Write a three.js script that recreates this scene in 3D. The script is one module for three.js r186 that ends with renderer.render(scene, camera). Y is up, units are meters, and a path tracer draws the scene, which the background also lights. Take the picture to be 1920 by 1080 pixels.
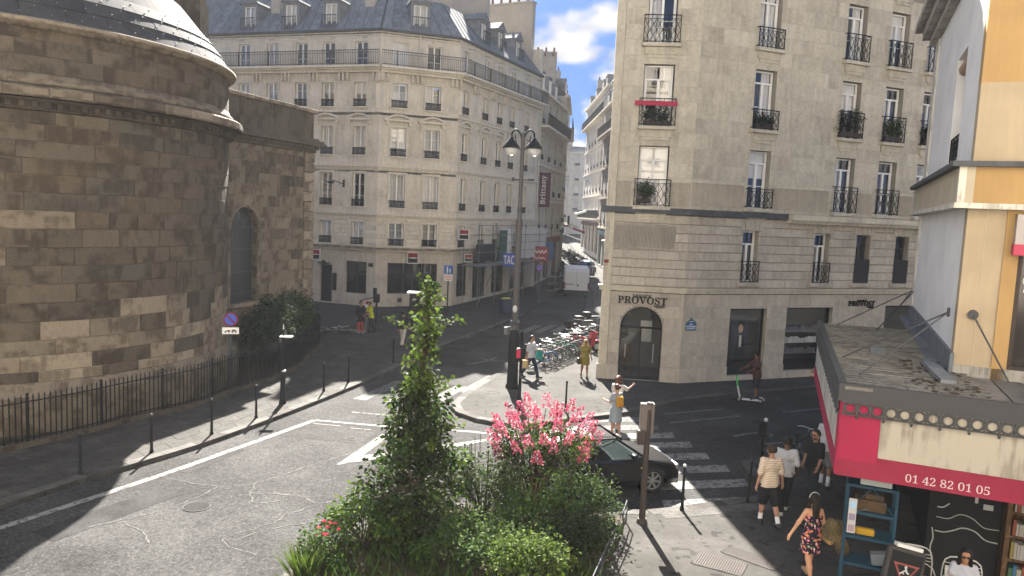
import * as THREE from 'three';
import { mergeGeometries } from 'three/addons/utils/BufferGeometryUtils.js';
import { RoundedBoxGeometry } from 'three/addons/geometries/RoundedBoxGeometry.js';
import { FontLoader } from 'three/addons/loaders/FontLoader.js';
import { TextGeometry } from 'three/addons/geometries/TextGeometry.js';

// ---------------------------------------------------------------- camera, sky, sun, exposure
const scene = new THREE.Scene();
const RAD = Math.PI / 180;
const camera = new THREE.PerspectiveCamera(42.27, 16 / 9, 0.1, 3000);
camera.position.set(0, 6.8, 0);
camera.rotation.order = 'YXZ';
camera.rotation.set(-5.8 * RAD, 0, 2.5 * RAD);
const renderer = new THREE.WebGLRenderer({ antialias: true });
renderer.setSize(1024, 576);
renderer.toneMapping = THREE.LinearToneMapping;
renderer.toneMappingExposure = 20.5;
renderer.shadowMap.enabled = true;
const SUN_AZ = -5.5 * RAD, SUN_EL = 40.5 * RAD;      // azimuth from -z, negative = left
const sunDir = new THREE.Vector3(Math.sin(SUN_AZ) * Math.cos(SUN_EL), Math.sin(SUN_EL), -Math.cos(SUN_AZ) * Math.cos(SUN_EL));
const sun = new THREE.DirectionalLight(new THREE.Color(1, 0.93, 0.84), 2.0);
sun.position.copy(sunDir).multiplyScalar(150).add(new THREE.Vector3(0, 0, -30));
sun.target.position.set(0, 0, -30);
sun.castShadow = true; sun.shadow.mapSize.set(4096, 4096);
Object.assign(sun.shadow.camera, { left: -70, right: 70, top: 90, bottom: -70, near: 1, far: 400 });
scene.add(sun, sun.target);

function hash2(x, y, s) { let h = Math.imul(x | 0, 374761393) ^ Math.imul(y | 0, 668265263) ^ Math.imul(s | 0, 2246822519); h = Math.imul(h ^ (h >>> 13), 1274126177); return ((h ^ (h >>> 16)) >>> 0) / 4294967296; }
function vnoise(x, y, s, per) {
  const xi = Math.floor(x), yi = Math.floor(y); let fx = x - xi, fy = y - yi; fx = fx * fx * (3 - 2 * fx); fy = fy * fy * (3 - 2 * fy);
  const w = (a) => per ? ((a % per) + per) % per : a;
  const a = hash2(w(xi), w(yi), s), b = hash2(w(xi + 1), w(yi), s), c = hash2(w(xi), w(yi + 1), s), d = hash2(w(xi + 1), w(yi + 1), s);
  return a + (b - a) * fx + (c - a) * fy + (a - b - c + d) * fx * fy;
}
function fbm(x, y, s, oct, per) { let v = 0, a = 0.5, t = 0; for (let i = 0; i < oct; i++) { v += a * vnoise(x, y, s + i * 17, per); t += a; a *= 0.5; x *= 2; y *= 2; if (per) per *= 2; } return v / t; }
function rng(seed) { let s = seed >>> 0; return () => { s = (s + 0x6D2B79F5) | 0; let t = Math.imul(s ^ (s >>> 15), 1 | s); t = (t + Math.imul(t ^ (t >>> 7), 61 | t)) ^ t; return ((t ^ (t >>> 14)) >>> 0) / 4294967296; }; }
const clamp = (x, a, b) => Math.min(b, Math.max(a, x)), smooth = (a, b, x) => { const t = clamp((x - a) / (b - a), 0, 1); return t * t * (3 - 2 * t); }, lerp = (a, b, t) => a + (b - a) * t;

{ // computed sky: air and broken clouds, bright round the sun
  const W = 2048, Hh = 1024, data = new Float32Array(W * Hh * 4);
  for (let j = 0; j < Hh; j++) {
    const el = ((j + 0.5) / Hh - 0.5) * Math.PI, sy = Math.sin(el), cy = Math.cos(el);
    for (let i = 0; i < W; i++) {
      const th = ((i + 0.5) / W - 0.5) * 2 * Math.PI, dx = Math.cos(th) * cy, dz = Math.sin(th) * cy, k = (j * W + i) * 4;
      const c = dx * sunDir.x + sy * sunDir.y + dz * sunDir.z, h = Math.max(sy, 0);
      const hz = Math.exp(-h * 5.5);
      let r = lerp(0.0062, 0.0095, hz), g = lerp(0.0165, 0.020, hz), b = lerp(0.043, 0.043, hz);
      const au = 0.03 * Math.pow(Math.max(c, 0), 16) + 0.42 * Math.pow(Math.max(c, 0), 60);
      r += au * 1.0; g += au * 0.96; b += au * 0.9;
      const q = 1 / (h + 0.16), px = dx * q * 1.15, pz = dz * q * 1.15;
      const wx = fbm(px * 3 + 5, pz * 3, 61, 3) * 0.5;
      const n = fbm(px * 3.4 + wx + 3.1, pz * 2.3 + 9.4 + wx, 41, 7);
      const n2 = fbm(px * 9 + 20, pz * 7 - wx, 77, 5);
      const cl = smooth(0.42, 0.57, n + 0.16 * (n2 - 0.5)) * smooth(-0.02, 0.05, sy);
      const cb = 0.027 + 0.028 * n2 - 0.008 * smooth(0.6, 0.78, n) + au * 0.8;
      r = lerp(r, cb * 1.02, cl); g = lerp(g, cb * 1.0, cl); b = lerp(b, cb * 1.0, cl);
      data[k] = r; data[k + 1] = g; data[k + 2] = b; data[k + 3] = 1;
    }
  }
  const sky = new THREE.DataTexture(data, W, Hh, THREE.RGBAFormat, THREE.FloatType);
  sky.mapping = THREE.EquirectangularReflectionMapping; sky.magFilter = sky.minFilter = THREE.LinearFilter; sky.needsUpdate = true;
  scene.background = sky; scene.environment = sky;
}
scene.fog = new THREE.FogExp2(new THREE.Color(0.80, 0.85, 0.92), 0.0004);

// ---------------------------------------------------------------- textures and materials
function tex(size, fn, srgb = true) {
  const d = new Uint8Array(size * size * 4);
  for (let j = 0; j < size; j++) for (let i = 0; i < size; i++) { const c = fn(i / size, j / size), k = (j * size + i) * 4; if (typeof c === 'number') d[k] = d[k + 1] = d[k + 2] = clamp(c, 0, 1) * 255; else for (let q = 0; q < 3; q++) d[k + q] = clamp(c[q], 0, 1) * 255; d[k + 3] = 255; }
  const t = new THREE.DataTexture(d, size, size); t.wrapS = t.wrapT = THREE.RepeatWrapping; t.magFilter = THREE.LinearFilter; t.minFilter = THREE.LinearMipmapLinearFilter; t.generateMipmaps = true; if (srgb) t.colorSpace = THREE.SRGBColorSpace; t.needsUpdate = true; return t;
}
const rep = (t, m) => { const c = t.clone(); c.repeat.set(1 / m, 1 / m); c.needsUpdate = true; return c; };
// relative tone maps (about 0.8 mean) multiplied by the material colour
const T = {};
T.stone = tex(1024, (u, v) => 0.82 + 0.14 * (fbm(u * 5, v * 5, 1, 6, 5) - 0.5) + 0.12 * (fbm(u * 40, v * 4, 7, 4, 40) - 0.5) - 0.035 * smooth(0.55, 0.75, fbm(u * 9, v * 9, 12, 4, 9)) + 0.10 * (fbm(u * 64, v * 64, 2, 3, 64) - 0.5));
T.dirty = tex(1024, (u, v) => { const n = fbm(u * 6, v * 6, 5, 6, 6), s = fbm(u * 30, v * 6, 8, 4, 6 * 5), f = fbm(u * 120, v * 120, 9, 2, 120); const d = smooth(0.42, 0.66, n * 0.65 + s * 0.35); const b = 0.90 - 0.24 * d + 0.14 * (f - 0.5) + 0.12 * (s - 0.5); return [b, b * (0.985 - 0.02 * d), b * (0.95 - 0.03 * d)]; });
T.asphalt = tex(1024, (u, v) => { const f = hash2(u * 1024, v * 1024, 3), m = vnoise(u * 190, v * 190, 4, 190), m2 = vnoise(u * 84, v * 84, 5, 84), l = fbm(u * 4, v * 4, 6, 6, 4); return 0.70 + 0.14 * (f - 0.5) + 0.30 * (m - 0.5) + 0.16 * (m2 - 0.5) + 0.42 * (l - 0.5) + (m > 0.88 ? 0.14 : 0); });
T.pave = tex(1024, (u, v) => { const f = hash2(u * 1024, v * 1024, 13), l = fbm(u * 4, v * 4, 16, 6, 4), m = fbm(u * 40, v * 40, 17, 3, 40); const sp = smooth(0.70, 0.8, fbm(u * 24, v * 24, 19, 2, 24)); return 0.78 + 0.12 * (f - 0.5) + 0.34 * (l - 0.5) + 0.14 * (m - 0.5) - 0.2 * sp; });
T.plaster = tex(512, (u, v) => 0.84 + 0.10 * (fbm(u * 4, v * 4, 21, 6, 4) - 0.5) + 0.04 * (fbm(u * 40, v * 5, 22, 3, 5 * 8) - 0.5));
T.stain = tex(1024, (u, v) => { const n = fbm(u * 5, v * 5, 31, 6, 5), s = fbm(u * 40, v * 4, 33, 4, 4 * 10); const k = smooth(0.5, 0.72, n * 0.55 + s * 0.45); const b = 0.92 - 0.17 * k; return [b, b * 0.99, b * 0.975]; });
T.zinc = tex(512, (u, v) => 0.80 + 0.30 * (fbm(u * 5, v * 5, 25, 5, 5) - 0.5) + 0.12 * (fbm(u * 60, v * 6, 26, 3, 60) - 0.5));
T.wear = tex(512, (u, v) => { const n = fbm(u * 20, v * 20, 27, 4, 20), l = fbm(u * 3, v * 3, 28, 4, 3); return 0.9 - 0.38 * smooth(0.5, 0.72, n * 0.6 + l * 0.4) + 0.08 * (hash2(u * 512, v * 512, 29) - 0.5); });
T.bark = tex(256, (u, v) => 0.7 + 0.5 * (fbm(u * 16, v * 4, 35, 4, 16) - 0.5));
const bump = {}; for (const k of ['stone', 'dirty', 'asphalt', 'pave', 'zinc']) { bump[k] = T[k].clone(); bump[k].colorSpace = THREE.NoColorSpace; bump[k].needsUpdate = true; }
function M(rgb, rough = 0.8, o = {}) {
  const { t, s = 2, b = 0, metal = 0, phys, ...x } = o;
  const p = { color: new THREE.Color().setRGB(...rgb), roughness: rough, metalness: metal, ...x };
  if (t) p.map = rep(T[t], s);
  if (b) { p.bumpMap = rep(bump[t], s); p.bumpScale = b; }
  if (!phys && !metal && rough >= 0.5) return new THREE.MeshPhysicalMaterial({ specularIntensity: 0.35, ...p });
  return phys ? new THREE.MeshPhysicalMaterial(p) : new THREE.MeshStandardMaterial(p);
}
const texCache = {}; // share tiled textures between materials
const rep0 = rep; const repC = (t, m) => { const k = t.uuid + m; return texCache[k] || (texCache[k] = rep0(t, m)); };
function MT(rgb, rough, t, s, b = 0, o = {}) { const m = new THREE.MeshPhysicalMaterial({ specularIntensity: 0.4, color: new THREE.Color().setRGB(...rgb), roughness: rough, ...o }); m.map = repC(T[t], s); if (b) { m.bumpMap = repC(bump[t], s); m.bumpScale = b; } return m; }
function MP(rgb, rough, t, s, b = 0) { const m = new THREE.MeshPhysicalMaterial({ color: new THREE.Color().setRGB(...rgb), roughness: rough, specularIntensity: 0.25 }); m.map = repC(T[t], s); if (b) { m.bumpMap = repC(bump[t], s); m.bumpScale = b; } return m; }
const glass = new THREE.MeshPhysicalMaterial({ color: 0xffffff, roughness: 0.02, transmission: 1, thickness: 0, ior: 1.5 });
const tintGlass = new THREE.MeshPhysicalMaterial({ color: new THREE.Color().setRGB(0.35, 0.40, 0.42), roughness: 0.03, transmission: 1, thickness: 0, ior: 1.5 });
const mt = {
  asphalt: MP([0.064, 0.0642, 0.0630], 0.95, 'asphalt', 5.3, 0.004),
  asphaltPatch: MP([0.048, 0.048, 0.048], 0.95, 'asphalt', 1.9, 0.003),
  mastic: MP([0.072, 0.0695, 0.0645], 0.95, 'pave', 4.3, 0.0015),
  granite: MP([0.11, 0.107, 0.099], 0.85, 'pave', 1.3, 0.002),
  slabA: MP([0.072, 0.069, 0.063], 0.9, 'pave', 1.7, 0.002), slabB: MP([0.062, 0.060, 0.056], 0.9, 'pave', 2.3, 0.002), slabC: MP([0.082, 0.077, 0.070], 0.9, 'pave', 1.9, 0.002),
  paint: MP([0.21, 0.208, 0.197], 0.85, 'wear', 1.4), paintOld: MP([0.13, 0.129, 0.124], 0.88, 'wear', 0.9), crack: MP([0.105, 0.104, 0.099], 0.8, 'wear', 0.6),
  cream: MT([0.75, 0.685, 0.57], 0.85, 'stone', 5.2, 0.002), creamLow: MT([0.58, 0.53, 0.45], 0.85, 'stone', 4.2, 0.002), creamTrim: MT([0.77, 0.71, 0.60], 0.8, 'stone', 3.4),
  ledge: MT([0.27, 0.25, 0.225], 0.8, 'dirty', 1.6),
  zinc: MP([0.25, 0.268, 0.285], 0.75, 'zinc', 1.5), zincB: MP([0.22, 0.237, 0.255], 0.78, 'zinc', 1.1), zincDark: MT([0.10, 0.105, 0.113], 0.65, 'zinc', 1.2),
  slate: MT([0.11, 0.115, 0.13], 0.5, 'zinc', 0.8),
  lead: MP([0.075, 0.078, 0.084], 0.85, 'zinc', 1.3, 0.002), leadB: MP([0.062, 0.065, 0.071], 0.85, 'zinc', 0.9, 0.002),
  iron: M([0.012, 0.013, 0.015], 0.7), ironGrey: M([0.05, 0.053, 0.06], 0.65), blackPaint: M([0.008, 0.009, 0.010], 0.6), brownPole: M([0.045, 0.036, 0.033], 0.65),
  steel: M([0.22, 0.22, 0.225], 0.5, { metal: 0.5 }), chrome: M([0.45, 0.45, 0.46], 0.3, { metal: 0.9 }), galv: MT([0.22, 0.225, 0.23], 0.65, 'zinc', 0.7, 0, { metalness: 0.15 }),
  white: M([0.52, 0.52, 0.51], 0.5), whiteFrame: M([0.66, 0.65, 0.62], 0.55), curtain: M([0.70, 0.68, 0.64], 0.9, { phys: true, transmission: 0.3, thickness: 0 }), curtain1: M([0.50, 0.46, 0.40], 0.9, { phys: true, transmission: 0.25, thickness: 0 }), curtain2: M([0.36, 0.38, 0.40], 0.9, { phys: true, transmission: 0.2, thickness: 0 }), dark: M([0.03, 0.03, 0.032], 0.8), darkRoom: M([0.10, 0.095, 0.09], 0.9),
  red: M([0.16, 0.010, 0.020], 0.55), wood: MT([0.22, 0.13, 0.07], 0.7, 'bark', 0.6), rubber: M([0.015, 0.015, 0.016], 0.75), soil: MT([0.06, 0.045, 0.03], 0.95, 'dirty', 1.1, 0.02), bark: MT([0.10, 0.075, 0.055], 0.9, 'bark', 0.5),
};
// ---------------------------------------------------------------- geometry helpers
function triUV(g) { // uv in metres by dominant axis
  const p = g.attributes.position, n = g.attributes.normal, uv = new Float32Array(p.count * 2);
  for (let i = 0; i < p.count; i += 3) {
    let nx = 0, ny = 0, nz = 0; for (let q = 0; q < 3; q++) { nx += n.getX(i + q); ny += n.getY(i + q); nz += n.getZ(i + q); }
    nx = Math.abs(nx); ny = Math.abs(ny); nz = Math.abs(nz);
    for (let q = 0; q < 3; q++) { const k = i + q; if (ny >= nx && ny >= nz) { uv[k * 2] = p.getX(k); uv[k * 2 + 1] = p.getZ(k); } else if (nx > nz) { uv[k * 2] = p.getZ(k); uv[k * 2 + 1] = p.getY(k); } else { uv[k * 2] = p.getX(k); uv[k * 2 + 1] = p.getY(k); } }
  }
  g.setAttribute('uv', new THREE.BufferAttribute(uv, 2)); return g;
}
const norm = (g) => { if (g.index) g = g.toNonIndexed(); for (const k of Object.keys(g.attributes)) if (!['position', 'normal', 'color'].includes(k)) g.deleteAttribute(k); if (!g.attributes.normal) g.computeVertexNormals(); return g; };
const taken = {};
const numbered = (n) => { const k = taken[n] = (taken[n] ?? -1) + 1; return k ? n + '_' + String(k).padStart(3, '0') : n; };
function geoOf(list) { list = (Array.isArray(list) ? list : [list]).map(norm); return triUV(list.length > 1 ? mergeGeometries(list) : list[0]); }
function part(name, list, mat, parent, keepUV) {
  const m = new THREE.Mesh(keepUV ? list : geoOf(list), mat); m.name = name; m.castShadow = m.receiveShadow = true; if (parent) parent.add(m); return m;
}
function reuse(name, mesh, parent) { const m = mesh.clone(); m.name = name; parent.add(m); return m; }
function thing(name, label, category, x = 0, y = 0, z = 0, ry = 0, group) { const o = new THREE.Group(); o.name = numbered(name); o.position.set(x, y, z); o.rotation.y = ry; o.userData = { label, category }; if (group) o.userData.group = group; scene.add(o); return o; }
function copyOf(o, label, x, y, z, ry) { const c = o.clone(); c.name = numbered(o.name.replace(/_\d{3}$/, '')); c.userData = { ...o.userData, label }; c.position.set(x, y, z); c.rotation.y = ry; scene.add(c); return c; }
function structure(name, list, mat) { const m = part(numbered(name), list, mat, scene); m.userData = { kind: 'structure' }; return m; }
const _m = new THREE.Matrix4(), _q = new THREE.Quaternion(), _e = new THREE.Euler();
const at = (g, x, y, z, rx = 0, ry = 0, rz = 0, s = 1) => { _e.set(rx, ry, rz, 'YXZ'); _m.compose(new THREE.Vector3(x, y, z), _q.setFromEuler(_e), Array.isArray(s) ? new THREE.Vector3(...s) : new THREE.Vector3(s, s, s)); return g.applyMatrix4(_m); };
const box = (w, h, d, x = 0, y = 0, z = 0, rx = 0, ry = 0, rz = 0) => at(new THREE.BoxGeometry(w, h, d), x, y, z, rx, ry, rz);
const rbox = (w, h, d, r, x = 0, y = 0, z = 0, rx = 0, ry = 0, rz = 0) => at(new RoundedBoxGeometry(w, h, d, 2, r), x, y, z, rx, ry, rz);
const cyl = (r0, r1, h, x = 0, y = 0, z = 0, seg = 12, rx = 0, ry = 0, rz = 0) => at(new THREE.CylinderGeometry(r1, r0, h, seg), x, y, z, rx, ry, rz); // r0 bottom, r1 top
const sph = (r, x = 0, y = 0, z = 0, s = 1, a = 12) => at(new THREE.SphereGeometry(r, a, Math.max(6, a * 0.7 | 0)), x, y, z, 0, 0, 0, s);
const V = (x, y, z) => new THREE.Vector3(x, y, z);
function bar(a, b, r, seg = 6) { const A = V(...a), B = V(...b), d = B.clone().sub(A), g = new THREE.CylinderGeometry(r, r, d.length(), seg); g.applyQuaternion(new THREE.Quaternion().setFromUnitVectors(V(0, 1, 0), d.normalize())); const c = A.add(B).multiplyScalar(0.5); return g.translate(c.x, c.y, c.z); }
const tube = (pts, r, n = 24, seg = 6, closed = false) => new THREE.TubeGeometry(new THREE.CatmullRomCurve3(pts.map((p) => V(...p)), closed), n, r, seg, closed);
const lathe = (pts, seg = 24, a0 = 0, al = Math.PI * 2) => new THREE.LatheGeometry(pts.map((p) => new THREE.Vector2(...p)), seg, a0, al);
function extr(pts, h, o = {}) { const s = new THREE.Shape(pts.map((p) => new THREE.Vector2(...p))); for (const hole of o.holes || []) s.holes.push(new THREE.Path(hole.map((p) => new THREE.Vector2(...p)))); return new THREE.ExtrudeGeometry(s, { depth: h, bevelEnabled: !!o.bevel, bevelSize: o.bevel || 0, bevelThickness: o.bevel || 0, bevelSegments: o.bs || 1, curveSegments: 8 }); }
const quadGeo = (a, b, c, d) => { const g = new THREE.BufferGeometry(); g.setAttribute('position', new THREE.Float32BufferAttribute([...a, ...b, ...c, ...a, ...c, ...d], 3)); g.computeVertexNormals(); return g; };
// a flat plan polygon [[x,z]...] from yTop down by h
function slab(pts, yTop, h) { const g = extr(pts.map(([x, z]) => [x, -z]), h); g.rotateX(-Math.PI / 2); g.translate(0, yTop - h, 0); return g; }
// a facade frame: origin on the ground, u along the wall (left to right from outside), v up, d outwards
const frame = (x, z, deg) => ({ x, z, a: deg * RAD, c: Math.cos(deg * RAD), s: Math.sin(deg * RAD) });
const FP = (F, u, v, d = 0) => [F.x + u * F.c + d * F.s, v, F.z - u * F.s + d * F.c];
const onF = (g, F, u = 0, v = 0, d = 0) => { const p = FP(F, u, v, d); return at(g, p[0], p[1], p[2], 0, F.a); };
const setF = (o, F, u, v, d = 0) => { const p = FP(F, u, v, d); o.position.set(...p); o.rotation.y = F.a; return o; };
const boxF = (F, u0, u1, v0, v1, d0, d1) => onF(box(u1 - u0, v1 - v0, d1 - d0, (u0 + u1) / 2, (v0 + v1) / 2, (d0 + d1) / 2), F);
// stone with chamfered front edges in mapped (u,v,d) space, 18+ triangles
function stoneGeo(map, u0, u1, v0, v1, d0, d1, ch, nu = 1) {
  const pos = []; const P = (u, v, d) => map(u, v, d); const q = (a, b, c, d) => pos.push(...a, ...b, ...c, ...a, ...c, ...d);
  const us = []; for (let i = 0; i <= nu; i++) us.push(lerp(u0 + ch, u1 - ch, i / nu));
  for (let i = 0; i < nu; i++) {
    const a = us[i], b = us[i + 1], A = i ? a : u0, B = i < nu - 1 ? b : u1;
    q(P(a, v0 + ch, d1), P(b, v0 + ch, d1), P(b, v1 - ch, d1), P(a, v1 - ch, d1));
    q(P(a, v1 - ch, d1), P(b, v1 - ch, d1), P(B, v1, d1 - ch), P(A, v1, d1 - ch)); q(P(A, v1, d1 - ch), P(B, v1, d1 - ch), P(B, v1, d0), P(A, v1, d0));
    q(P(A, v0, d1 - ch), P(B, v0, d1 - ch), P(b, v0 + ch, d1), P(a, v0 + ch, d1)); q(P(A, v0, d0), P(B, v0, d0), P(B, v0, d1 - ch), P(A, v0, d1 - ch));
  }
  for (const [ue, ui, f] of [[u0, u0 + ch, 0], [u1, u1 - ch, 1]]) {
    const w = (...p) => f ? q(...p) : q(p[1], p[0], p[3], p[2]);
    w(P(ui, v0 + ch, d1), P(ue, v0, d1 - ch), P(ue, v1, d1 - ch), P(ui, v1 - ch, d1)); w(P(ue, v0, d1 - ch), P(ue, v0, d0), P(ue, v1, d0), P(ue, v1, d1 - ch));
  }
  const g = new THREE.BufferGeometry(); g.setAttribute('position', new THREE.Float32BufferAttribute(pos, 3)); g.computeVertexNormals(); return g;
}
const planar = (F) => (u, v, d) => FP(F, u, v, d);
// cut [u0,u1,v0,v1] by opening rects
function cutRects(r, holes) { let out = [r]; for (const [a, b, c, d] of holes) { const nx = []; for (const [u0, u1, v0, v1] of out) { if (a >= u1 || b <= u0 || c >= v1 || d <= v0) { nx.push([u0, u1, v0, v1]); continue; } if (u0 < a) nx.push([u0, a, v0, v1]); if (b < u1) nx.push([b, u1, v0, v1]); const l = Math.max(u0, a), h = Math.min(u1, b); if (v0 < c) nx.push([l, h, v0, c]); if (d < v1) nx.push([l, h, d, v1]); } out = nx; } return out.filter(([a, b, c, d]) => b - a > 0.035 && d - c > 0.035); }
// coursed stones: returns [{r, geo}] for later sorting into parts and stuff
function coursing(rand, u0, u1, vs, len, holes, jit = 0.25) { const res = []; for (let i = 0; i + 1 < vs.length; i++) { let u = u0 - rand() * len * 0.8; while (u < u1) { const w = len * (1 + (rand() - 0.5) * 2 * jit), a = Math.max(u, u0), b = Math.min(u + w, u1); if (b - a > 0.05) for (const r of cutRects([a, b, vs[i], vs[i + 1]], holes)) res.push(r); u += w; } } return res; }
function addStones(parent, list, mats, rand, name = 'stone', limit = 290) { // list of {size, geo, mat?}
  list.sort((a, b) => b.size - a.size); const rest = {};
  list.forEach((s, i) => { const mi = s.mi ?? Math.floor(rand() * mats.length); if (i < limit) { const m = part(name, s.geo, mats[mi], parent); const uv = m.geometry.attributes.uv, ox = rand() * 9, oy = rand() * 9; for (let k = 0; k < uv.count; k++) uv.setXY(k, uv.getX(k) + ox, uv.getY(k) + oy); } else (rest[mi] ||= []).push(s.geo); });
  for (const k in rest) { const m = part(name + '_remainder', rest[k], mats[k], parent); m.userData.kind = 'stuff'; }
}
const wallWithHoles = (F, u0, u1, v0, v1, holes, th, d1) => onF(extr([[u0, v0], [u1, v0], [u1, v1], [u0, v1]], th, { holes: holes.map((h) => h.poly || [[h[0], h[2]], [h[0], h[3]], [h[1], h[3]], [h[1], h[2]]]) }), F, 0, 0, d1 - th);
const gy = (z) => 0.03 * Math.max(0, -z - 50);
const font = await new FontLoader().loadAsync('fonts/droid/droid_serif_bold.typeface.json');
const fontR = await new FontLoader().loadAsync('fonts/droid/droid_serif_regular.typeface.json');
const fontS = await new FontLoader().loadAsync('fonts/droid/droid_sans_bold.typeface.json');
function textGeo(s, size, depth, f = font, centre = true) { const g = new TextGeometry(s, { font: f, size, depth, curveSegments: 4, bevelEnabled: false }); g.computeBoundingBox(); const b = g.boundingBox; g.translate(centre ? -(b.min.x + b.max.x) / 2 : -b.min.x, -b.min.y, 0); g.userData.w = b.max.x - b.min.x; return g; }
function canvasTex(w, h, draw) { const c = document.createElement('canvas'); c.width = w; c.height = h; const x = c.getContext('2d'); draw(x, w, h); const t = new THREE.CanvasTexture(c); t.colorSpace = THREE.SRGBColorSpace; return t; }
// ---------------------------------------------------------------- ground, pavements, markings
const ROAD = -0.12;
{ // one sheet to the horizon, rising gently along the far street
  const xs = [-260, -180, -100, -60, -40, -20, 0, 20, 40, 60, 100, 180, 260], zs = [60, 40, 20, 0, -20, -40, -50, -60, -80, -100, -130, -160, -200, -260, -330], pos = [];
  const y = (z) => ROAD + gy(Math.max(z, -160));
  for (let i = 0; i + 1 < xs.length; i++) for (let j = 0; j + 1 < zs.length; j++) { const a = [xs[i], y(zs[j]), zs[j]], b = [xs[i + 1], y(zs[j]), zs[j]], c = [xs[i + 1], y(zs[j + 1]), zs[j + 1]], d = [xs[i], y(zs[j + 1]), zs[j + 1]]; pos.push(...a, ...b, ...c, ...a, ...c, ...d); }
  const g = new THREE.BufferGeometry(); g.setAttribute('position', new THREE.Float32BufferAttribute(pos, 3)); g.computeVertexNormals();
  structure('road', g, mt.asphalt);
}
const road = scene.getObjectByName('road');
function resample(pts, step) { const c = new THREE.CatmullRomCurve3(pts.map(([x, z]) => V(x, 0, z)), false, 'centripetal'); const L = c.getLength(), n = Math.max(2, Math.round(L / step)); return c.getSpacedPoints(n).map((p) => [p.x, p.z]); }
const KL = [[-15.5, -5], [-14, -8.6], [-12.3, -12.4], [-10.9, -15.57], [-10.09, -17.37], [-9.39, -18.54], [-8.54, -20.11], [-7.81, -21.93], [-7.2, -23.59], [-6.33, -26.15], [-5.51, -28.79], [-4.84, -31.16], [-4.48, -32.96], [-3.48, -36.55], [-1.7, -41.69], [0.9, -50]];
const KLf = [[0.9, -50], [2.9, -58], [3.9, -63.5], [5.4, -77], [6.3, -91.5], [5.2, -104], [0, -130]];
const KR = [[4.9, -50], [3.9, -44], [2.2, -38], [0, -32.4], [-1.12, -29.27], [-1.78, -26.8], [-1.95, -25.34], [-1.61, -24.56], [-0.38, -23.6], [0.89, -23.67], [1.97, -24.35], [3.5, -25.12], [4.75, -26.03], [6.91, -27.93], [13.3, -31.15], [25, -36.6], [45, -46]];
const KRf = [[9.2, -130], [8.9, -110], [8.3, -92], [7.6, -75], [6.7, -62], [4.9, -50]];
const KN = [[-5.3, -7], [-4.5, -10.5], [-4.05, -12.8], [-3.75, -14], [-3.05, -15.5], [-1.6, -16.6], [0, -17.05], [1.6, -16.95], [3.03, -16.8], [4.02, -17.12], [5.75, -17.87], [6.85, -18.35], [6.8, -19.3], [6.6, -20.5], [8.83, -21.85], [14, -24.6], [30, -33]];
function strip(a, b, fy, th) { // sloping pavement between two plan polylines of equal length
  const pos = [], Q = (p, q, r, s) => pos.push(...p, ...q, ...r, ...p, ...r, ...s);
  for (let i = 0; i + 1 < a.length; i++) { const A = [a[i][0], fy(a[i][1]), a[i][1]], B = [a[i + 1][0], fy(a[i + 1][1]), a[i + 1][1]], C = [b[i + 1][0], fy(b[i + 1][1]), b[i + 1][1]], D = [b[i][0], fy(b[i][1]), b[i][1]]; Q(A, B, C, D); const dn = (p) => [p[0], p[1] - th, p[2]]; Q(A, B, dn(B), dn(A)); Q(D, C, dn(C), dn(D)); }
  const g = new THREE.BufferGeometry(); g.setAttribute('position', new THREE.Float32BufferAttribute(pos, 3)); g.computeVertexNormals(); return g;
}
function kerb(parent, pts, side, w = 0.3) { // side +1: stone lies to the left of travel
  const r = resample(pts, 1.05); const mats = [mt.granite, mt.slabC, mt.granite];
  for (let i = 0; i + 1 < r.length; i++) {
    const [x0, z0] = r[i], [x1, z1] = r[i + 1], L = Math.hypot(x1 - x0, z1 - z0), a = Math.atan2(-(z1 - z0), x1 - x0), cx = (x0 + x1) / 2, cz = (z0 + z1) / 2, nx = (z1 - z0) / L * side, nz = -(x1 - x0) / L * side;
    const fy = gy(cz);
    part('kerb_stone', rbox(L - 0.008, 0.26, w, 0.015, cx + nx * w / 2, 0.004 - 0.13 + fy + 0.004 * hash2(i, 3, 7), cz + nz * w / 2, 0, a, 0), mats[i % 3], parent);
  }
}
const pavementLeft = structure('pavement', slab([...KL.slice(0, -1), [0.9, -49.9], [-2, -50.5], [-40, -56], [-40, -5]], -0.012, 0.3), mt.slabB);
kerb(pavementLeft, KL, 1);
structure('pavement', strip(KLf, KLf.map(([x, z]) => [x - 9, z]), (z) => gy(z) - 0.006, 0.4), mt.slabB);
const pavementCorner = structure('pavement', slab([...KR, [45, -60], [14, -50.2]], 0, 0.3), mt.mastic);
kerb(pavementCorner, KR, 1);
structure('pavement', strip(KRf, KRf.map(([x, z]) => [x + 9, z]), (z) => gy(z) - 0.004, 0.4), mt.mastic);
const pavementNear = structure('pavement', slab([...KN, [30, 0], [-6.5, 0]], -0.002, 0.3), mt.mastic);
kerb(pavementNear, KN, -1);
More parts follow.
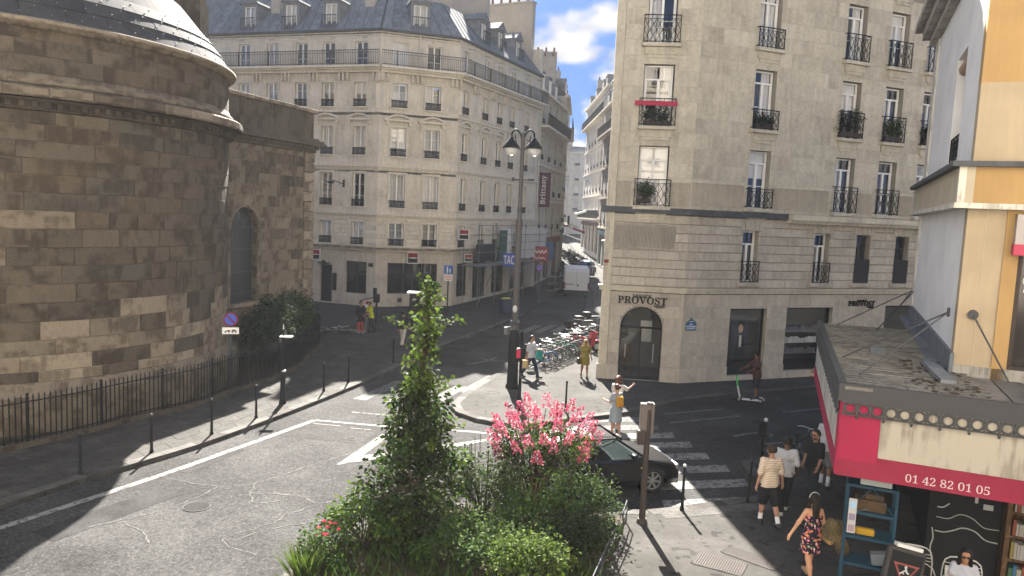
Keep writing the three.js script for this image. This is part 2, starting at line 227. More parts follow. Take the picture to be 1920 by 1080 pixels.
// paving slabs of the pavement beside the church, laid in rows between kerb and railing
const FL = [[-18.5, -11], [-16.6, -14], [-14.6, -16.9], [-13.15, -18.84], [-12.08, -20.54], [-11.27, -22.26], [-10.23, -24.08], [-9.77, -26], [-9.19, -27.62], [-8.79, -30.33], [-9.0, -33], [-9.25, -35.87], [-9.9, -41], [-10.2, -47]];
{
  const cK = new THREE.CatmullRomCurve3(KL.slice(1, -1).map(([x, z]) => V(x, 0, z)), false, 'centripetal'), cF = new THREE.CatmullRomCurve3(FL.map(([x, z]) => V(x, 0, z)), false, 'centripetal');
  const N = 44, ks = cK.getSpacedPoints(N * 2), fs = cF.getSpacedPoints(N * 2), R = rng(5), rows = 6;
  const P = (s, t) => { const i = clamp(s * 2, 0, N * 2 - 0.001), k = Math.floor(i), f = i - k, a = ks[k].clone().lerp(ks[k + 1], f), b = fs[k].clone().lerp(fs[k + 1], f); const w = a.distanceTo(b), tt = lerp(0.31 / w, 1 - 0.05 / w, t); return a.lerp(b, tt); };
  const mats = [mt.slabA, mt.slabB, mt.slabC, mt.slabA];
  for (let r = 0; r < rows; r++) for (let i = -1; i < N; i++) {
    const s0 = Math.max(0, i + (r % 2) * 0.5 + 0.006), s1 = Math.min(N, i + 1 + (r % 2) * 0.5 - 0.006); if (s1 - s0 < 0.2) continue;
    const lift = 0.003 * R(), map = (u, v, d) => { const p = P(u, v); return [p.x, -0.012 + lift + d, p.z]; };
    part('paving_slab', stoneGeo(map, s0, s1, r / rows + 0.0018, (r + 1) / rows - 0.0018, 0, 0.01, 0.0012), mats[Math.floor(R() * 4)], pavementLeft);
  }
}
// painted markings
const mark = (name, pts, mat = mt.paint, y = ROAD + 0.006) => part(name, slab(pts, y, 0.004), mat, road);
function lineMark(name, pts, w, mat = mt.paint, y = ROAD + 0.006) { const r = pts.length > 2 ? resample(pts, 0.6) : pts, L = [], Rr = []; r.forEach(([x, z], i) => { const a = r[Math.max(0, i - 1)], b = r[Math.min(r.length - 1, i + 1)], l = Math.hypot(b[0] - a[0], b[1] - a[1]), nx = -(b[1] - a[1]) / l * w / 2, nz = (b[0] - a[0]) / l * w / 2; L.push([x + nx, z + nz]); Rr.push([x - nx, z - nz]); }); return mark(name, [...L, ...Rr.reverse()], mat, y); }
lineMark('lane_line', [[-14.5, -6.5], [-12.3, -11], [-10.32, -14.72], [-8.61, -17.95], [-7.3, -20.8], [-6.15, -23.37]], 0.2);
lineMark('lane_line', [[-6.15, -23.37], [-3.6, -23.0]], 0.15);
lineMark('lane_line', [[-6.1, -23.0], [-5.2, -22.85]], 0.1, mt.paintOld); lineMark('lane_line', [[-4.9, -22.7], [-4.2, -22.6]], 0.1, mt.paintOld); lineMark('lane_line', [[-5.2, -24.5], [-3.9, -24.3]], 0.12, mt.paintOld);
mark('island_nose', [[-4.5, -19.3], [-3.78, -22.2], [-3.5, -22.15], [-3.95, -20.15], [-1.55, -21.55], [-0.37, -22.35], [-0.3, -22.15], [-1.45, -21.3]]);
lineMark('lane_line', [[-2.2, -22.95], [-1, -22.85], [0.4, -22.5], [1.7, -22.9]], 0.16);
[[3.9, 7.2, -17.75], [3.6, 6.5, -19.0], [3.5, 6.3, -20.15], [3.4, 6.0, -21.25], [3.2, 5.75, -22.35], [3.0, 5.4, -23.35], [2.8, 5.05, -24.3], [2.7, 4.9, -25.25]].forEach(([a, b, z], i) => { const t = 0.22, f = (x, dz) => [x, z - (x - 5) * t + dz]; mark('zebra_stripe', [f(a, 0.28), f(b, 0.28), f(b + 0.02, -0.28), f(a + 0.02, -0.28)], i > 5 ? mt.paintOld : mt.paint); });
for (const [x, z] of [[-5.55, -26.2], [-4.35, -26.0], [-3.1, -25.8], [-1.9, -27.9]]) mark('zebra_stripe', [[x, z], [x + 0.5, z + 0.15], [x + 1.55, z - 3], [x + 1.05, z - 3.15]], mt.paintOld);
for (let i = 0; i < 4; i++) { const x = 0.3 + i * 1.0, z = -42.6 - i * 0.5; mark('zebra_stripe', [[x, z], [x + 0.5, z + 0.2], [x + 1.7, z - 3.1], [x + 1.2, z - 3.3]], mt.paintOld); }
lineMark('lane_line', [[5.6, -24.9], [8.4, -26.2]], 0.14, mt.paintOld); lineMark('lane_line', [[10.2, -27], [13.6, -28.6]], 0.14, mt.paintOld); lineMark('lane_line', [[5.6, -26.0], [8.0, -27.1]], 0.1, mt.paintOld);
lineMark('road_symbol', [[8.2, -22.9], [8.9, -23.2], [9.4, -23.1], [9.2, -22.7], [8.5, -22.5], [7.9, -22.3]], 0.16, mt.paintOld); lineMark('road_symbol', [[7.4, -23.6], [8.2, -24.1], [8.9, -24.0], [8.6, -23.7]], 0.14, mt.paintOld);
lineMark('road_symbol', [[-1.9, -33.2], [-1.2, -33.8], [-0.6, -35]], 0.14, mt.paintOld); lineMark('road_symbol', [[-1.3, -34.6], [-0.9, -34.2], [-0.2, -34.2]], 0.12, mt.paintOld);
// patches of newer asphalt and pale filled cracks
part('asphalt_patch', slab([[-8.0, -18.1], [-7.7, -18.7], [-6.9, -18.55], [-6.2, -20.5], [-6.5, -20.6], [-7.25, -18.95]].map(([x, z]) => [x - 1.05, z + 0.3]), ROAD + 0.004, 0.003), mt.asphaltPatch, road);
part('asphalt_patch', slab([[-6.0, -22.7], [-3.9, -22.3], [-4.3, -21.2], [-6.6, -21.6]], ROAD + 0.0035, 0.003), MP([0.074, 0.073, 0.071], 0.95, 'asphalt', 4.1, 0.002), road);
{
  const R = rng(91), C = [[[-8.52,-17.89],[-6.9,-17.47],[-6.11,-17.81],[-5.36,-18.87],[-4.52,-20.05],[-3.92,-20.74]],[[-6.9,-17.47],[-7.3,-16.33],[-8.12,-15.35],[-8.66,-14.89]],[[-6,-17.12],[-4.85,-17.09],[-4.23,-16.67],[-3.65,-17.4],[-3.24,-18.35]],[[-4.23,-16.67],[-4.77,-16],[-5.05,-15.4],[-5.68,-14.68],[-5.3,-14.23],[-4.81,-14.04]],[[-6,-17.12],[-5.72,-16.6],[-5.02,-16.81]],[[-8.05,-15.22],[-7.37,-14.76],[-7.03,-14.3]],[[-5.53,-14.57],[-4.78,-15.29],[-3.89,-15.8],[-3.23,-16.62]],[[-6.11,-17.81],[-6.0,-17.12]]];
  for (const c of C) { const r = resample(c, 0.14).map(([x, z]) => [x + (R() - 0.5) * 0.07, z + (R() - 0.5) * 0.07]); const L = [], Q = []; r.forEach(([x, z], i) => { const a = r[Math.max(0, i - 1)], b = r[Math.min(r.length - 1, i + 1)], l = Math.hypot(b[0] - a[0], b[1] - a[1]) || 1, w = 0.006 + 0.026 * R() * R(), nx = -(b[1] - a[1]) / l * w, nz = (b[0] - a[0]) / l * w; L.push([x + nx, z + nz]); Q.push([x - nx, z - nz]); });
    const pos = []; for (let i = 0; i + 1 < L.length; i++) { const p = (q) => [q[0], ROAD + 0.009, q[1]]; pos.push(...p(L[i]), ...p(Q[i]), ...p(Q[i + 1]), ...p(L[i]), ...p(Q[i + 1]), ...p(L[i + 1])); } const g = new THREE.BufferGeometry(); g.setAttribute('position', new THREE.Float32BufferAttribute(pos, 3)); g.computeVertexNormals(); part('crack_filler', g, mt.crack, road); }
}
// tactile strip, grates and covers set into the near pavement
{
  const dir = [Math.cos(0.31), -Math.sin(0.31)], o = [3.75, -16.38], nx = -dir[1], nz = dir[0]; const F = (u, v) => [o[0] + dir[0] * u - nx * -v, o[1] + dir[1] * u + nz * v];
  const g = [], base = slab([F(0, 0), F(3.4, 0), F(3.4, -0.42), F(0, -0.42)].map(([x, z]) => [x, z]), 0.004, 0.006);
  const strip0 = part('tactile_strip', base, MP([0.12, 0.117, 0.109], 0.9, 'pave', 1.2), pavementNear);
  for (let i = 0; i < 42; i++) for (let j = 0; j < 5; j++) { const [x, z] = F(0.04 + i * 0.08, -0.04 - j * 0.085); g.push(cyl(0.017, 0.012, 0.006, x, 0.007, z, 6)); }
  part('dome_studs', g, strip0.material, strip0);
  const grate = (c, w, l, a, n, m) => { const fr = part('grate', [box(w, 0.012, 0.05, 0, 0.004, l / 2), box(w, 0.012, 0.05, 0, 0.004, -l / 2), box(0.05, 0.012, l, w / 2, 0.004, 0), box(0.05, 0.012, l, -w / 2, 0.004, 0), box(w, 0.004, l, 0, 0.0, 0)], mt.mastic, pavementNear); fr.position.set(c[0], 0, c[1]); fr.rotation.y = a; const b = []; for (let i = 1; i < n; i++) b.push(box(w, 0.01, 0.016, 0, 0.006, -l / 2 + i * l / n)); if (m) for (let i = 1; i < m; i++) b.push(box(0.016, 0.01, l, -w / 2 + i * w / m, 0.008, 0)); part('grate_bars', b, mt.brownPole, fr); };
  grate([5.12, -14.6], 0.42, 1.1, 0.85, 26, 0); grate([4.38, -14.28], 0.95, 0.6, -0.5, 14, 20); grate([7.1, -14.75], 0.62, 1.15, 0.2, 12, 8);
}

for (const [x, z, r] of [[-6.9, -16.2, 0.3], [-1.2, -27.0, 0.34], [8.8, -25.4, 0.32], [0.4, -38.5, 0.34], [-4.6, -21.6, 0.14]]) { const c = part('manhole_cover', cyl(r, r, 0.008, x, ROAD + 0.006, z, 28), mt.asphaltPatch, road); part('cover_ring', at(new THREE.TorusGeometry(r * 0.96, 0.012, 4, 28), x, ROAD + 0.008, z, Math.PI / 2), mt.ironGrey, c); }
for (const q of [[[-2.2, -19.2], [0.6, -19.9], [0.5, -20.6], [-2.3, -19.95]], [[6.6, -22.6], [12, -25.4], [11.8, -25.9], [6.4, -23.1]], [[-3.9, -34.5], [-2.6, -34.2], [-0.4, -41.5], [-1.5, -42]], [[-9.6, -14.6], [-8.9, -14.2], [-7.5, -16.9], [-8.2, -17.2]]]) part('asphalt_patch', slab(q, ROAD + 0.0045, 0.003), mt.asphaltPatch, road);
// ---------------------------------------------------------------- church: round apse, lead dome, side wing
const CX = -17.7, CZ = -26.3, CR = 7.1;
const sooty = [[0.105, 0.090, 0.074], [0.118, 0.101, 0.083], [0.090, 0.079, 0.067], [0.128, 0.109, 0.088], [0.104, 0.094, 0.080], [0.120, 0.098, 0.077]].map((c, i) => MT(c, 0.9, 'dirty', 2.1 + i * 0.37, 0.006));
const paleStone = [[0.242, 0.205, 0.165], [0.282, 0.242, 0.198], [0.201, 0.173, 0.140], [0.322, 0.282, 0.229]].map((c, i) => MT(c, 0.9, 'dirty', 1.7 + i * 0.3, 0.006));
const mortar = MT([0.19, 0.165, 0.137], 0.95, 'dirty', 1.5);
{
  const R = rng(11);
  const church = thing('church', 'dark weathered stone church with round apse and lead dome at left', 'church', CX, 0, CZ);
  const cm = (u, v, d) => { const a = u / CR, r = CR + d; return [Math.sin(a) * r, v, Math.cos(a) * r]; }; // u = 0 faces +z
  // backing drum of mortar
  part('apse_core', [lathe([[CR - 0.5, 0], [CR - 0.012, 0], [CR - 0.012, 9.0], [CR - 0.5, 9.0]], 96)], mortar, church);
  part('plinth', lathe([[CR, -0.1], [CR + 0.42, -0.1], [CR + 0.42, 1.05], [CR + 0.34, 1.12], [CR + 0.16, 1.2], [CR + 0.12, 1.35], [CR, 1.42]], 96), paleStone[2], church);
  const vs = [1.42]; const hs = [0.3, 0.46, 0.44, 0.52, 0.54, 0.53, 0.52, 0.51, 0.53, 0.5, 0.5, 0.5, 0.44, 0.47, 0.46, 0.45, 0.43, 0.4]; for (const h of hs) vs.push(vs[vs.length - 1] + h); vs[vs.length - 1] = 9.0;
  const list = []; const arc = CR * Math.PI;
  for (let i = 0; i + 1 < vs.length; i++) {
    let u = -arc * 0.52 + R() * 1.2;
    while (u < arc * 0.72) {
      const w = 0.7 + Math.pow(R(), 1.2) * 1.4, z = Math.cos((u + w / 2) / CR - 0.62);
      const low = i < 5 && R() < 0.8 - i * 0.13;
      const mi = low ? 6 + Math.floor(R() * 4) : (i < 11 && R() < 0.05 ? 8 : Math.floor(R() * 6));
      list.push({ size: w * (vs[i + 1] - vs[i]) * Math.max(0.001, z), mi, geo: stoneGeo(cm, u + 0.005, u + w - 0.005, vs[i] + 0.005, vs[i + 1] - 0.005, -0.1, 0.004 + R() * 0.014, 0.008 + R() * 0.006, 3) });
      u += w;
    }
  }
  addStones(church, list, [...sooty, ...paleStone], R, 'stone', 285);
  // dentil band, cornice blocks, upper drum, eave
  const den = []; for (let i = 0; i < 150; i++) { const a = i / 150 * Math.PI * 2; den.push(box(0.13, 0.16, 0.16, Math.sin(a) * (CR + 0.12), 9.16, Math.cos(a) * (CR + 0.12), 0, a, 0)); }
  part('dentil_band', den, sooty[2], church);
  part('cornice_bed', lathe([[CR - 0.4, 9.0], [CR + 0.05, 9.0], [CR + 0.07, 9.06], [CR + 0.09, 9.24], [CR + 0.24, 9.26], [CR + 0.34, 9.34], [CR - 0.4, 9.34]], 96), sooty[2], church);
  for (let i = 0; i < 44; i++) { const a0 = i / 44 * arc * 2, a1 = (i + 1) / 44 * arc * 2, c = [3, 6, 8, 7, 1][Math.floor(R() * 5)], d = 0.50 + R() * 0.03;
    part('cornice_block', stoneGeo(cm, a0 + 0.004, a1 - 0.004, 9.34, 9.6 + R() * 0.03, -0.3, d, 0.05, 4), [...sooty, ...paleStone][c], church); }
  part('cornice_top', lathe([[CR + 0.45, 9.59], [CR + 0.2, 9.7], [CR - 0.3, 9.74]], 96), sooty[3], church);
  part('drum_base', lathe([[CR - 0.3, 9.66], [CR + 0.16, 9.68], [CR + 0.2, 9.76], [CR + 0.16, 9.86], [CR + 0.06, 9.9], [CR + 0.05, 10.02], [CR - 0.3, 10.04]], 96), paleStone[2], church);
  const dl = []; const dv = [10.03, 10.48, 10.9, 11.2]; for (let i = 0; i < 3; i++) { let u = -arc * 0.5 + R(); while (u < arc * 0.72) { const w = 0.9 + R() * 1.3; dl.push({ size: w, mi: Math.floor(R() * 6), geo: stoneGeo(cm, u + 0.003, u + w - 0.003, dv[i] + 0.003, dv[i + 1] - 0.003, -0.2, 0.002 + R() * 0.004, 0.004, 3) }); u += w; } }
  addStones(church, dl, sooty, R, 'drum_stone', 90);
  part('drum_core', lathe([[CR - 0.5, 9.7], [CR - 0.01, 9.7], [CR - 0.01, 11.25], [CR - 0.5, 11.25]], 96), sooty[0], church);
  part('eave', lathe([[CR - 0.3, 11.2], [CR + 0.06, 11.2], [CR + 0.10, 11.28], [CR + 0.24, 11.31], [CR + 0.27, 11.36], [CR + 0.27, 11.43], [CR + 0.18, 11.46], [CR - 0.3, 11.5]], 96), paleStone[1], church);
  // lead sheets: three overlapping rows, then tall ribbed sheets
  const cone = (r0, y0, r1, y1) => (u, v, d) => { const t = v, r = lerp(r0, r1, t), n = Math.hypot(r0 - r1, y1 - y0), nr = (y1 - y0) / n, ny = (r0 - r1) / n; return [Math.sin(u) * (r + d * nr), lerp(y0, y1, t) + d * ny, Math.cos(u) * (r + d * nr)]; };
  const rows = [[7.2, 11.46, 6.88, 11.92, 40], [6.94, 11.9, 6.62, 12.3, 40], [6.68, 12.28, 6.3, 12.66, 40], [6.33, 12.62, 5.55, 13.55, 26], [5.57, 13.5, 4.3, 14.7, 26], [4.32, 14.66, 2.2, 15.9, 26]];
  const leads = [mt.lead, mt.leadB, mt.lead];
  rows.forEach(([r0, y0, r1, y1, n], k) => { for (let i = 0; i < n; i++) { const off = (k % 2) * 0.5, a0 = (i + off) / n * Math.PI * 2, a1 = (i + 1 + off) / n * Math.PI * 2; if (k < 6 && Math.cos((a0 + a1) / 2 - 0.62) < -0.35) continue; part('lead_sheet', stoneGeo(cone(r0, y0, r1, y1), a0 + 0.001, a1 - 0.001, 0, 1, -0.04, 0.02 + 0.008 * R(), 0.0012, 5), leads[Math.floor(R() * 3)], church); } });
  part('dome_core', lathe([[7.1, 11.4], [6.2, 12.6], [5.5, 13.5], [4.2, 14.66], [2.1, 15.86], [0, 16.3]], 64), mt.leadB, church);
  const studs = []; for (let k = 0; k < 3; k++) for (let i = 0; i < 120; i++) { const a = (i + 0.5 * (k % 2)) / 120 * Math.PI * 2 , t = 0.25 + 0.5 * (i % 2), [r0, y0, r1, y1] = rows[k]; if (Math.cos(a - 0.62) < 0) continue; studs.push(sph(0.02, Math.sin(a) * (lerp(r0, r1, t) + 0.03), lerp(y0, y1, t) + 0.03, Math.cos(a) * (lerp(r0, r1, t) + 0.03), 1, 5)); }
  part('lead_studs', studs, mt.steel, church);
  part('attic_wall', [box(9, 12.5, 0.8, -0.7, 12.8, -6.6, 0, 0.1), box(8, 12, 8, -3.4, 11.4, -12, 0, 0.1)], sooty[3], church);
  // side wing: wall along the street with an arched window, quoins, cornice and parapet
  const F0 = frame(-13.6 - CX, -26.35 - CZ, 71), L = 11.1; // u runs away from the viewer; outside faces right
  const map = planar(F0), wa = 5.24, wb = 6.96, sp = 5.65;
  const arch = [[wa, 2.4], [wa, sp]]; for (let i = 1; i < 12; i++) { const a = Math.PI * (1 - i / 12); arch.push([(wa + wb) / 2 + 0.86 * Math.cos(a), sp + 0.86 * Math.sin(a)]); } arch.push([wb, sp], [wb, 2.4]);
  part('wing_wall', [wallWithHoles(F0, 0, L, 0, 9.35, [{ poly: arch }], 0.6, -0.02), boxF(frame(F0.x, F0.z, 71), L - 0.6, L, 0, 11.1, -9, -0.7)], mortar, church);
  const wl = [], wv = []; for (let v = 0.2; v < 9.3; v += 0.49) wv.push(v);
  const arcHoles = [[wa - 0.01, wb + 0.01, 2.4, sp]]; for (let i = 0; i < 9; i++) { const y0 = sp + i * 0.1, x = 0.86 * Math.sqrt(Math.max(0, 1 - ((i) * 0.1 / 0.86) ** 2)); arcHoles.push([(wa + wb) / 2 - x, (wa + wb) / 2 + x, y0, y0 + 0.1]); }
  for (const r of coursing(R, 2.5, L - 0.78, wv, 0.95, arcHoles)) wl.push({ size: (r[1] - r[0]) * (r[3] - r[2]), mi: r[2] < 7.2 ? (R() < 0.93 ? [6, 8, 10, 11][Math.floor(R() * 4)] : 3) : (R() < 0.35 ? 10 : Math.floor(R() * 6)), geo: stoneGeo(map, r[0] + 0.003, r[1] - 0.003, r[2] + 0.003, r[3] - 0.003, -0.06, 0.002 + R() * 0.006, 0.004) });
  addStones(church, wl, [...sooty, ...paleStone, ...[[0.185, 0.160, 0.128], [0.20, 0.172, 0.138]].map((c) => MT(c, 0.9, 'dirty', 2.6, 0.004))], R, 'wing_stone', 150);
  for (let i = 0; i < 20; i++) { const long = i % 2, v0 = 0.3 + i * 0.47; for (const [a, b] of long ? [[L - 0.78, L - 0.4], [L - 0.4, L + 0.06]] : [[L - 0.78, L + 0.06]]) part('quoin', stoneGeo(map, a, b - 0.02, v0 + 0.02, v0 + 0.45, -0.3, 0.075, 0.02), paleStone[Math.floor(R() * 4)], church); }
  const prof = (a) => boxF(F0, 0, L + a[0], a[1], a[2], -0.5, a[0]);
  part('wing_cornice', [[0.1, 9.25, 9.4], [0.2, 9.4, 9.55], [0.44, 9.55, 9.7], [0.36, 9.7, 9.82], [0.2, 9.82, 9.92]].map(prof), sooty[4], church);
  for (let i = 0; i < 10; i++) part('parapet_stone', stoneGeo(map, i * 1.15 + 0.004, Math.min(i * 1.15 + 1.146, L), 9.92, 11.15, -0.4, 0.005 * R(), 0.006), sooty[Math.floor(R() * 6)], church);
  for (let i = 0; i < 12; i++) part('coping_stone', stoneGeo(map, i * 0.95 + 0.01, i * 0.95 + 0.93, 11.15, 11.3 + 0.03 * R(), -0.45, 0.09 + 0.03 * R(), 0.015), paleStone[Math.floor(R() * 3)], church);
  part('wing_roof', [boxF(F0, 0, L, 10.8, 11.1, -9, -0.4)], mt.lead, church);
  // arched window: leaded grid and bars
  const bars = []; for (let i = 1; i < 12; i++) bars.push(boxF(F0, wa + i * 0.143 - 0.009, wa + i * 0.143 + 0.009, 2.4, sp, -0.22, -0.2)); for (const v of [2.8, 3.7, 4.7, sp]) bars.push(boxF(F0, wa, wb, v - 0.02, v + 0.02, -0.23, -0.19)); for (const a of [35, 65, 90, 115, 145]) bars.push(bar(FP(F0, (wa + wb) / 2, sp, -0.21), FP(F0, (wa + wb) / 2 + 0.86 * Math.cos(a * RAD), sp + 0.86 * Math.sin(a * RAD), -0.21), 0.014, 5));
  const win = part('arched_window', bars, mt.ironGrey, church);
  part('pane', onF(new THREE.ShapeGeometry(new THREE.Shape(arch.map((p) => new THREE.Vector2(...p)))), F0, 0, 0, -0.34), M([0.05, 0.055, 0.06], 0.12), win);
  part('arch_ring', onF(new THREE.TorusGeometry(0.93, 0.065, 6, 20, Math.PI), F0, (wa + wb) / 2, sp, 0.0), paleStone[0], win);
  part('sill', boxF(F0, wa - 0.15, wb + 0.15, 2.22, 2.39, -0.5, 0.12), paleStone[3], win);
  // rain pipe at the inner corner
  part('drain_pipe', bar([FP(F0, 3.9, 0)[0], 0, FP(F0, 3.9, 0, 0.1)[2]], [FP(F0, 3.9, 0)[0], 2.2, FP(F0, 3.9, 0, 0.1)[2]], 0.06, 8), mt.ironGrey, church);
}
// ---------------------------------------------------------------- railing round the church garden
{
  const t = thing('railing', 'black iron picket railing on a low kerb around the church', 'railing');
  const pts = FL.slice(0, 12).concat([[-10.2, -37.4], [-12.5, -38.2]]); const r = resample(pts, 0.145);
  const Hh = 1.36; const mats = mt.blackPaint; let n = 0; const pick = part('picket', [cyl(0.018, 0.018, Hh - 0.1, 0, Hh / 2, 0, 6), cyl(0.024, 0.002, 0.12, 0, Hh + 0.02, 0, 6)], mats, null), restG = [];
  r.forEach(([x, z], i) => { if (i % 14 === 0) { const p = part('post', [box(0.06, Hh + 0.02, 0.06, x, Hh / 2, z), sph(0.045, x, Hh + 0.06, z, 1, 8)], mats, t); return; } if (z < -15 && z > -36.2 && n < 240) { n++; const m = reuse('picket', pick, t); m.position.set(x, 0, z); } else restG.push(at(pick.geometry.clone(), x, 0, z)); });
  part('picket_remainder', restG, mats, t).userData.kind = 'stuff';
  for (const y of [0.22, Hh - 0.14]) { const g = []; for (let i = 0; i + 2 < r.length; i += 2) g.push(bar([r[i][0], y, r[i][1]], [r[i + 2][0], y, r[i + 2][1]], 0.019, 5)); part('rail', g, mats, t); }
  const k = []; for (let i = 0; i + 4 < r.length; i += 4) { const [x0, z0] = r[i], [x1, z1] = r[i + 4], L = Math.hypot(x1 - x0, z1 - z0); k.push(box(L + 0.04, 0.24, 0.2, (x0 + x1) / 2, 0.02, (z0 + z1) / 2, 0, Math.atan2(-(z1 - z0), x1 - x0), 0)); } part('kerb_wall', k, sooty[2], t);
}
structure('garden_bed', slab([...resample(FL.slice(0, 12), 1).map(([x, z]) => [x - 0.12, z]), [-10.3, -37.3], [-26, -38], [-26, -12]], 0.05, 0.1), mt.soil);
// ---------------------------------------------------------------- windows shared by the buildings
const protoCache = {};
function curtainGeo(w, h, u0) { const s = [], n = 14; for (let i = 0; i <= n; i++) s.push([u0 + i / n * w, 0.03 * Math.sin(i * 2.1) + 0.015 * Math.sin(i * 5.3)]); const pos = []; for (let i = 0; i < n; i++) { const [a, da] = s[i], [b, db] = s[i + 1]; pos.push(a, 0, da, b, 0, db, b, h, db, a, 0, da, b, h, db, a, h, da); } const g = new THREE.BufferGeometry(); g.setAttribute('position', new THREE.Float32BufferAttribute(pos, 3)); g.computeVertexNormals(); return g; }
// origin bottom centre of the opening, glass plane at z = 0
function casement(w, h, { bars = 2, curtain = 0, transom = 0, rail = 0, open = 0, sill = 0, tone = 0, mat = mt.whiteFrame, glassMat = glass } = {}) {
  const cm = [mt.curtain, mt.curtain1, mt.curtain2][tone];
  const key = [w.toFixed(2), h.toFixed(2), bars, curtain, transom, rail, open, sill, tone, mat.uuid, glassMat.uuid].join();
  if (!protoCache[key]) {
    const f = 0.06, hh = transom ? h - transom : h, g = [box(f, h, 0.08, -w / 2 + f / 2, h / 2), box(f, h, 0.08, w / 2 - f / 2, h / 2), box(w, f, 0.079, 0, h - f / 2), box(w, f, 0.079, 0, f / 2), box(0.1, hh, 0.09, 0, hh / 2)];
    if (transom) g.push(box(w, 0.07, 0.085, 0, hh));
    for (const s of [-1, 1]) { g.push(box(0.045, hh, 0.06, s * (w / 2 - f - 0.02), hh / 2)); for (let i = 1; i <= bars; i++) g.push(box(w / 2 - f, 0.028, 0.05, s * (w / 4), hh * i / (bars + 1))); }
    const win = part('window', g, mat);
    for (const s of [-1, 1]) part('pane', box(w / 2 - f - 0.05, h - 2 * f, 0.008, s * (w / 4 - 0.005), h / 2, 0), glassMat, win);
    if (curtain & 1) part('curtain', curtainGeo(w * 0.44, h - 0.04, -w / 2 + 0.03).translate(0, 0.02, -0.12), cm, win);
    if (curtain & 2) part('curtain', curtainGeo(w * 0.44, h - 0.04, w * 0.06 - 0.03).translate(0, 0.02, -0.12), cm, win);
    if (curtain & 4) part('curtain', box(w - 0.08, h * 0.45, 0.02, 0, h * 0.76, -0.1), cm, win);
    if (curtain & 8) part('shutter', box(w - 0.08, h - 0.1, 0.03, 0, h / 2, -0.07), cm, win);
    if (rail === 1) { // cast-iron guard
      const r = [], rh = 0.48; r.push(box(w + 0.1, 0.035, 0.045, 0, rh, 0.26), box(w + 0.1, 0.03, 0.035, 0, 0.05, 0.26), box(w + 0.1, 0.02, 0.025, 0, rh * 0.72, 0.26)); const n = Math.round(w / 0.09); for (let i = 0; i <= n; i++) r.push(box(0.022, rh, 0.02, -w / 2 + i * w / n, rh / 2, 0.26)); for (let i = 0; i < n; i++) { r.push(at(new THREE.TorusGeometry(0.036, 0.011, 4, 8), -w / 2 + (i + 0.5) * w / n, rh * 0.86, 0.26), at(new THREE.TorusGeometry(0.04, 0.012, 4, 8), -w / 2 + (i + 0.5) * w / n, rh * 0.25, 0.26), at(new THREE.TorusGeometry(0.04, 0.012, 4, 8), -w / 2 + (i + 0.5) * w / n, rh * 0.5, 0.26)); }
      part('guard_rail', r, mt.iron, win);
    }
    if (sill) part('sill', box(w + 0.24, 0.09, 0.3, 0, -0.045, 0.2), mt.creamTrim, win);
    protoCache[key] = win;
  }
  return protoCache[key];
}
function addWindow(parent, F, u0, u1, v0, v1, d, o) { const w = casement(u1 - u0, v1 - v0, o).clone(); parent.add(w); return setF(w, F, (u0 + u1) / 2, v0, d); }
const surround = (F, u0, u1, v0, v1, t = 0.14, d = 0.05) => [boxF(F, u0 - t, u0, v0, v1 + t, -0.02, d), boxF(F, u1, u1 + t, v0, v1 + t, -0.02, d), boxF(F, u0, u1, v1, v1 + t, -0.02, d)];

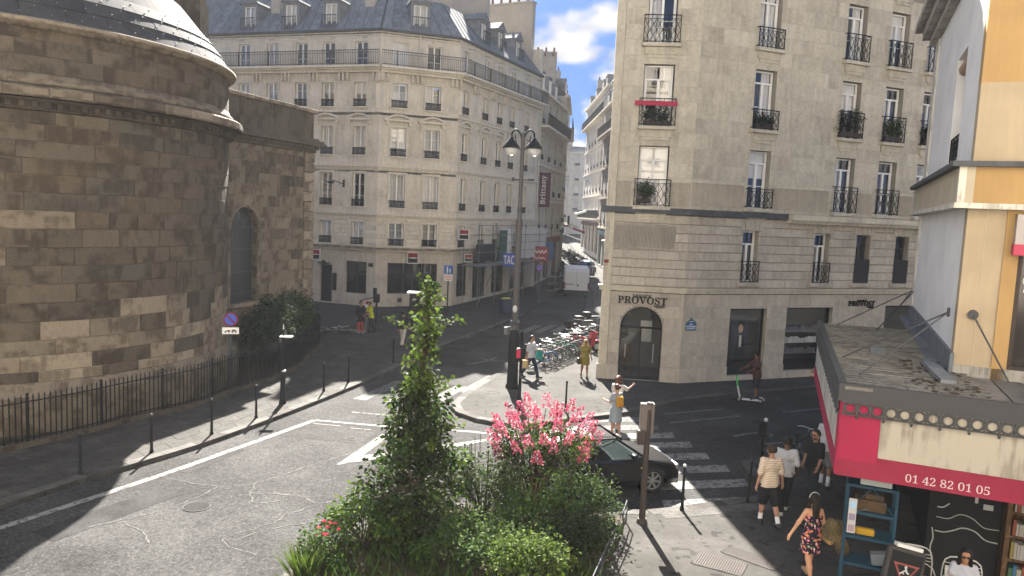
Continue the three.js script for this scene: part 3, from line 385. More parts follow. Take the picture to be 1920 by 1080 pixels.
// ---------------------------------------------------------------- corner building with the bank
{
  const R = rng(21), ox = -9.3, oz = -50.35;
  const b = thing('corner_building', 'cream stone corner apartment building with zinc mansard roof and bank below', 'building', ox, 0, oz);
  const L = frame(0, 0, -17), C = frame(0, 0, 18), Rr = frame(5.094, -1.655, 65), LEN = 14.2, CL = 5.356;
  const rows = [[16.08, 17.66], [13.4, 15.0], [10.2, 12.1], [6.75, 9.0], [4.17, 5.72]];
  const cl = [-10.6, -8.3, -6.0, -3.9, -1.45], cc = [1.3, 3.6], cr = [0.95, 3.93, 6.3, 8.55, 11.35];
  const wing = [[L, -14, 0, cl], [C, 0, CL, cc], [Rr, 0, LEN, cr]];
  wing.forEach(([F, u0, u1, cols], wi) => {
    const holes = [];
    rows.forEach(([v0, v1], ri) => cols.forEach((u, ci) => { if (ri === 4 && wi === 2 && ci > 2) return; const w = wi === 1 ? 0.52 : 0.47; holes.push([u - w, u + w, v0, v1]); }));
    const ground = wi === 0 ? [[-4.34, -3.36, 0.05, 2.66], [-2.32, -0.72, 0.79, 3.0]] : wi === 1 ? [[0.82, 4.26, 0.88, 3.0]] : [[0.7, 2.4, 0.6, 3.0], [3.1, 5.4, 0.3, 3.0], [6.2, 8.6, 0.45, 3.1], [9.4, 12.6, 0.5, 3.2]];
    part('facade', wallWithHoles(F, u0, u1, 4.0, 18.4, holes, 0.35, 0), mt.cream, b);
    part('shopfront_wall', wallWithHoles(F, u0, u1, -0.3, 3.78, ground, 0.35, -0.06), mt.creamLow, b);
    // string courses and ledges
    const end = 0.0; const led = (n, v0, v1, d, m) => part(n, boxF(F, u0 - end, u1 + (wi === 0 ? d * 0.3 : wi === 1 ? d * 0.42 : 0), v0, v1, -0.3, d), m, b);
    led('ground_ledge', 3.78, 3.9, 0.1, mt.creamTrim); led('ground_ledge', 3.9, 4.03, 0.28, mt.ledge);
    led('string_course', 6.1, 6.22, 0.06, mt.creamTrim); led('string_course', 6.22, 6.36, 0.17, mt.creamTrim); led('string_course', 6.36, 6.7, 0.045, mt.creamTrim);
    led('string_course', 9.32, 9.42, 0.05, mt.creamTrim); led('string_course', 9.42, 9.56, 0.15, mt.creamTrim); led('string_course', 9.56, 10.12, 0.035, mt.creamTrim);
    led('string_course', 13.02, 13.14, 0.13, mt.creamTrim);
    led('balcony_slab', 15.76, 15.86, 0.5, mt.creamTrim); led('balcony_slab', 15.86, 16.0, 0.72, mt.creamTrim); led('balcony_slab', 15.6, 15.76, 0.3, mt.creamTrim);
    led('eave_gutter', 18.28, 18.42, 0.22, mt.zincDark); led('frieze', 18.02, 18.1, 0.04, mt.creamTrim); led('frieze', 17.86, 17.9, 0.03, mt.creamTrim);
    // low-relief courses on the first floor: single stones between windows
    const list = []; for (let i = 0; i < 7; i++) { const v0 = 4.06 + i * 0.285; for (const r of cutRects([u0, u1, v0, v0 + 0.285], holes.map(([a, q, c, d]) => [a - 0.15, q + 0.15, c, d + 0.14]))) { const n = Math.max(1, Math.round((r[1] - r[0]) / 1.2)), w = (r[1] - r[0]) / n; for (let k = 0; k < n; k++) list.push({ size: w, geo: stoneGeo(planar(F), r[0] + k * w + 0.002, r[0] + (k + 1) * w - 0.002, r[2] + 0.012, r[3] - 0.012, -0.02, 0.04, 0.018) }); } }
    addStones(b, list, [mt.cream, mt.creamTrim, mt.cream], R, 'stone', wi === 2 ? 60 : 80);
    // windows
    rows.forEach(([v0, v1], ri) => cols.forEach((u, ci) => {
      const w = wi === 1 ? 0.52 : 0.47; if (ri === 4 && wi === 2 && ci > 2) return;
      const q = R(); addWindow(b, F, u - w, u + w, v0, v1, -0.22, { bars: 2, curtain: q < 0.3 ? 3 : q < 0.45 ? 1 : q < 0.6 ? 4 : q < 0.7 ? 8 : 0, rail: ri ? 1 : 0, sill: ri ? 1 : 0, tone: R() < 0.55 ? 0 : R() < 0.6 ? 1 : 2 });
      if (ri) part('window_surround', surround(F, u - w, u + w, v0, v1, 0.13, 0.05), mt.creamTrim, b);
      if (ri === 2) { // segmental pediment on brackets
        const g = []; const pr = []; for (let i = 0; i <= 10; i++) { const a = lerp(-1, 1, i / 10); pr.push([u + a * 0.98, 12.62 + 0.34 * (1 - a * a)]); } const inn = pr.map(([x, y]) => [u + (x - u) * 0.88, y - 0.11]).reverse();
        g.push(onF(extr([...pr, ...inn], 0.24), F, 0, 0, -0.02)); g.push(boxF(F, u - 0.98, u + 0.98, 12.5, 12.62, -0.02, 0.22)); for (const s of [-1, 1]) g.push(boxF(F, u + s * 0.75 - 0.1, u + s * 0.75 + 0.1, 12.22, 12.5, -0.02, 0.16));
        part('pediment', g, mt.creamTrim, b);
        const o = []; for (let k = -4; k <= 4; k++) o.push(onF(sph(0.05, 0, 0, 0, [1.3, 1, 0.6], 6), F, u + k * 0.14, 12.70 + 0.11 * (1 - (k / 5) ** 2), 0.05)); part('pediment_carving', o, mt.cream, b);
      }
    }));
    // bracket panels under the balcony, iron balcony railing
    const mids = []; for (let i = 0; i + 1 < cols.length; i++) mids.push((cols[i] + cols[i + 1]) / 2); if (wi === 0) mids.push(-0.15); if (wi === 1) mids.unshift(0.18), mids.push(CL - 0.2);
    for (const u of mids) { part('bracket', [-0.3, 0, 0.3].map((k) => boxF(F, u + k - 0.06, u + k + 0.06, 15.08, 15.6, 0, 0.2)), mt.creamTrim, b); part('wall_panel', [boxF(F, u - 0.45, u + 0.45, 15.0, 15.06, 0, 0.05), boxF(F, u - 0.45, u + 0.45, 13.3, 14.9, 0, 0.022)], mt.creamTrim, b); }
    const g = []; const a0 = u0, a1 = u1 + (wi === 0 ? 0.2 : wi === 1 ? 0.28 : 0), n = Math.round((a1 - a0) / 0.13); for (let i = 0; i <= n; i++) g.push(boxF(F, a0 + i * (a1 - a0) / n - 0.009, a0 + i * (a1 - a0) / n + 0.009, 16.0, 16.95, 0.62, 0.64)); g.push(boxF(F, a0, a1, 16.94, 16.98, 0.6, 0.66), boxF(F, a0, a1, 16.08, 16.11, 0.61, 0.65), boxF(F, a0, a1, 16.78, 16.8, 0.61, 0.65));
    for (let u = a0 + 1; u < a1; u += 2.4) g.push(boxF(F, u - 0.02, u + 0.02, 16, 17.0, 0.59, 0.67), bar(FP(F, u, 17.9, 0.0), FP(F, u, 17.75, 0.62), 0.015, 5));
    part('balcony_railing', g, mt.ironGrey, b);
    // mansard in zinc strips
    const dep = 2.3, vT = 21.1, n2 = Math.round((u1 - u0) / 0.66), i0 = 0; const cut = (v) => { const t = (v - 18.4) / (vT - 18.4) * dep; return [wi === 0 ? 0 : 0, t]; };
    const kL = wi === 0 ? 0 : wi === 1 ? Math.tan(17.5 * RAD) : Math.tan(23.5 * RAD), kR = wi === 0 ? Math.tan(17.5 * RAD) : wi === 1 ? Math.tan(23.5 * RAD) : 0;
    const mm = (u, v, d) => { const uu = lerp(u0 + kL * dep * v, u1 - kR * dep * v, u); const nb = 0.95 - 0.35 * v; return FP(F, uu, lerp(18.4, vT, Math.pow(v, 0.9)), -dep * v * (0.75 + 0.25 * v) + 0.15 + d * nb); };
    for (let i = 0; i < n2; i++) part('zinc_strip', stoneGeo((u, v, d) => mm(u, v, d), i / n2, (i + 1) / n2, 0, 1, -0.05, 0.02, 0.0006), [mt.zinc, mt.zincB, mt.zinc][Math.floor(R() * 3)], b);
    const seams = []; for (let i = 0; i <= n2; i++) seams.push(bar(mm(i / n2, 0, 0.03), mm(i / n2, 1, 0.03), 0.025, 4)); part('roof_seams', seams, mt.zincB, b);
  });
  // rear walls and roof deck close the volume
  const back = [FP(L, -14, 0), FP(L, 0, 0), FP(C, CL, 0), FP(Rr, LEN, 0), FP(Rr, LEN, 0, -9), FP(L, -14, 0, -14)].map(([x, , z]) => [x, z]);
  part('rear_wall', [boxF(frame(FP(Rr, LEN, 0)[0], FP(Rr, LEN, 0)[2], 155), 0.02, 9, -0.2, 20.6, -0.3, 0), boxF(frame(back[5][0], back[5][1], 20), 0, 20, -0.2, 18, -0.3, 0), boxF(frame(back[5][0], back[5][1], -107), -14, 0, -0.2, 18.4, -0.3, -0.01)], mt.cream, b);
  { const q = [FP(L, -14, 21.1, -2.3), FP(L, -0.65, 21.1, -2.3), FP(C, CL - 1, 21.1, -2.3), FP(Rr, LEN, 21.1, -2.2), FP(Rr, LEN, 21.1, -9), FP(L, -14, 21.1, -12)].map(([x, , z]) => [x, z]); part('roof_deck', [slab(q, 21.12, 0.2), slab(back.map(([x, z]) => [x, z]), 18.2, 0.2), slab(back, 9.2, 0.15), slab(back, 3.95, 0.15), slab(back, 13.0, 0.15)], mt.zincDark, b); }
  // ground floor glazing, door and signs
  const dk = mt.dark;
  addWindow(b, L, -2.32, -0.72, 0.79, 3.0, -0.3, { bars: 0, transom: 0.7, mat: dk, glassMat: tintGlass });
  part('entrance_door', [boxF(L, -4.34, -3.36, 0.05, 2.66, -0.36, -0.3)], mt.blackPaint, b); part('cash_machine', boxF(L, -3.28, -3.0, 0.9, 2.1, -0.08, 0.03), mt.blackPaint, b);
  for (const [a, q] of [[0.82, 1.9], [1.95, 3.2], [3.25, 4.26]]) addWindow(b, C, a, q, 0.88, 3.0, -0.3, { bars: 0, mat: dk, glassMat: tintGlass });
  for (const [a, q, v0, v1] of [[0.7, 2.4, 0.6, 3.0], [3.1, 5.4, 0.3, 3.0], [6.2, 8.6, 0.45, 3.1], [9.4, 12.6, 0.5, 3.2]]) addWindow(b, Rr, a, q, v0, v1, -0.3, { bars: 0, mat: dk, glassMat: tintGlass });
  part('shop_poster', [boxF(L, -1.85, -1.15, 1.2, 2.05, -0.5, -0.48)], M([0.10, 0.04, 0.03], 0.6), b); part('shop_poster', boxF(C, 2.25, 2.95, 1.15, 1.95, -0.5, -0.48), M([0.05, 0.08, 0.08], 0.6), b);
  part('vent_grille', boxF(L, -0.55, -0.2, 2.7, 2.95, -0.06, 0.0), dk, b); part('vent_grille', boxF(C, 1.55, 1.85, 0.3, 0.6, -0.06, -0.03), mt.ironGrey, b);
  // bank emblem: a square, red over black, divided by a short white bar
  const emblem = (F, u, v, s, d, edge) => { const e = part('bank_sign', [boxF(F, u - s / 2, u + s / 2, v, v + s, d - 0.08, d)], mt.white, b); const k = s * 0.43; part('red_field', boxF(F, u - k, u + k, v + s / 2 + 0.02 * s, v + s * 0.93, d, d + 0.012), mt.red, e); part('black_field', boxF(F, u - k, u + k, v + s * 0.07, v + s / 2 - 0.02 * s, d, d + 0.012), mt.blackPaint, e); part('white_bar', boxF(F, u - k * 0.62, u + k * 0.62, v + s * 0.46, v + s * 0.54, d + 0.012, d + 0.02), mt.white, e); };
  emblem(C, 2.5, 3.0, 0.78, 0.14); emblem(frame(FP(L, -4.4, 0)[0], FP(L, -4.4, 0)[2], -5), 0, 3.0, 0.72, 0.75); emblem(frame(FP(Rr, 0.55, 0)[0], FP(Rr, 0.55, 0)[2], 8), 0.4, 4.75, 0.72, 0.5); emblem(frame(FP(Rr, 1.4, 0)[0], FP(Rr, 1.4, 0)[2], 12), 0.35, 3.15, 0.55, 0.4);
  part('sign_arm', [bar(FP(L, -4.4, 3.3), FP(L, -4.4, 3.3, 0.8), 0.02), bar(FP(Rr, 0.55, 5.1), FP(Rr, 0.55, 5.1, 0.5), 0.02)], mt.iron, b);
  part('door_lamp', [onF(cyl(0.16, 0.1, 0.2, 0, 0, 0, 10), L, -3.9, 2.85, 0.2), boxF(L, -4.3, -3.5, 2.72, 2.8, -0.06, 0.3)], mt.iron, b);
  part('wall_lamp', [onF(sph(0.2, 0, 0, 0, [1.4, 0.5, 1], 10), L, -3.1, 8.3, 0.75), bar(FP(L, -2.55, 8.2), FP(L, -3.0, 8.45, 0.7), 0.03), boxF(L, -2.62, -2.48, 8.0, 8.5, 0, 0.05)], mt.ironGrey, b);
  part('rain_pipe', [bar(FP(Rr, LEN - 0.15, 0, 0.1), FP(Rr, LEN - 0.15, 18.3, 0.1), 0.06, 8), bar(FP(C, 2.55, 16, 0.1), FP(C, 2.55, 18.3, 0.1), 0.05, 8)], mt.creamTrim, b);
  // dormers
  const dormer = (F, u, w, pitch, v = 18.55, h = 1.7, d = -0.2) => { const wall = part('dormer', [boxF(F, u - w / 2 - 0.18, u - w / 2, v, v + h, d - 2.4, d), boxF(F, u + w / 2, u + w / 2 + 0.18, v, v + h, d - 2.4, d), boxF(F, u - w / 2 - 0.18, u + w / 2 + 0.18, v + h, v + h + 0.16, d - 2.4, d + 0.06)], mt.zinc, b); addWindow(b, F, u - w / 2, u + w / 2, v, v + h, d - 0.12, { bars: 1, curtain: 3 });
    const rt = v + h + 0.16; part('dormer_roof', onF(extr(pitch ? [[-w / 2 - 0.34, 0], [w / 2 + 0.34, 0], [0, 0.62]] : [[-w / 2 - 0.3, 0], [w / 2 + 0.3, 0], [w / 2 + 0.2, 0.16], [-w / 2 - 0.2, 0.28]], 2.2), F, u, rt, d - 2.05), mt.zincB, wall);
    const g = []; for (let i = 0; i <= 9; i++) g.push(boxF(F, u - w / 2 - 0.1 + i * (w + 0.2) / 9 - 0.008, u - w / 2 - 0.1 + i * (w + 0.2) / 9 + 0.008, v, v + 0.85, d + 0.3, d + 0.32)); g.push(boxF(F, u - w / 2 - 0.12, u + w / 2 + 0.12, v + 0.84, v + 0.88, d + 0.29, d + 0.33)); part('dormer_railing', g, mt.iron, wall); };
  for (const u of [-10.3, -7.0, -3.9]) dormer(L, u, 0.9, 0); dormer(C, 2.6, 0.95, 0); for (const u of [4.2, 7.0, 10.2]) dormer(Rr, u, 0.85, 1, 18.9, 1.5, -0.5);
  // chimney walls with pots
  const chim = (F, u0, u1, v0, v1, d0, d1, pots) => { const c = part('chimney', [boxF(F, u0, u1, v0, v1, d0, d1), boxF(F, u0 - 0.08, u1 + 0.08, v1, v1 + 0.14, d0 - 0.08, d1 + 0.08)], mt.plasterWall ||= MT([0.50, 0.455, 0.385], 0.9, 'plaster', 2.6), b); for (let i = 0; i < pots; i++) { const du = u1 - u0 > d1 - d0; part('chimney_pot', onF(cyl(0.13, 0.1, 0.5, 0, 0.25, 0, 8), F, du ? lerp(u0 + 0.25, u1 - 0.25, (i + 0.5) / pots) : (u0 + u1) / 2, v1 + 0.14, du ? (d0 + d1) / 2 : lerp(d0 + 0.2, d1 - 0.2, (i + 0.5) / pots)), mt.terra ||= M([0.15, 0.09, 0.065], 0.85), c); } };
  chim(L, -9.3, -8.6, 19, 22.2, -1.9, -1.2, 2); chim(L, -2.0, -1.3, 19, 23.0, -4.2, -1.4, 5); chim(C, 4.2, 5.3, 19, 22.6, -4.4, -3.3, 2);
  chim(Rr, 7.6, 8.3, 18.5, 24.6, -8.5, -2.2, 9); chim(Rr, 13.6, 14.2, 18.0, 24.4, -8.0, -0.9, 8);
}
// ---------------------------------------------------------------- hairdresser's corner building
function latticeRail(w, h, mat = mt.iron) { // origin bottom centre
  const key = 'lat' + w.toFixed(2) + h.toFixed(2); if (protoCache[key]) return protoCache[key];
  const g = [], r = 0.011, X = w / 2; g.push(box(w, 0.035, 0.035, 0, h), box(w, 0.03, 0.03, 0, 0.04), box(w, 0.02, 0.02, 0, h * 0.86), box(0.03, h, 0.03, -X, h / 2), box(0.03, h, 0.03, X, h / 2), box(0.025, 0.03, 0.22, -X, h, -0.11), box(0.025, 0.03, 0.22, X, h, -0.11), box(0.025, 0.03, 0.22, -X, 0.06, -0.11), box(0.025, 0.03, 0.22, X, 0.06, -0.11));
  const n = Math.max(2, Math.round(w / 0.42)), hw = w / n, y0 = 0.05, y1 = h * 0.86, ym = (y0 + y1) / 2;
  for (let i = 0; i < n; i++) { const a = -X + i * hw, b = a + hw, m = (a + b) / 2; g.push(bar([a, y0, 0], [b, y1, 0], r, 5), bar([a, y1, 0], [b, y0, 0], r, 5), bar([a, ym, 0], [m, y1, 0], r, 5), bar([m, y1, 0], [b, ym, 0], r, 5), bar([a, ym, 0], [m, y0, 0], r, 5), bar([m, y0, 0], [b, ym, 0], r, 5)); if (i) g.push(box(0.022, h, 0.022, a, h / 2)); g.push(at(new THREE.TorusGeometry(0.06, 0.01, 5, 12), m, ym, 0)); }
  return protoCache[key] = part('balcony_railing', g, mat);
}
const ashlar = [[0.635, 0.575, 0.455], [0.615, 0.555, 0.44], [0.655, 0.595, 0.475], [0.595, 0.54, 0.43]].map((c, i) => MT(c, 0.88, 'stone', 4.1 + i * 0.7, 0.003));
const ashlarLow = [[0.56, 0.505, 0.415], [0.53, 0.48, 0.395], [0.58, 0.52, 0.43]].map((c, i) => MT(c, 0.85, 'stone', 3.7 + i * 0.6, 0.003));
const balconySpots = [];
{
  const R = rng(31), b = thing('stone_building', 'tall tan stone apartment building with hairdresser on its chamfered corner', 'building', 7.13, 0, -30.66);
  const C = frame(0, 0, -5.5), Rr = frame(0, 0, 21.5), LEN = 19, HT = 24.3;
  const cW = [[-2.14, -1.0, 13.79, 16.25], [-2.18, -0.96, 10.52, 12.99], [-2.19, -0.97, 7.29, 9.74], [-2.14, -1.0, 17.1, 19.5]];
  const cols = [3.34, 8.02, 10.53, 12.9, 15.2, 17.4], rR = [[14.0, 16.42], [10.68, 13.15], [7.4, 9.83], [17.3, 19.7]];
  const rW = []; for (const [v0, v1] of rR) for (const u of cols) rW.push([u - 0.55, u + 0.55, v0, v1]);
  const fW = [3.15, 7.05, 9.45, 11.85, 14.3, 16.8].map((u) => [u - 0.42, u + 0.42, 4.26, 6.45]);
  const spring = 2.24, arch = [[-2.54, 0.02], [-2.54, spring]]; for (let i = 1; i < 14; i++) { const a = Math.PI * (1 - i / 14); arch.push([-1.67 + 0.87 * Math.cos(a), spring + 0.87 * Math.sin(a)]); } arch.push([-0.8, spring], [-0.8, 0.02]);
  const shop = [[2.38, 4.32, 0.2, 3.11], [5.41, 8.01, 0.31, 3.14], [11.2, 13.4, 0.35, 3.2]];
  const core = MT([0.36, 0.325, 0.265], 0.92, 'stone', 1.5);
  part('wall_core', [wallWithHoles(C, -3.38, 0, -0.2, 3.74, [{ poly: arch }], 0.38, -0.012), wallWithHoles(C, -3.38, 0, 3.74, HT, cW, 0.38, -0.012), wallWithHoles(Rr, 0, LEN, -0.2, HT, [...rW, ...fW, ...shop], 0.38, -0.012)], core, b);
  // the other sides
  const cl = FP(C, -3.38, 0), side = frame(cl[0], cl[2], -107), re = FP(Rr, LEN, 0);
  part('side_wall', boxF(side, -13, 0, -0.2, HT, -0.35, 0), ashlar[0], b); part('end_wall', boxF(frame(re[0], re[2], 111.5), 0, 10, -0.2, HT, -0.35, 0), ashlar[0], b);
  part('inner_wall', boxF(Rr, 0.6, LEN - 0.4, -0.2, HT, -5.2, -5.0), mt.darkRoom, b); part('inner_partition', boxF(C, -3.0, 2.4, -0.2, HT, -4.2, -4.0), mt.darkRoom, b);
  const foot = [[cl[0] + 0.02, cl[2]], [0, -0.01], [re[0], re[2]], [re[0] + 3.5, re[2] - 9], [FP(side, -13, 0)[0], FP(side, -13, 0)[2]]];
  part('roof', [slab(foot, HT + 0.1, 0.3), slab(foot, 16.9, 0.2), slab(foot, 10.3, 0.2), slab(foot, 7.0, 0.2), slab(foot, 3.9, 0.2)], mt.zincDark, b);
  part('mansard', [boxF(Rr, 0.5, LEN, HT, HT + 0.5, -8, -0.6)], mt.zinc, b);
  // ashlar blocks
  const list = [], low = [];
  const vs = []; for (let v = 7.24; v < 17; v += 0.61) vs.push(v); const vb = vs.slice(0, -1);
  for (const [F, u0, u1, h, len] of [[C, -3.38, 0, cW, 1.25], [Rr, 0, 14.6, rW, 1.45]]) for (const r of coursing(R, u0, u1, vs, len, h, 0.3)) list.push({ size: (r[1] - r[0]) * (r[3] - r[2]), mi: Math.floor(R() * 4), geo: stoneGeo(planar(F), r[0] + 0.0015, r[1] - 0.0015, r[2] + 0.0015, r[3] - 0.0015, -0.05, R() * 0.002, 0.0025) });
  addStones(b, list, ashlar, R, 'stone', 170);
  // rusticated first floor, deep horizontal joints
  const keys = fW.map(([a, c, , v]) => [a - 0.14, c + 0.16, v, 6.95]), panel = [-2.99, -0.51, 5.54, 6.51];
  const v1 = []; for (let i = 0; i <= 8; i++) v1.push(4.0 + i * 0.371);
  for (const [F, u0, u1, h, len] of [[C, -3.38, 0, [panel], 1.2], [Rr, 0, 14.6, [...fW, ...keys], 1.5]]) for (const r of coursing(R, u0, u1, v1, len, h, 0.2)) low.push({ size: (r[1] - r[0]) * (r[3] - r[2]), mi: Math.floor(R() * 3), geo: stoneGeo(planar(F), r[0] + 0.001, r[1] - 0.001, r[2] + 0.013, r[3] - 0.013, -0.05, 0.035, 0.014) });
  addStones(b, low, ashlarLow, R, 'rusticated_stone', 120);
  for (const [a, c, v, t] of keys.slice(0, 4)) for (let k = 0; k < 5; k++) { const w = (c - a) / 5, sk = (k - 2) * 0.035; part('keystone', onF(extr([[a + k * w + 0.008, v + 0.01], [a + (k + 1) * w - 0.008, v + 0.01], [a + (k + 1) * w - 0.008 + sk + (k >= 2 ? 0.02 : 0), t - 0.005], [a + k * w + 0.008 + sk - (k <= 2 ? 0.02 : 0), t - 0.005]], 0.06), Rr, 0, 0, -0.01), ashlarLow[Math.floor(R() * 3)], b); }
  // ground floor blocks
  const gl = [], vg = [0.62, 1.14, 1.66, 2.18, 2.7, 3.2, 3.72]; const archHoles = [[-2.56, -0.78, 0, spring]]; for (let i = 0; i < 9; i++) { const y = spring + i * 0.1, x = 0.89 * Math.sqrt(Math.max(0, 1 - (i * 0.1 / 0.89) ** 2)); archHoles.push([-1.67 - x, -1.67 + x, y, y + 0.1]); }
  for (const [F, u0, u1, h, len] of [[C, -3.38, 0, archHoles, 1.3], [Rr, 0, 14.6, shop, 1.5]]) for (const r of coursing(R, u0, u1, vg, len, h, 0.2)) gl.push({ size: (r[1] - r[0]) * (r[3] - r[2]), mi: Math.floor(R() * 3), geo: stoneGeo(planar(F), r[0] + 0.0015, r[1] - 0.0015, r[2] + 0.0015, r[3] - 0.0015, -0.05, R() * 0.002, 0.0025) });
  for (const [F, u0, u1, h] of [[C, -3.45, 0.05, [[-2.54, -0.8, 0, 1]]], [Rr, -0.05, 14.6, shop]]) for (const r of coursing(R, u0, u1, [-0.1, 0.62], 1.3, h, 0.2)) gl.push({ size: 9, mi: 2, geo: stoneGeo(planar(F), r[0] + 0.002, r[1] - 0.002, r[2], r[3] - 0.002, -0.05, 0.06, 0.006) });
  addStones(b, gl, ashlarLow, R, 'ground_stone', 110);
  // ledges
  const led = (n, F, u0, u1, v0, v1, d, m) => part(n, boxF(F, u0, u1, v0, v1, -0.3, d), m, b);
  led('ledge', C, -3.5, 0.05, 3.76, 3.9, 0.08, ashlar[2]); led('ledge', C, -3.55, 0.06, 3.9, 3.98, 0.14, ashlar[2]); led('ledge', Rr, -0.02, LEN, 3.76, 3.9, 0.08, ashlar[0]); led('ledge', Rr, -0.02, LEN, 3.9, 3.985, 0.14, ashlar[0]);
  led('lead_ledge', C, -3.6, 0.06, 7.0, 7.24, 0.2, mt.zincDark); led('lead_ledge', Rr, -0.03, 4.9, 7.0, 7.24, 0.21, mt.zincDark); led('balcony_ledge', Rr, 4.92, LEN, 6.98, 7.22, 0.48, ashlar[2]); led('balcony_ledge', Rr, 5.0, LEN, 6.85, 6.98, 0.3, ashlar[2]);
  led('cornice', C, -3.5, 0.1, HT - 0.5, HT, 0.5, ashlar[2]); led('cornice', Rr, 0, LEN, HT - 0.5, HT, 0.5, ashlar[2]);
  // ribbed bands
  const ribs = (F, u0, u1, v0, v1) => { const g = [boxF(F, u0, u1, v1, v1 + 0.035, -0.02, 0.03), boxF(F, u0, u1, v0 - 0.035, v0, -0.02, 0.03)]; const n = Math.round((u1 - u0) / 0.055); for (let i = 0; i < n; i++) { const a = u0 + (i + 0.5) * (u1 - u0) / n; g.push(onF(cyl(0.019, 0.019, v1 - v0, 0, (v0 + v1) / 2, 0, 5), F, a, 0, 0.006)); } part('ribbed_panel', g, ashlarLow[1], b); };
  ribs(C, -3.36, -2.42, 7.34, 8.26); ribs(C, -0.9, -0.02, 7.34, 8.26); ribs(C, panel[0], panel[1], panel[2] + 0.04, panel[3] - 0.04); ribs(Rr, 0.02, 2.6, 7.42, 8.3); ribs(Rr, 4.05, 7.2, 7.42, 8.3); ribs(Rr, 8.8, 9.75, 7.42, 8.3); ribs(Rr, 11.25, 12.2, 7.42, 8.3);
  // windows, railings, sills
  const dress = (F, [u0, u1, v0, v1], rw, rh, o) => { addWindow(b, F, u0 + 0.04, u1 - 0.04, v0, v1 - 0.02, -0.27, o); const r = latticeRail(rw, rh).clone(); b.add(r); setF(r, F, (u0 + u1) / 2, v0 + 0.02, 0.17); part('sill', [boxF(F, (u0 + u1) / 2 - rw / 2 - 0.04, (u0 + u1) / 2 + rw / 2 + 0.04, v0 - 0.13, v0, -0.3, 0.24), boxF(F, (u0 + u1) / 2 - rw / 2 + 0.1, (u0 + u1) / 2 + rw / 2 - 0.1, v0 - 0.42, v0 - 0.13, -0.05, 0.07), boxF(F, (u0 + u1) / 2 - rw / 2 + 0.2, (u0 + u1) / 2 + rw / 2 - 0.2, v0 - 0.55, v0 - 0.42, -0.05, 0.04)], ashlar[2], b); };
  cW.forEach((w, i) => dress(C, w, 1.44, 1.07, { bars: 1, curtain: [1, 2, 12, 3][i], transom: 0.55 }));
  rW.forEach((w, i) => { if (w[0] < 14) dress(Rr, w, 1.3, i % 6 ? 1.12 : 0.8, { bars: 1, curtain: [3, 1, 2, 0, 4][(i * 7) % 5], tone: [0, 1, 0, 2, 0, 0][(i * 5) % 6], transom: 0.5 }); });
  fW.slice(0, 4).forEach((w, i) => { addWindow(b, Rr, w[0] + 0.03, w[1] - 0.03, w[2], w[3] - 0.02, -0.27, { bars: 0, transom: 0.55, mat: i < 2 ? mt.whiteFrame : mt.ironGrey }); if (i < 2) { const r = latticeRail(0.88, 0.9).clone(); b.add(r); setF(r, Rr, (w[0] + w[1]) / 2, w[2], 0.12); } else part('window_screen', boxF(Rr, w[0] - 0.03, w[1] + 0.03, w[2], w[2] + 1.1, 0.0, 0.05), mt.dark, b); part('sill', boxF(Rr, w[0] - 0.22, w[1] + 0.22, w[2] - 0.16, w[2], -0.3, 0.18), ashlarLow[0], b); });
  // arched salon door
  { const fr = []; const rim = arch.map(([x, y]) => [x, y]); const inner = arch.map(([x, y]) => [-1.67 + (x + 1.67) * 0.94, y > spring ? spring + (y - spring) * 0.94 : y]); fr.push(onF(extr([...rim, ...inner.slice().reverse()], 0.08), C, 0, 0, -0.2)); fr.push(boxF(C, -2.54, -0.8, spring - 0.05, spring + 0.03, -0.2, -0.12), boxF(C, -1.7, -1.64, 0.02, spring, -0.2, -0.12), boxF(C, -2.54, -0.8, 0.02, 0.16, -0.2, -0.12));
    const door = part('arched_door', fr, mt.blackPaint, b); for (const [u0, u1] of [[-2.5, -1.7], [-1.64, -0.84]]) part('pane', boxF(C, u0, u1, 0.16, spring - 0.05, -0.165, -0.157), glass, door); part('fanlight', onF(new THREE.ShapeGeometry(new THREE.Shape(inner.filter(([, y]) => y >= spring).map((p) => new THREE.Vector2(...p)))), C, 0, 0, -0.16), glass, door); part('handle', [boxF(C, -1.14, -1.1, 0.75, 1.55, -0.12, -0.08), boxF(C, -2.3, -2.26, 0.95, 1.5, -0.12, -0.08)], mt.chrome, door); }
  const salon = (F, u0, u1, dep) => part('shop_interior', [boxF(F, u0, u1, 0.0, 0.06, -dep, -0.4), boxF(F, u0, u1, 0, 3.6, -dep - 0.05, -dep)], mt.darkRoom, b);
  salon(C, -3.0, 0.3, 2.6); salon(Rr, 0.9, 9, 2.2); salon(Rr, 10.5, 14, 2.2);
  part('salon_chair', [boxF(C, -2.3, -1.9, 0.45, 0.55, -1.9, -1.5), boxF(C, -2.3, -1.9, 0.55, 1.2, -1.95, -1.88), onF(cyl(0.03, 0.03, 0.45, 0, 0.22, 0, 8), C, -2.1, 0, -1.7)], mt.wood, b); part('salon_mirror', boxF(C, -1.5, -1.0, 1.25, 2.2, -2.55, -2.52), mt.chrome, b);
  for (const [u0, u1, v0, v1] of shop) { const w = part('shop_window', [boxF(Rr, u0, u0 + 0.07, v0, v1, -0.3, -0.2), boxF(Rr, u1 - 0.07, u1, v0, v1, -0.3, -0.2), boxF(Rr, u0, u1, v1 - 0.07, v1, -0.3, -0.19), boxF(Rr, u0, u1, v0, v0 + 0.5, -0.3, -0.19)], mt.blackPaint, b); part('pane', boxF(Rr, u0 + 0.07, u1 - 0.07, v0 + 0.5, v1 - 0.07, -0.25, -0.242), glass, w); }
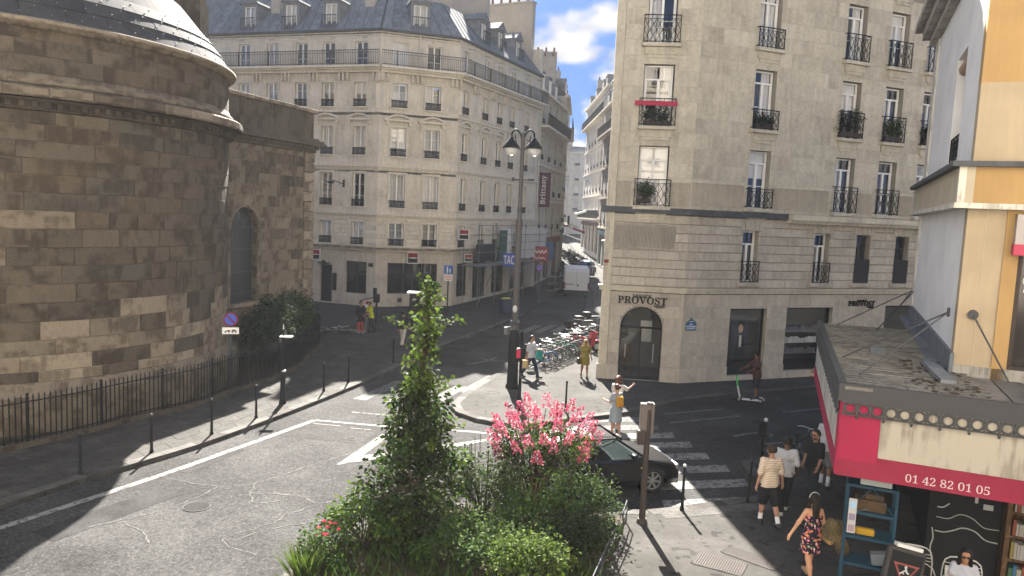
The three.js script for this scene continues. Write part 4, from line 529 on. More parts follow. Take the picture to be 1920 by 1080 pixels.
  { const pt = canvasTex(128, 256, (x, w, h) => { x.fillStyle = '#3a3d40'; x.fillRect(0, 0, w, h); x.fillStyle = '#1a1512'; x.beginPath(); x.ellipse(70, 62, 30, 38, 0, 0, 7); x.fill(); x.fillStyle = '#b89a86'; x.beginPath(); x.ellipse(70, 72, 18, 26, 0, 0, 7); x.fill(); x.fillStyle = '#191a1d'; x.beginPath(); x.moveTo(30, 256); x.quadraticCurveTo(40, 110, 70, 108); x.quadraticCurveTo(105, 110, 112, 256); x.fill(); x.fillStyle = '#c9c5c0'; x.fillRect(62, 112, 18, 70); }); const g = new THREE.PlaneGeometry(0.95, 1.9); onF(g, Rr, 3.35, 1.75, -0.5); const m = new THREE.Mesh(g, new THREE.MeshStandardMaterial({ map: pt, roughness: 0.5 })); m.name = 'window_poster'; b.add(m); }
  for (let k = 0; k < 3; k++) { const g = []; for (let i = 0; i < 14; i++) g.push(boxF(Rr, 5.7 + i * 0.15, 5.7 + i * 0.15 + 0.06 + 0.05 * R(), 1.0 + k * 0.5, 1.12 + k * 0.5 + 0.14 * R(), -0.7, -0.6)); g.push(boxF(Rr, 5.6, 7.8, 0.96 + k * 0.5, 0.99 + k * 0.5, -0.85, -0.5)); part('display_shelf', g, k % 2 ? mt.white : mt.steel, b); }
  // lettering and plates
  const word = (F, s, u, v, size, f = font) => { const m = part('lettering', textGeo(s, size, 0.035, f), mt.blackPaint, b); m.geometry.computeBoundingBox(); setF(m, F, u, v, 0.04); return m; };
  const w0 = textGeo('PROVOST', 1, 0.01).userData.w; const s1 = 2.02 / w0, s2 = 1.62 / w0;
  word(C, 'PROVOST', -1.70, 3.24, s1); word(C, 'FRANCK', -1.72, 3.24 + s1 * 0.84, s1 * 0.44); word(C, 'PARIS', -1.0, 3.24 - s1 * 0.42, s1 * 0.36);
  word(Rr, 'PROVOST', 9.65, 3.2, s2); word(Rr, 'FRANCK', 9.65, 3.2 + s2 * 0.8, s2 * 0.42); word(Rr, 'PARIS', 10.2, 3.2 - s2 * 0.42, s2 * 0.36);
  led('sign_ledge', Rr, 8.7, 10.7, 3.62, 3.68, 0.1, ashlarLow[1]);
  { const pl = canvasTex(256, 256, (x, w, h) => { x.fillStyle = '#2e6b50'; x.beginPath(); x.moveTo(0, h); x.lineTo(0, 96); x.quadraticCurveTo(70, 90, 82, 50); x.quadraticCurveTo(128, -14, 174, 50); x.quadraticCurveTo(186, 90, 256, 96); x.lineTo(256, h); x.fill(); x.fillStyle = '#20427e'; x.fillRect(14, 108, 228, 136); x.beginPath(); x.arc(128, 78, 46, 0, 7); x.fill(); x.fillStyle = '#e8e8e0'; x.textAlign = 'center'; x.font = 'bold 30px sans-serif'; x.fillText('9e Arrt', 128, 88); x.font = 'bold 40px sans-serif'; x.fillText('RUE', 128, 148); x.font = 'bold 36px sans-serif'; x.fillText('NOTRE-DAME', 128, 188); x.fillText('DE LORETTE', 128, 228); });
    const sh = new THREE.Shape([[-0.26, 0], [0.26, 0], [0.26, 0.32], [0.12, 0.42], [0, 0.54], [-0.12, 0.42], [-0.26, 0.32]].map((p) => new THREE.Vector2(...p))); const g = new THREE.ShapeGeometry(sh), uv = g.attributes.uv, p = g.attributes.position; for (let i = 0; i < p.count; i++) uv.setXY(i, p.getX(i) / 0.52 + 0.5, p.getY(i) / 0.54); const m = new THREE.Mesh(g, new THREE.MeshStandardMaterial({ map: pl, roughness: 0.35 })); m.name = 'street_name_plate'; b.add(m); setF(m, Rr, 0.42, 2.22, 0.035); part('plate_backing', onF(extr(sh.getPoints().map((q) => [q.x, q.y]), 0.02), Rr, 0.42, 2.22, 0.012), M([0.06, 0.15, 0.10], 0.4), b); }
  part('red_lamp', boxF(C, -3.36, -3.18, 4.9, 5.02, 0, 0.12), mt.red, b);
  part('balcony_banner', boxF(C, -2.5, -0.8, 11.32, 11.5, 0.2, 0.23), M([0.32, 0.03, 0.06], 0.8), b);
  // places for plants
  const spot = (F, u, v, d, k) => { const p = FP(F, u, v, d); balconySpots.push([7.13 + p[0], p[1], -30.66 + p[2], F.a, k]); };
  spot(C, -1.57, 10.55, 0.0, 'a'); spot(C, -1.9, 7.4, 0.02, 'b'); spot(Rr, 3.3, 10.75, 0.05, 'c'); spot(Rr, 8.02, 10.75, 0.08, 'd'); spot(Rr, 10.53, 10.75, 0.08, 'e'); spot(Rr, 12.9, 10.75, 0.08, 'f');
}
// ---------------------------------------------------------------- bookshop building with the pink canopy
{
  const R = rng(41), b = thing('shop_building', 'cream and yellow plastered corner shop building with grey metal canopy roof', 'building', 8.5, 0, -14.1);
  const S = frame(0, 0, -113.7), W = frame(0, 0, -23.5), sideL = 9.4; // S: u from -sideL (far) to 0 (corner)
  const white = MT([0.93, 0.93, 0.925], 0.85, 'plaster', 3.2), yellow = MT([0.50, 0.325, 0.14], 0.85, 'plaster', 2.4), creamW = MT([0.52, 0.42, 0.285], 0.85, 'plaster', 2.1), creamP = MT([0.58, 0.51, 0.38], 0.8, 'plaster', 1.7), trimC = MT([0.68, 0.66, 0.60], 0.8, 'stain', 1.2);
  const sw = [-4.0, -2.45, 8.35, 10.75];
  part('side_wall', wallWithHoles(S, -sideL, -0.03, -0.2, 12.3, [sw], 0.4, 0), white, b);
  part('front_wall_lower', [boxF(W, -0.012, 0.62, 4.0, 7.3, -0.3, 0.03), boxF(W, -0.012, 7, 8.1, 9.55, -0.3, 0.032)], creamW, b);
  part('front_wall_upper', [boxF(W, -0.012, 7, 9.55, 12.3, -0.3, 0.03), boxF(W, 0.62, 0.86, 4.0, 7.3, -0.3, 0.06)], yellow, b);
  part('expansion_joint', [boxF(W, 0.83, 0.85, 8.1, 12.3, 0, 0.037), boxF(W, 0.3, 0.312, 4.2, 7.3, 0, 0.035)], creamP, b);
  part('band', [boxF(S, -sideL - 0.1, 0.24, 7.34, 8.0, -0.02, 0.22)], creamP, b); part('band', [boxF(W, -0.2, 7, 7.34, 8.0, -0.3, 0.22)], yellow, b);
  part('band_trim', [boxF(S, -sideL - 0.14, 0.3, 7.24, 7.34, -0.02, 0.28), boxF(W, -0.29, 7, 7.24, 7.34, -0.3, 0.28), boxF(W, -0.24, -0.12, 7.34, 8.0, 0.2, 0.25), boxF(S, 0.1, 0.26, 7.34, 8.0, 0.2, 0.24)], trimC, b);
  part('band_cap', [boxF(S, -sideL - 0.2, 0.36, 8.0, 8.1, -0.02, 0.36), boxF(W, -0.37, 7, 8.001, 8.1, -0.3, 0.36)], mt.zincDark, b);
  part('cornice', [boxF(S, -sideL - 0.3, 0.2, 12.3, 12.5, -0.2, 0.2), boxF(S, -sideL - 0.45, 0.4, 12.5, 12.75, -0.2, 0.4), boxF(S, -sideL - 0.6, 0.5, 12.75, 12.95, -0.2, 0.6), boxF(W, 0, 7, 12.3, 12.95, -0.3, 0.5)], MT([0.42, 0.41, 0.39], 0.85, 'stain', 1.5), b);
  part('pilaster', [boxF(S, -sideL - 0.05, -sideL + 0.75, 8.1, 12.3, 0, 0.05), boxF(S, -sideL - 0.02, -sideL + 0.3, 4.0, 7.3, 0, 0.05)], trimC, b);
  part('rear_wall', [boxF(frame(FP(S, -sideL, 0)[0], FP(S, -sideL, 0)[2], 156), -7, 0.0, -0.2, 12.3, -0.3, 0)], white, b);
  part('roof', slab([[0, 0], [6.4, 2.8], [10.2, -5.8], [3.78, -8.6]], 12.4, 0.2), mt.zinc, b);
  addWindow(b, S, sw[0], sw[1], sw[2], sw[3], -0.32, { bars: 2, mat: M([0.34, 0.28, 0.20], 0.7) }); part('blind_roll', onF(cyl(0.14, 0.14, 1.3, 0, 0, 0, 10, 0, 0, Math.PI / 2), S, -3.22, 10.5, -0.15), M([0.30, 0.20, 0.14], 0.9), b);
  { const r = latticeRail(1.4, 0.5).clone(); b.add(r); setF(r, S, -3.22, 8.4, -0.02); }
  // upper front window and lit box sign at the right border
  part('front_window', [boxF(W, 0.86, 0.94, 4.2, 7.2, -0.3, 0.02), boxF(W, 0.94, 3, 4.2, 4.35, -0.3, 0.02), boxF(W, 0.94, 3, 7.1, 7.24, -0.3, 0.02)], mt.brownPole, b); part('pane', boxF(W, 0.94, 3.0, 4.35, 7.1, -0.2, -0.19), M([0.035, 0.03, 0.03], 0.1), b);
  part('box_sign', boxF(W, 0.74, 1.5, 6.62, 7.16, 0.05, 0.28), M([0.30, 0.27, 0.26], 0.4), b); part('box_sign_base', boxF(W, 0.73, 1.51, 6.42, 6.62, 0.04, 0.29), M([0.38, 0.05, 0.09], 0.5), b); part('box_sign_face', onF(at(new THREE.CircleGeometry(0.18, 20), 0, 0, 0), W, 1.05, 6.9, 0.284), M([0.16, 0.12, 0.12], 0.5), b);
  part('window_letter', onF(textGeo('9', 0.34, 0.01, fontS), W, 1.12, 5.72, -0.17), mt.white, b);
  part('wall_base', [boxF(W, 0, 7, 3.7, 4.28, -0.2, 0.06)], MT([0.36, 0.35, 0.33], 0.8, 'stain', 1.1), b); part('flashing', [boxF(S, -sideL, 0.1, 4.05, 4.5, 0, 0.07), boxF(S, -sideL, 0.1, 4.05, 4.12, 0, 0.3)], MT([0.19, 0.215, 0.25], 0.6, 'zinc', 1.4), b);
  // ground floor: dark panelled shop door, wooden shelves
  part('shop_wall', [boxF(S, -sideL, -0.3, 0, 3.9, -0.1, 0.02)], mt.blackPaint, b);
  const dd = M([0.02, 0.02, 0.021], 0.7); part('shop_door', [boxF(W, -0.15, 1.05, 0, 3.0, -0.2, 0.05), boxF(W, 0.0, 0.42, 1.3, 2.3, 0.05, 0.075), boxF(W, 0.5, 0.9, 1.3, 2.3, 0.05, 0.075), boxF(W, 0.0, 0.42, 0.2, 1.15, 0.05, 0.075)], dd, b);
  part('door_scrollwork', [tube([[0, 1.0, 0], [0.15, 1.0, 0], [0.3, 1.06, 0], [0.45, 1.14, 0], [0.65, 1.12, 0], [0.85, 0.98, 0], [1.05, 0.96, 0]], 0.012, 40), tube([[0, 1.28, 0], [0.2, 1.28, 0], [0.4, 1.4, 0], [0.6, 1.36, 0], [0.8, 1.22, 0], [1.05, 1.22, 0]], 0.008, 40), tube([[0, 1.48, 0], [0.1, 1.49, 0], [0.2, 1.58, 0]], 0.012, 12), tube([[-0.05, 1.05, 0], [-0.02, 0.85, 0], [-0.05, 0.65, 0], [0, 0.4, 0]], 0.012, 20)].map((g) => onF(g, W, -0.02, 0, 0.12)), mt.white, b);
  part('door_trinkets', [onF(box(0.14, 0.09, 0.02), W, 0.82, 1.95, 0.1), onF(box(0.05, 0.16, 0.02), W, 0.62, 1.75, 0.1), onF(box(0.16, 0.1, 0.02), W, 0.82, 1.62, 0.1), onF(box(0.05, 0.14, 0.02, 0, 0, 0, 0, 0, -0.5), W, 0.6, 2.1, 0.1)], mt.white, b);
  part('shelf_unit', [boxF(W, 1.08, 1.16, 0, 3.0, -0.1, 0.35), ...[0.3, 0.75, 1.2, 1.65, 2.1].map((v) => boxF(W, 1.16, 3.5, v, v + 0.04, -0.1, 0.34)), boxF(W, 1.16, 3.5, 0, 3, -0.14, -0.1)], mt.wood, b);
  const bookMats = [[0.3, 0.29, 0.26], [0.22, 0.07, 0.045], [0.05, 0.13, 0.24], [0.06, 0.12, 0.07], [0.25, 0.19, 0.07], [0.33, 0.33, 0.32]].map((c) => M(c, 0.6));
  for (const v of [0.34, 0.79, 1.24, 1.69]) { let u = 1.2; while (u < 2.2) { const w = 0.03 + 0.05 * R(), h = 0.2 + 0.14 * R(); part('shelf_goods', boxF(W, u, u + w - 0.004, v, v + h, 0.05, 0.3), bookMats[Math.floor(R() * 6)], b); u += w + 0.004; } }
}
{ // the canopy round the corner, pink and cream
  const R = rng(43), ox = 5.71, oz = -12.48, t = thing('shop_canopy', 'pink and cream shop canopy with ring frieze and phone number 01 42 82 01 05', 'canopy', ox, 0, oz);
  const F = frame(0, 0, -23.5), S = frame(0, 0, -109.7), SL = 8.72, FLn = 6; // S: u from -SL to 0
  const pink = MT([0.40, 0.024, 0.078], 0.75, 'plaster', 1.7), pinkB = MT([0.32, 0.028, 0.065], 0.8, 'plaster', 1.3), cream = MT([0.42, 0.39, 0.335], 0.75, 'stain', 2.3), whiteP = MT([0.50, 0.495, 0.475], 0.7, 'stain', 2.0), grey = M([0.055, 0.057, 0.06], 0.6);
  // profiled metal sheets
  const up = (k) => V(...FP(F, k, 0)), inn = FP(F, 0, 0, -2.3);
  const roofP = [FP(F, 0, 0), FP(F, FLn, 0), FP(F, FLn, 0, -2.4), FP(F, 2.2, 0, -2.45), FP(S, -SL, 0, -2.3), FP(S, -SL, 0)].map(([x, , z]) => [x, z]);
  part('roof_deck', slab(roofP, 4.06, 0.1), mt.zincDark, t);
  const sheetM = [[0.20, 0.205, 0.205], [0.165, 0.17, 0.175], [0.23, 0.23, 0.225]].map((c, i) => MT(c, 0.55, 'dirty', 1.3 + i * 0.4, 0.003, { metalness: 0.2 }));
  for (let i = 0; i < 36; i++) { const u0 = -SL + i * 0.245; const L0 = 2.32; part('roof_sheet', [boxF(S, u0, u0 + 0.19, 4.07, 4.085, -L0, -0.02), boxF(S, u0 + 0.19, u0 + 0.235, 4.07, 4.125, -L0, -0.02)], sheetM[Math.floor(R() * 3)], t); }
  for (let i = 0; i < 12; i++) part('roof_sheet', boxF(F, i * 0.5 + 0.02, i * 0.5 + 0.49, 4.095, 4.11, -2.3, -0.02).translate(2.1 * 0, 0, 0), sheetM[Math.floor(R() * 3)], t).visible = true;
  part('gutter', [boxF(F, -0.06, FLn, 3.86, 4.16, -0.06, 0.06)], M([0.05, 0.051, 0.054], 0.6), t); part('gutter', [boxF(S, -SL, 0.05, 3.86, 4.16, -0.06, 0.065)], M([0.05, 0.051, 0.054], 0.6), t);
  part('roof_debris', [boxF(S, -3.2, -1.1, 4.13, 4.2, -1.9, -1.65), boxF(S, -4.2, -2.5, 4.12, 4.16, -2.2, -2.05), onF(box(0.2, 0.14, 0.2, 0, 4.18, 0, 0, 0.6, 0), S, -3.9, 0, -0.95)], mt.zincB, t); { const g = []; for (let i = 0; i < 90; i++) g.push(onF(box(0.03 + 0.07 * R(), 0.02, 0.03 + 0.04 * R(), 0, 4.12 + 0.02 * R(), 0, 0, R() * 3, 0), S, -0.2 - R() * 3.2, 0, -1.2 - R() * 1.0)); const m = part('leaf_litter', g, mt.bark, t); m.userData.kind = 'stuff'; }
  // ring frieze
  const rings = (Fr, n, u0, step) => { for (let i = 0; i < n; i++) { const u = u0 + i * step; part('frieze_ring', [onF(new THREE.TorusGeometry(0.085, 0.017, 6, 16), Fr, u, 3.75, 0.05), boxF(Fr, u - step / 2 - 0.012, u - step / 2 + 0.012, 3.63, 3.86, 0.035, 0.06), ...(i % 2 ? [onF(sph(0.028, 0, 0, 0, [0.8, 1.3, 0.8], 6), Fr, u - step / 2, 3.6, 0.05)] : [])], grey, t); } };
  rings(F, 26, 0.14, 0.206); rings(S, 42, -SL + 0.12, 0.206);
  part('frieze_bars', [boxF(F, 0, FLn, 3.845, 3.865, 0.03, 0.07), boxF(F, 0, FLn, 3.63, 3.65, 0.03, 0.07), boxF(S, -SL, 0, 3.845, 3.865, 0.03, 0.07), boxF(S, -SL, 0, 3.63, 3.65, 0.03, 0.07)], grey, t);
  // fascia panels
  part('pink_panel', [boxF(F, 0.0, 0.615, 2.84, 3.87, -0.03, 0.02)], pink, t); part('cream_panel', boxF(F, 0.62, FLn, 2.95, 3.87, -0.03, 0.02), cream, t);
  part('pink_valance', [boxF(F, 0.0, FLn, 2.56, 2.84, -0.028, 0.024), boxF(F, 0.617, FLn, 2.84, 2.945, -0.028, 0.026)], pinkB, t);
  for (let i = 0; i < 5; i++) part('side_panel', boxF(S, -SL + i * 1.7, -SL + i * 1.7 + 1.68, 2.9, 3.87, -0.03, 0.02), whiteP, t); part('pink_panel', boxF(S, -0.4, -0.004, 2.84, 3.87, -0.03, 0.022), pink, t); part('pink_valance', boxF(S, -SL, 0.0, 2.56, 2.88, -0.028, 0.03), pink, t);
  { const g = textGeo('01 42 82 01 05', 0.17, 0.006, fontR, false), s = 1.2 / g.userData.w; g.scale(s, s, 1); part('phone_number', onF(g, F, 1.06, 2.63, 0.028), M([0.55, 0.44, 0.44], 0.6), t); }
  part('soffit', slab(roofP, 3.6, 0.05), mt.dark, t);
  // stay rods with round wall plates
  const Wp = (x, y, z) => [x - ox, y, z - oz]; const rod = (a, q) => part('stay_rod', [bar(a, q, 0.016, 6)], grey, t);
  const p1 = Wp(8.44, 5.25, -14.3), p2 = Wp(8.7, 5.26, -13.95), p3 = Wp(11.9, 5.0, -22.1);
  rod(p1, Wp(6.94, 4.1, -15.33)); rod(p1, Wp(6.39, 4.1, -13.41)); rod(p2, Wp(9.0, 4.15, -13.2)); rod(p3, Wp(8.9, 4.12, -20.2)); rod(p3, Wp(10.4, 4.12, -20.6)); rod(Wp(11.85, 5.0, -21.9), Wp(9.6, 4.12, -19.4));
  part('wall_plate', onF(cyl(0.09, 0.09, 0.04, 0, 0, 0, 14, Math.PI / 2), frame(...[p2[0], p2[2]], -23.5), 0, 5.26, 0), grey, t); part('wall_plate', onF(cyl(0.09, 0.09, 0.04, 0, 0, 0, 14, Math.PI / 2), frame(p1[0], p1[2], -113.7), 0, 5.25, 0), grey, t);
}
// ---------------------------------------------------------------- buildings along the far street
function townhouse(name, label, x, z, deg, len, dep, storeys, groundH, stH, cols, wallC, o = {}) {
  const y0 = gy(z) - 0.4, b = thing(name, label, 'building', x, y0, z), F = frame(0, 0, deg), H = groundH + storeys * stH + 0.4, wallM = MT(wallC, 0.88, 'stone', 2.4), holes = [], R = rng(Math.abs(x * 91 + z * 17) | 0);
  const us = []; for (let i = 0; i < cols; i++) us.push((i + 0.5) * len / cols);
  for (let s = 0; s < storeys; s++) for (const u of us) holes.push([u - 0.48, u + 0.48, groundH + 0.4 + s * stH + 0.45, groundH + 0.4 + s * stH + 2.45]);
  const shops = []; if (!o.plain) for (let i = 0; i < Math.round(len / 4); i++) { const w = len / Math.round(len / 4); shops.push([i * w + 0.5, (i + 1) * w - 0.5, 0.6, groundH - 0.4]); }
  part('facade', wallWithHoles(F, 0, len, 0, H, [...holes, ...shops], 0.35, 0), wallM, b);
  part('side_wall', [boxF(F, 0, 0.35, 0, H, -dep, -0.36), boxF(F, len - 0.35, len, 0, H, -dep, -0.36), boxF(F, 0, len, 0, H, -dep - 0.3, -dep)], wallM, b);
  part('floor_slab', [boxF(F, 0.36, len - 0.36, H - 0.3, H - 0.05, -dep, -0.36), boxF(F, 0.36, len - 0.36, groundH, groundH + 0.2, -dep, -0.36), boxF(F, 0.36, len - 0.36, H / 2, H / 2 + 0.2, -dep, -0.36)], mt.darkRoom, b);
  for (const h of holes) { addWindow(b, F, h[0], h[1], h[2], h[3], -0.22, { bars: 2, curtain: R() < 0.4 ? 3 : R() < 0.5 ? 8 : 0, rail: 1, sill: 1 }); }
  for (const h of shops) { addWindow(b, F, h[0], h[1], h[2], h[3], -0.25, { bars: 0, mat: o.shop || mt.dark, glassMat: tintGlass }); part('shop_fascia', boxF(F, h[0] - 0.3, h[1] + 0.3, groundH - 0.38, groundH + 0.1, -0.02, 0.12), o.shop || mt.dark, b); }
  for (let s = 0; s <= storeys; s++) part('string_course', boxF(F, -0.05, len + 0.05, groundH + 0.3 + s * stH, groundH + 0.5 + s * stH, -0.2, s === storeys ? 0.4 : 0.14), mt.creamTrim, b);
  for (const s of o.balc || []) { const v = groundH + 0.4 + s * stH; part('balcony', boxF(F, 0.2, len - 0.2, v + 0.05, v + 0.22, -0.1, 0.8), mt.creamTrim, b); const g = [], n = Math.round(len / 0.16); for (let i = 0; i <= n; i++) g.push(boxF(F, 0.2 + i * (len - 0.4) / n - 0.012, 0.2 + i * (len - 0.4) / n + 0.012, v + 0.22, v + 1.2, 0.72, 0.75)); g.push(boxF(F, 0.2, len - 0.2, v + 1.18, v + 1.24, 0.7, 0.77), boxF(F, 0.2, len - 0.2, v + 0.3, v + 0.34, 0.7, 0.77)); part('balcony_railing', g, mt.iron, b); }
  const rh = o.roof ?? 2.4; if (rh) { const mm = (u, v, d) => FP(F, u, H + v * rh, -v * 1.7 + 0.1 + d); const n = Math.round(len / 0.9); for (let i = 0; i < n; i++) part('zinc_strip', stoneGeo(mm, i * len / n, (i + 1) * len / n, 0, 1, -0.06, 0.02, 0.002), [mt.zinc, mt.zincB][i % 2], b); part('roof_deck', [boxF(F, 0, len, H + rh - 0.1, H + rh, -dep, -1.55), boxF(F, 0, 0.3, H, H + rh - 0.1, -dep, -1.6), boxF(F, len - 0.3, len, H, H + rh - 0.1, -dep, -1.6)], mt.zincDark, b);
    for (const u of us) if (R() < 0.75) { part('dormer', [boxF(F, u - 0.6, u + 0.6, H + 0.25, H + 1.75, -1.6, -0.2), boxF(F, u - 0.7, u + 0.7, H + 1.75, H + 1.95, -1.7, -0.1)], mt.zinc, b); const w = casement(0.8, 1.25, { bars: 1, curtain: 3 }).clone(); b.add(w); setF(w, F, u, H + 0.35, -0.16); } }
  for (let k = 0; k < (o.chim ?? 2); k++) { const u = k ? len - 0.6 : 0; const c = part('chimney', boxF(F, u, u + 0.6, H, H + rh + 2.2 + k * 0.6, -dep * 0.75, -1.2), MT([0.45, 0.41, 0.35], 0.9, 'plaster', 2.6), b); for (let i = 0; i < 6; i++) part('chimney_pot', onF(cyl(0.12, 0.1, 0.45, 0, 0, 0, 7), F, u + 0.3, H + rh + 2.42 + k * 0.6, -1.5 - i * (dep * 0.75 - 1.8) / 6), mt.terra, c); }
  return { b, F, H, y0 };
}
{
  const e = townhouse('townhouse', 'cream townhouse with dark red hotel banner next to the bank building', 1.75, -64.9, 77, 13, 9, 4, 4.4, 3.1, 4, [0.60, 0.55, 0.46], { balc: [3], roof: 2.6, shop: M([0.16, 0.06, 0.05], 0.6) });
  // dark red banner with vertical lettering
  const Fb = frame(e.F.x, e.F.z, 30), p = FP(e.F, 0.6, 0, 0.6); const F2 = frame(p[0], p[2], 8); part('hotel_banner', boxF(F2, -0.48, 0.48, 7.3, 10.3, -0.06, 0.06), M([0.055, 0.011, 0.02], 0.7), e.b); const g = textGeo('Brittany', 0.52, 0.02, font); const s = 2.5 / g.userData.w; g.scale(s, s, 1); g.rotateZ(Math.PI / 2); part('banner_lettering', onF(g, F2, 0.2, 8.8, 0.065), M([0.5, 0.46, 0.44], 0.6), e.b); part('banner_arm', [bar(FP(e.F, 0.6, 10.2), FP(F2, 0, 10.2), 0.03), bar(FP(e.F, 0.6, 7.4), FP(F2, 0, 7.4), 0.03)], mt.iron, e.b);
  const e2 = townhouse('townhouse', 'cream townhouse with long black balcony beyond the red hotel banner', 4.72, -77.7, 85, 14, 9, 4, 4.6, 3.35, 4, [0.57, 0.52, 0.44], { balc: [0, 3], roof: 2.2, shop: M([0.05, 0.12, 0.17], 0.6) });
  townhouse('townhouse', 'pale white building with iron balconies closing the street on the left', -1.5, -146, 12, 12, 9, 5, 4.2, 3.0, 5, [0.66, 0.63, 0.58], { balc: [2, 4], roof: 1.2 });
  townhouse('townhouse', 'pale plastered building standing at the far bend of the street', 10.6, -152, 8, 9, 9, 4, 4.2, 3.0, 3, [0.68, 0.65, 0.6], { roof: 1.4, plain: true });
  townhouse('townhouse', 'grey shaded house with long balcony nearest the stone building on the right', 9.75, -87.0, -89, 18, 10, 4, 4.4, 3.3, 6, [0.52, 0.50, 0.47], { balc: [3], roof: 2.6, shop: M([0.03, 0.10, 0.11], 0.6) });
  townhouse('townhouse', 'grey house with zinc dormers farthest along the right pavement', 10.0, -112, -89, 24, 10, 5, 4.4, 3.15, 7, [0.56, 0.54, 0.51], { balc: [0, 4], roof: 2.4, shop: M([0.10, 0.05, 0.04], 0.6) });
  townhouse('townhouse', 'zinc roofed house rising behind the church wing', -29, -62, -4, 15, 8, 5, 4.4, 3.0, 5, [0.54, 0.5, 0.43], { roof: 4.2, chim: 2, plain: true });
  // the row across the street behind the viewpoint: its sunlit fronts throw light back onto the shaded facades
  townhouse('townhouse', 'sunlit cream apartment house behind the viewpoint on the near side of the crossing', 12, 0.9, 180, 22, 9, 5, 4.4, 3.2, 8, [0.88, 0.82, 0.72], { roof: 2.4 });
  townhouse('townhouse', 'sunlit pale apartment house behind the viewpoint opposite the church apse', -10.1, 0.9, 172, 22, 9, 5, 4.4, 3.2, 8, [0.88, 0.83, 0.74], { roof: 2.4 });
  townhouse('townhouse', 'sunlit cream apartment house behind the viewpoint beside the canopy shop', 30, -6.5, 200, 18.5, 9, 5, 4.4, 3.2, 7, [0.88, 0.82, 0.72], { roof: 2.4 });
}
// ---------------------------------------------------------------- planting
const leafMat = new THREE.MeshPhysicalMaterial({ vertexColors: true, color: 0xffffff, roughness: 0.9, specularIntensity: 0.25, transmission: 0.42, thickness: 0, side: THREE.DoubleSide });
const petalMat = new THREE.MeshPhysicalMaterial({ vertexColors: true, color: 0xffffff, roughness: 0.9, transmission: 0.35, thickness: 0, side: THREE.DoubleSide });
function leafGeo(items) { // items: [x,y,z, dx,dy,dz (tip direction), length, width, r,g,b, roll]
  const n = items.length, pos = new Float32Array(n * 18), nor = new Float32Array(n * 18), col = new Float32Array(n * 18), uv = new Float32Array(n * 12);
  const d = V(), s = V(), u = V(), a = V(), nn = V(), up = V(0, 1, 0);
  items.forEach((q, i) => {
    d.set(q[3], q[4], q[5]).normalize(); s.crossVectors(d, Math.abs(d.y) > 0.95 ? V(1, 0, 0) : up).normalize(); u.crossVectors(s, d); s.applyAxisAngle(d, q[11]); u.applyAxisAngle(d, q[11]);
    const L = q[6], w = q[7], b = [q[0], q[1], q[2]], t = [q[0] + d.x * L, q[1] + d.y * L, q[2] + d.z * L], m = 0.45, f = w * 0.25;
    const l = [q[0] + d.x * L * m + s.x * w + u.x * f, q[1] + d.y * L * m + s.y * w + u.y * f, q[2] + d.z * L * m + s.z * w + u.z * f], r = [q[0] + d.x * L * m - s.x * w + u.x * f, q[1] + d.y * L * m - s.y * w + u.y * f, q[2] + d.z * L * m - s.z * w + u.z * f];
    [b, l, t, b, t, r].forEach((p, k) => { pos.set(p, i * 18 + k * 3); nor.set([u.x, u.y, u.z], i * 18 + k * 3); col.set([q[8], q[9], q[10]], i * 18 + k * 3); });
  });
  const g = new THREE.BufferGeometry(); g.setAttribute('position', new THREE.BufferAttribute(pos, 3)); g.setAttribute('normal', new THREE.BufferAttribute(nor, 3)); g.setAttribute('color', new THREE.BufferAttribute(col, 3)); g.setAttribute('uv', new THREE.BufferAttribute(uv, 2)); return g;
}
function leafPart(name, items, parent, mat = leafMat) { const m = part(name, leafGeo(items), mat, parent, true); m.userData.kind = 'stuff'; return m; }
const gauss = (R) => (R() + R() + R() - 1.5) / 0.75;
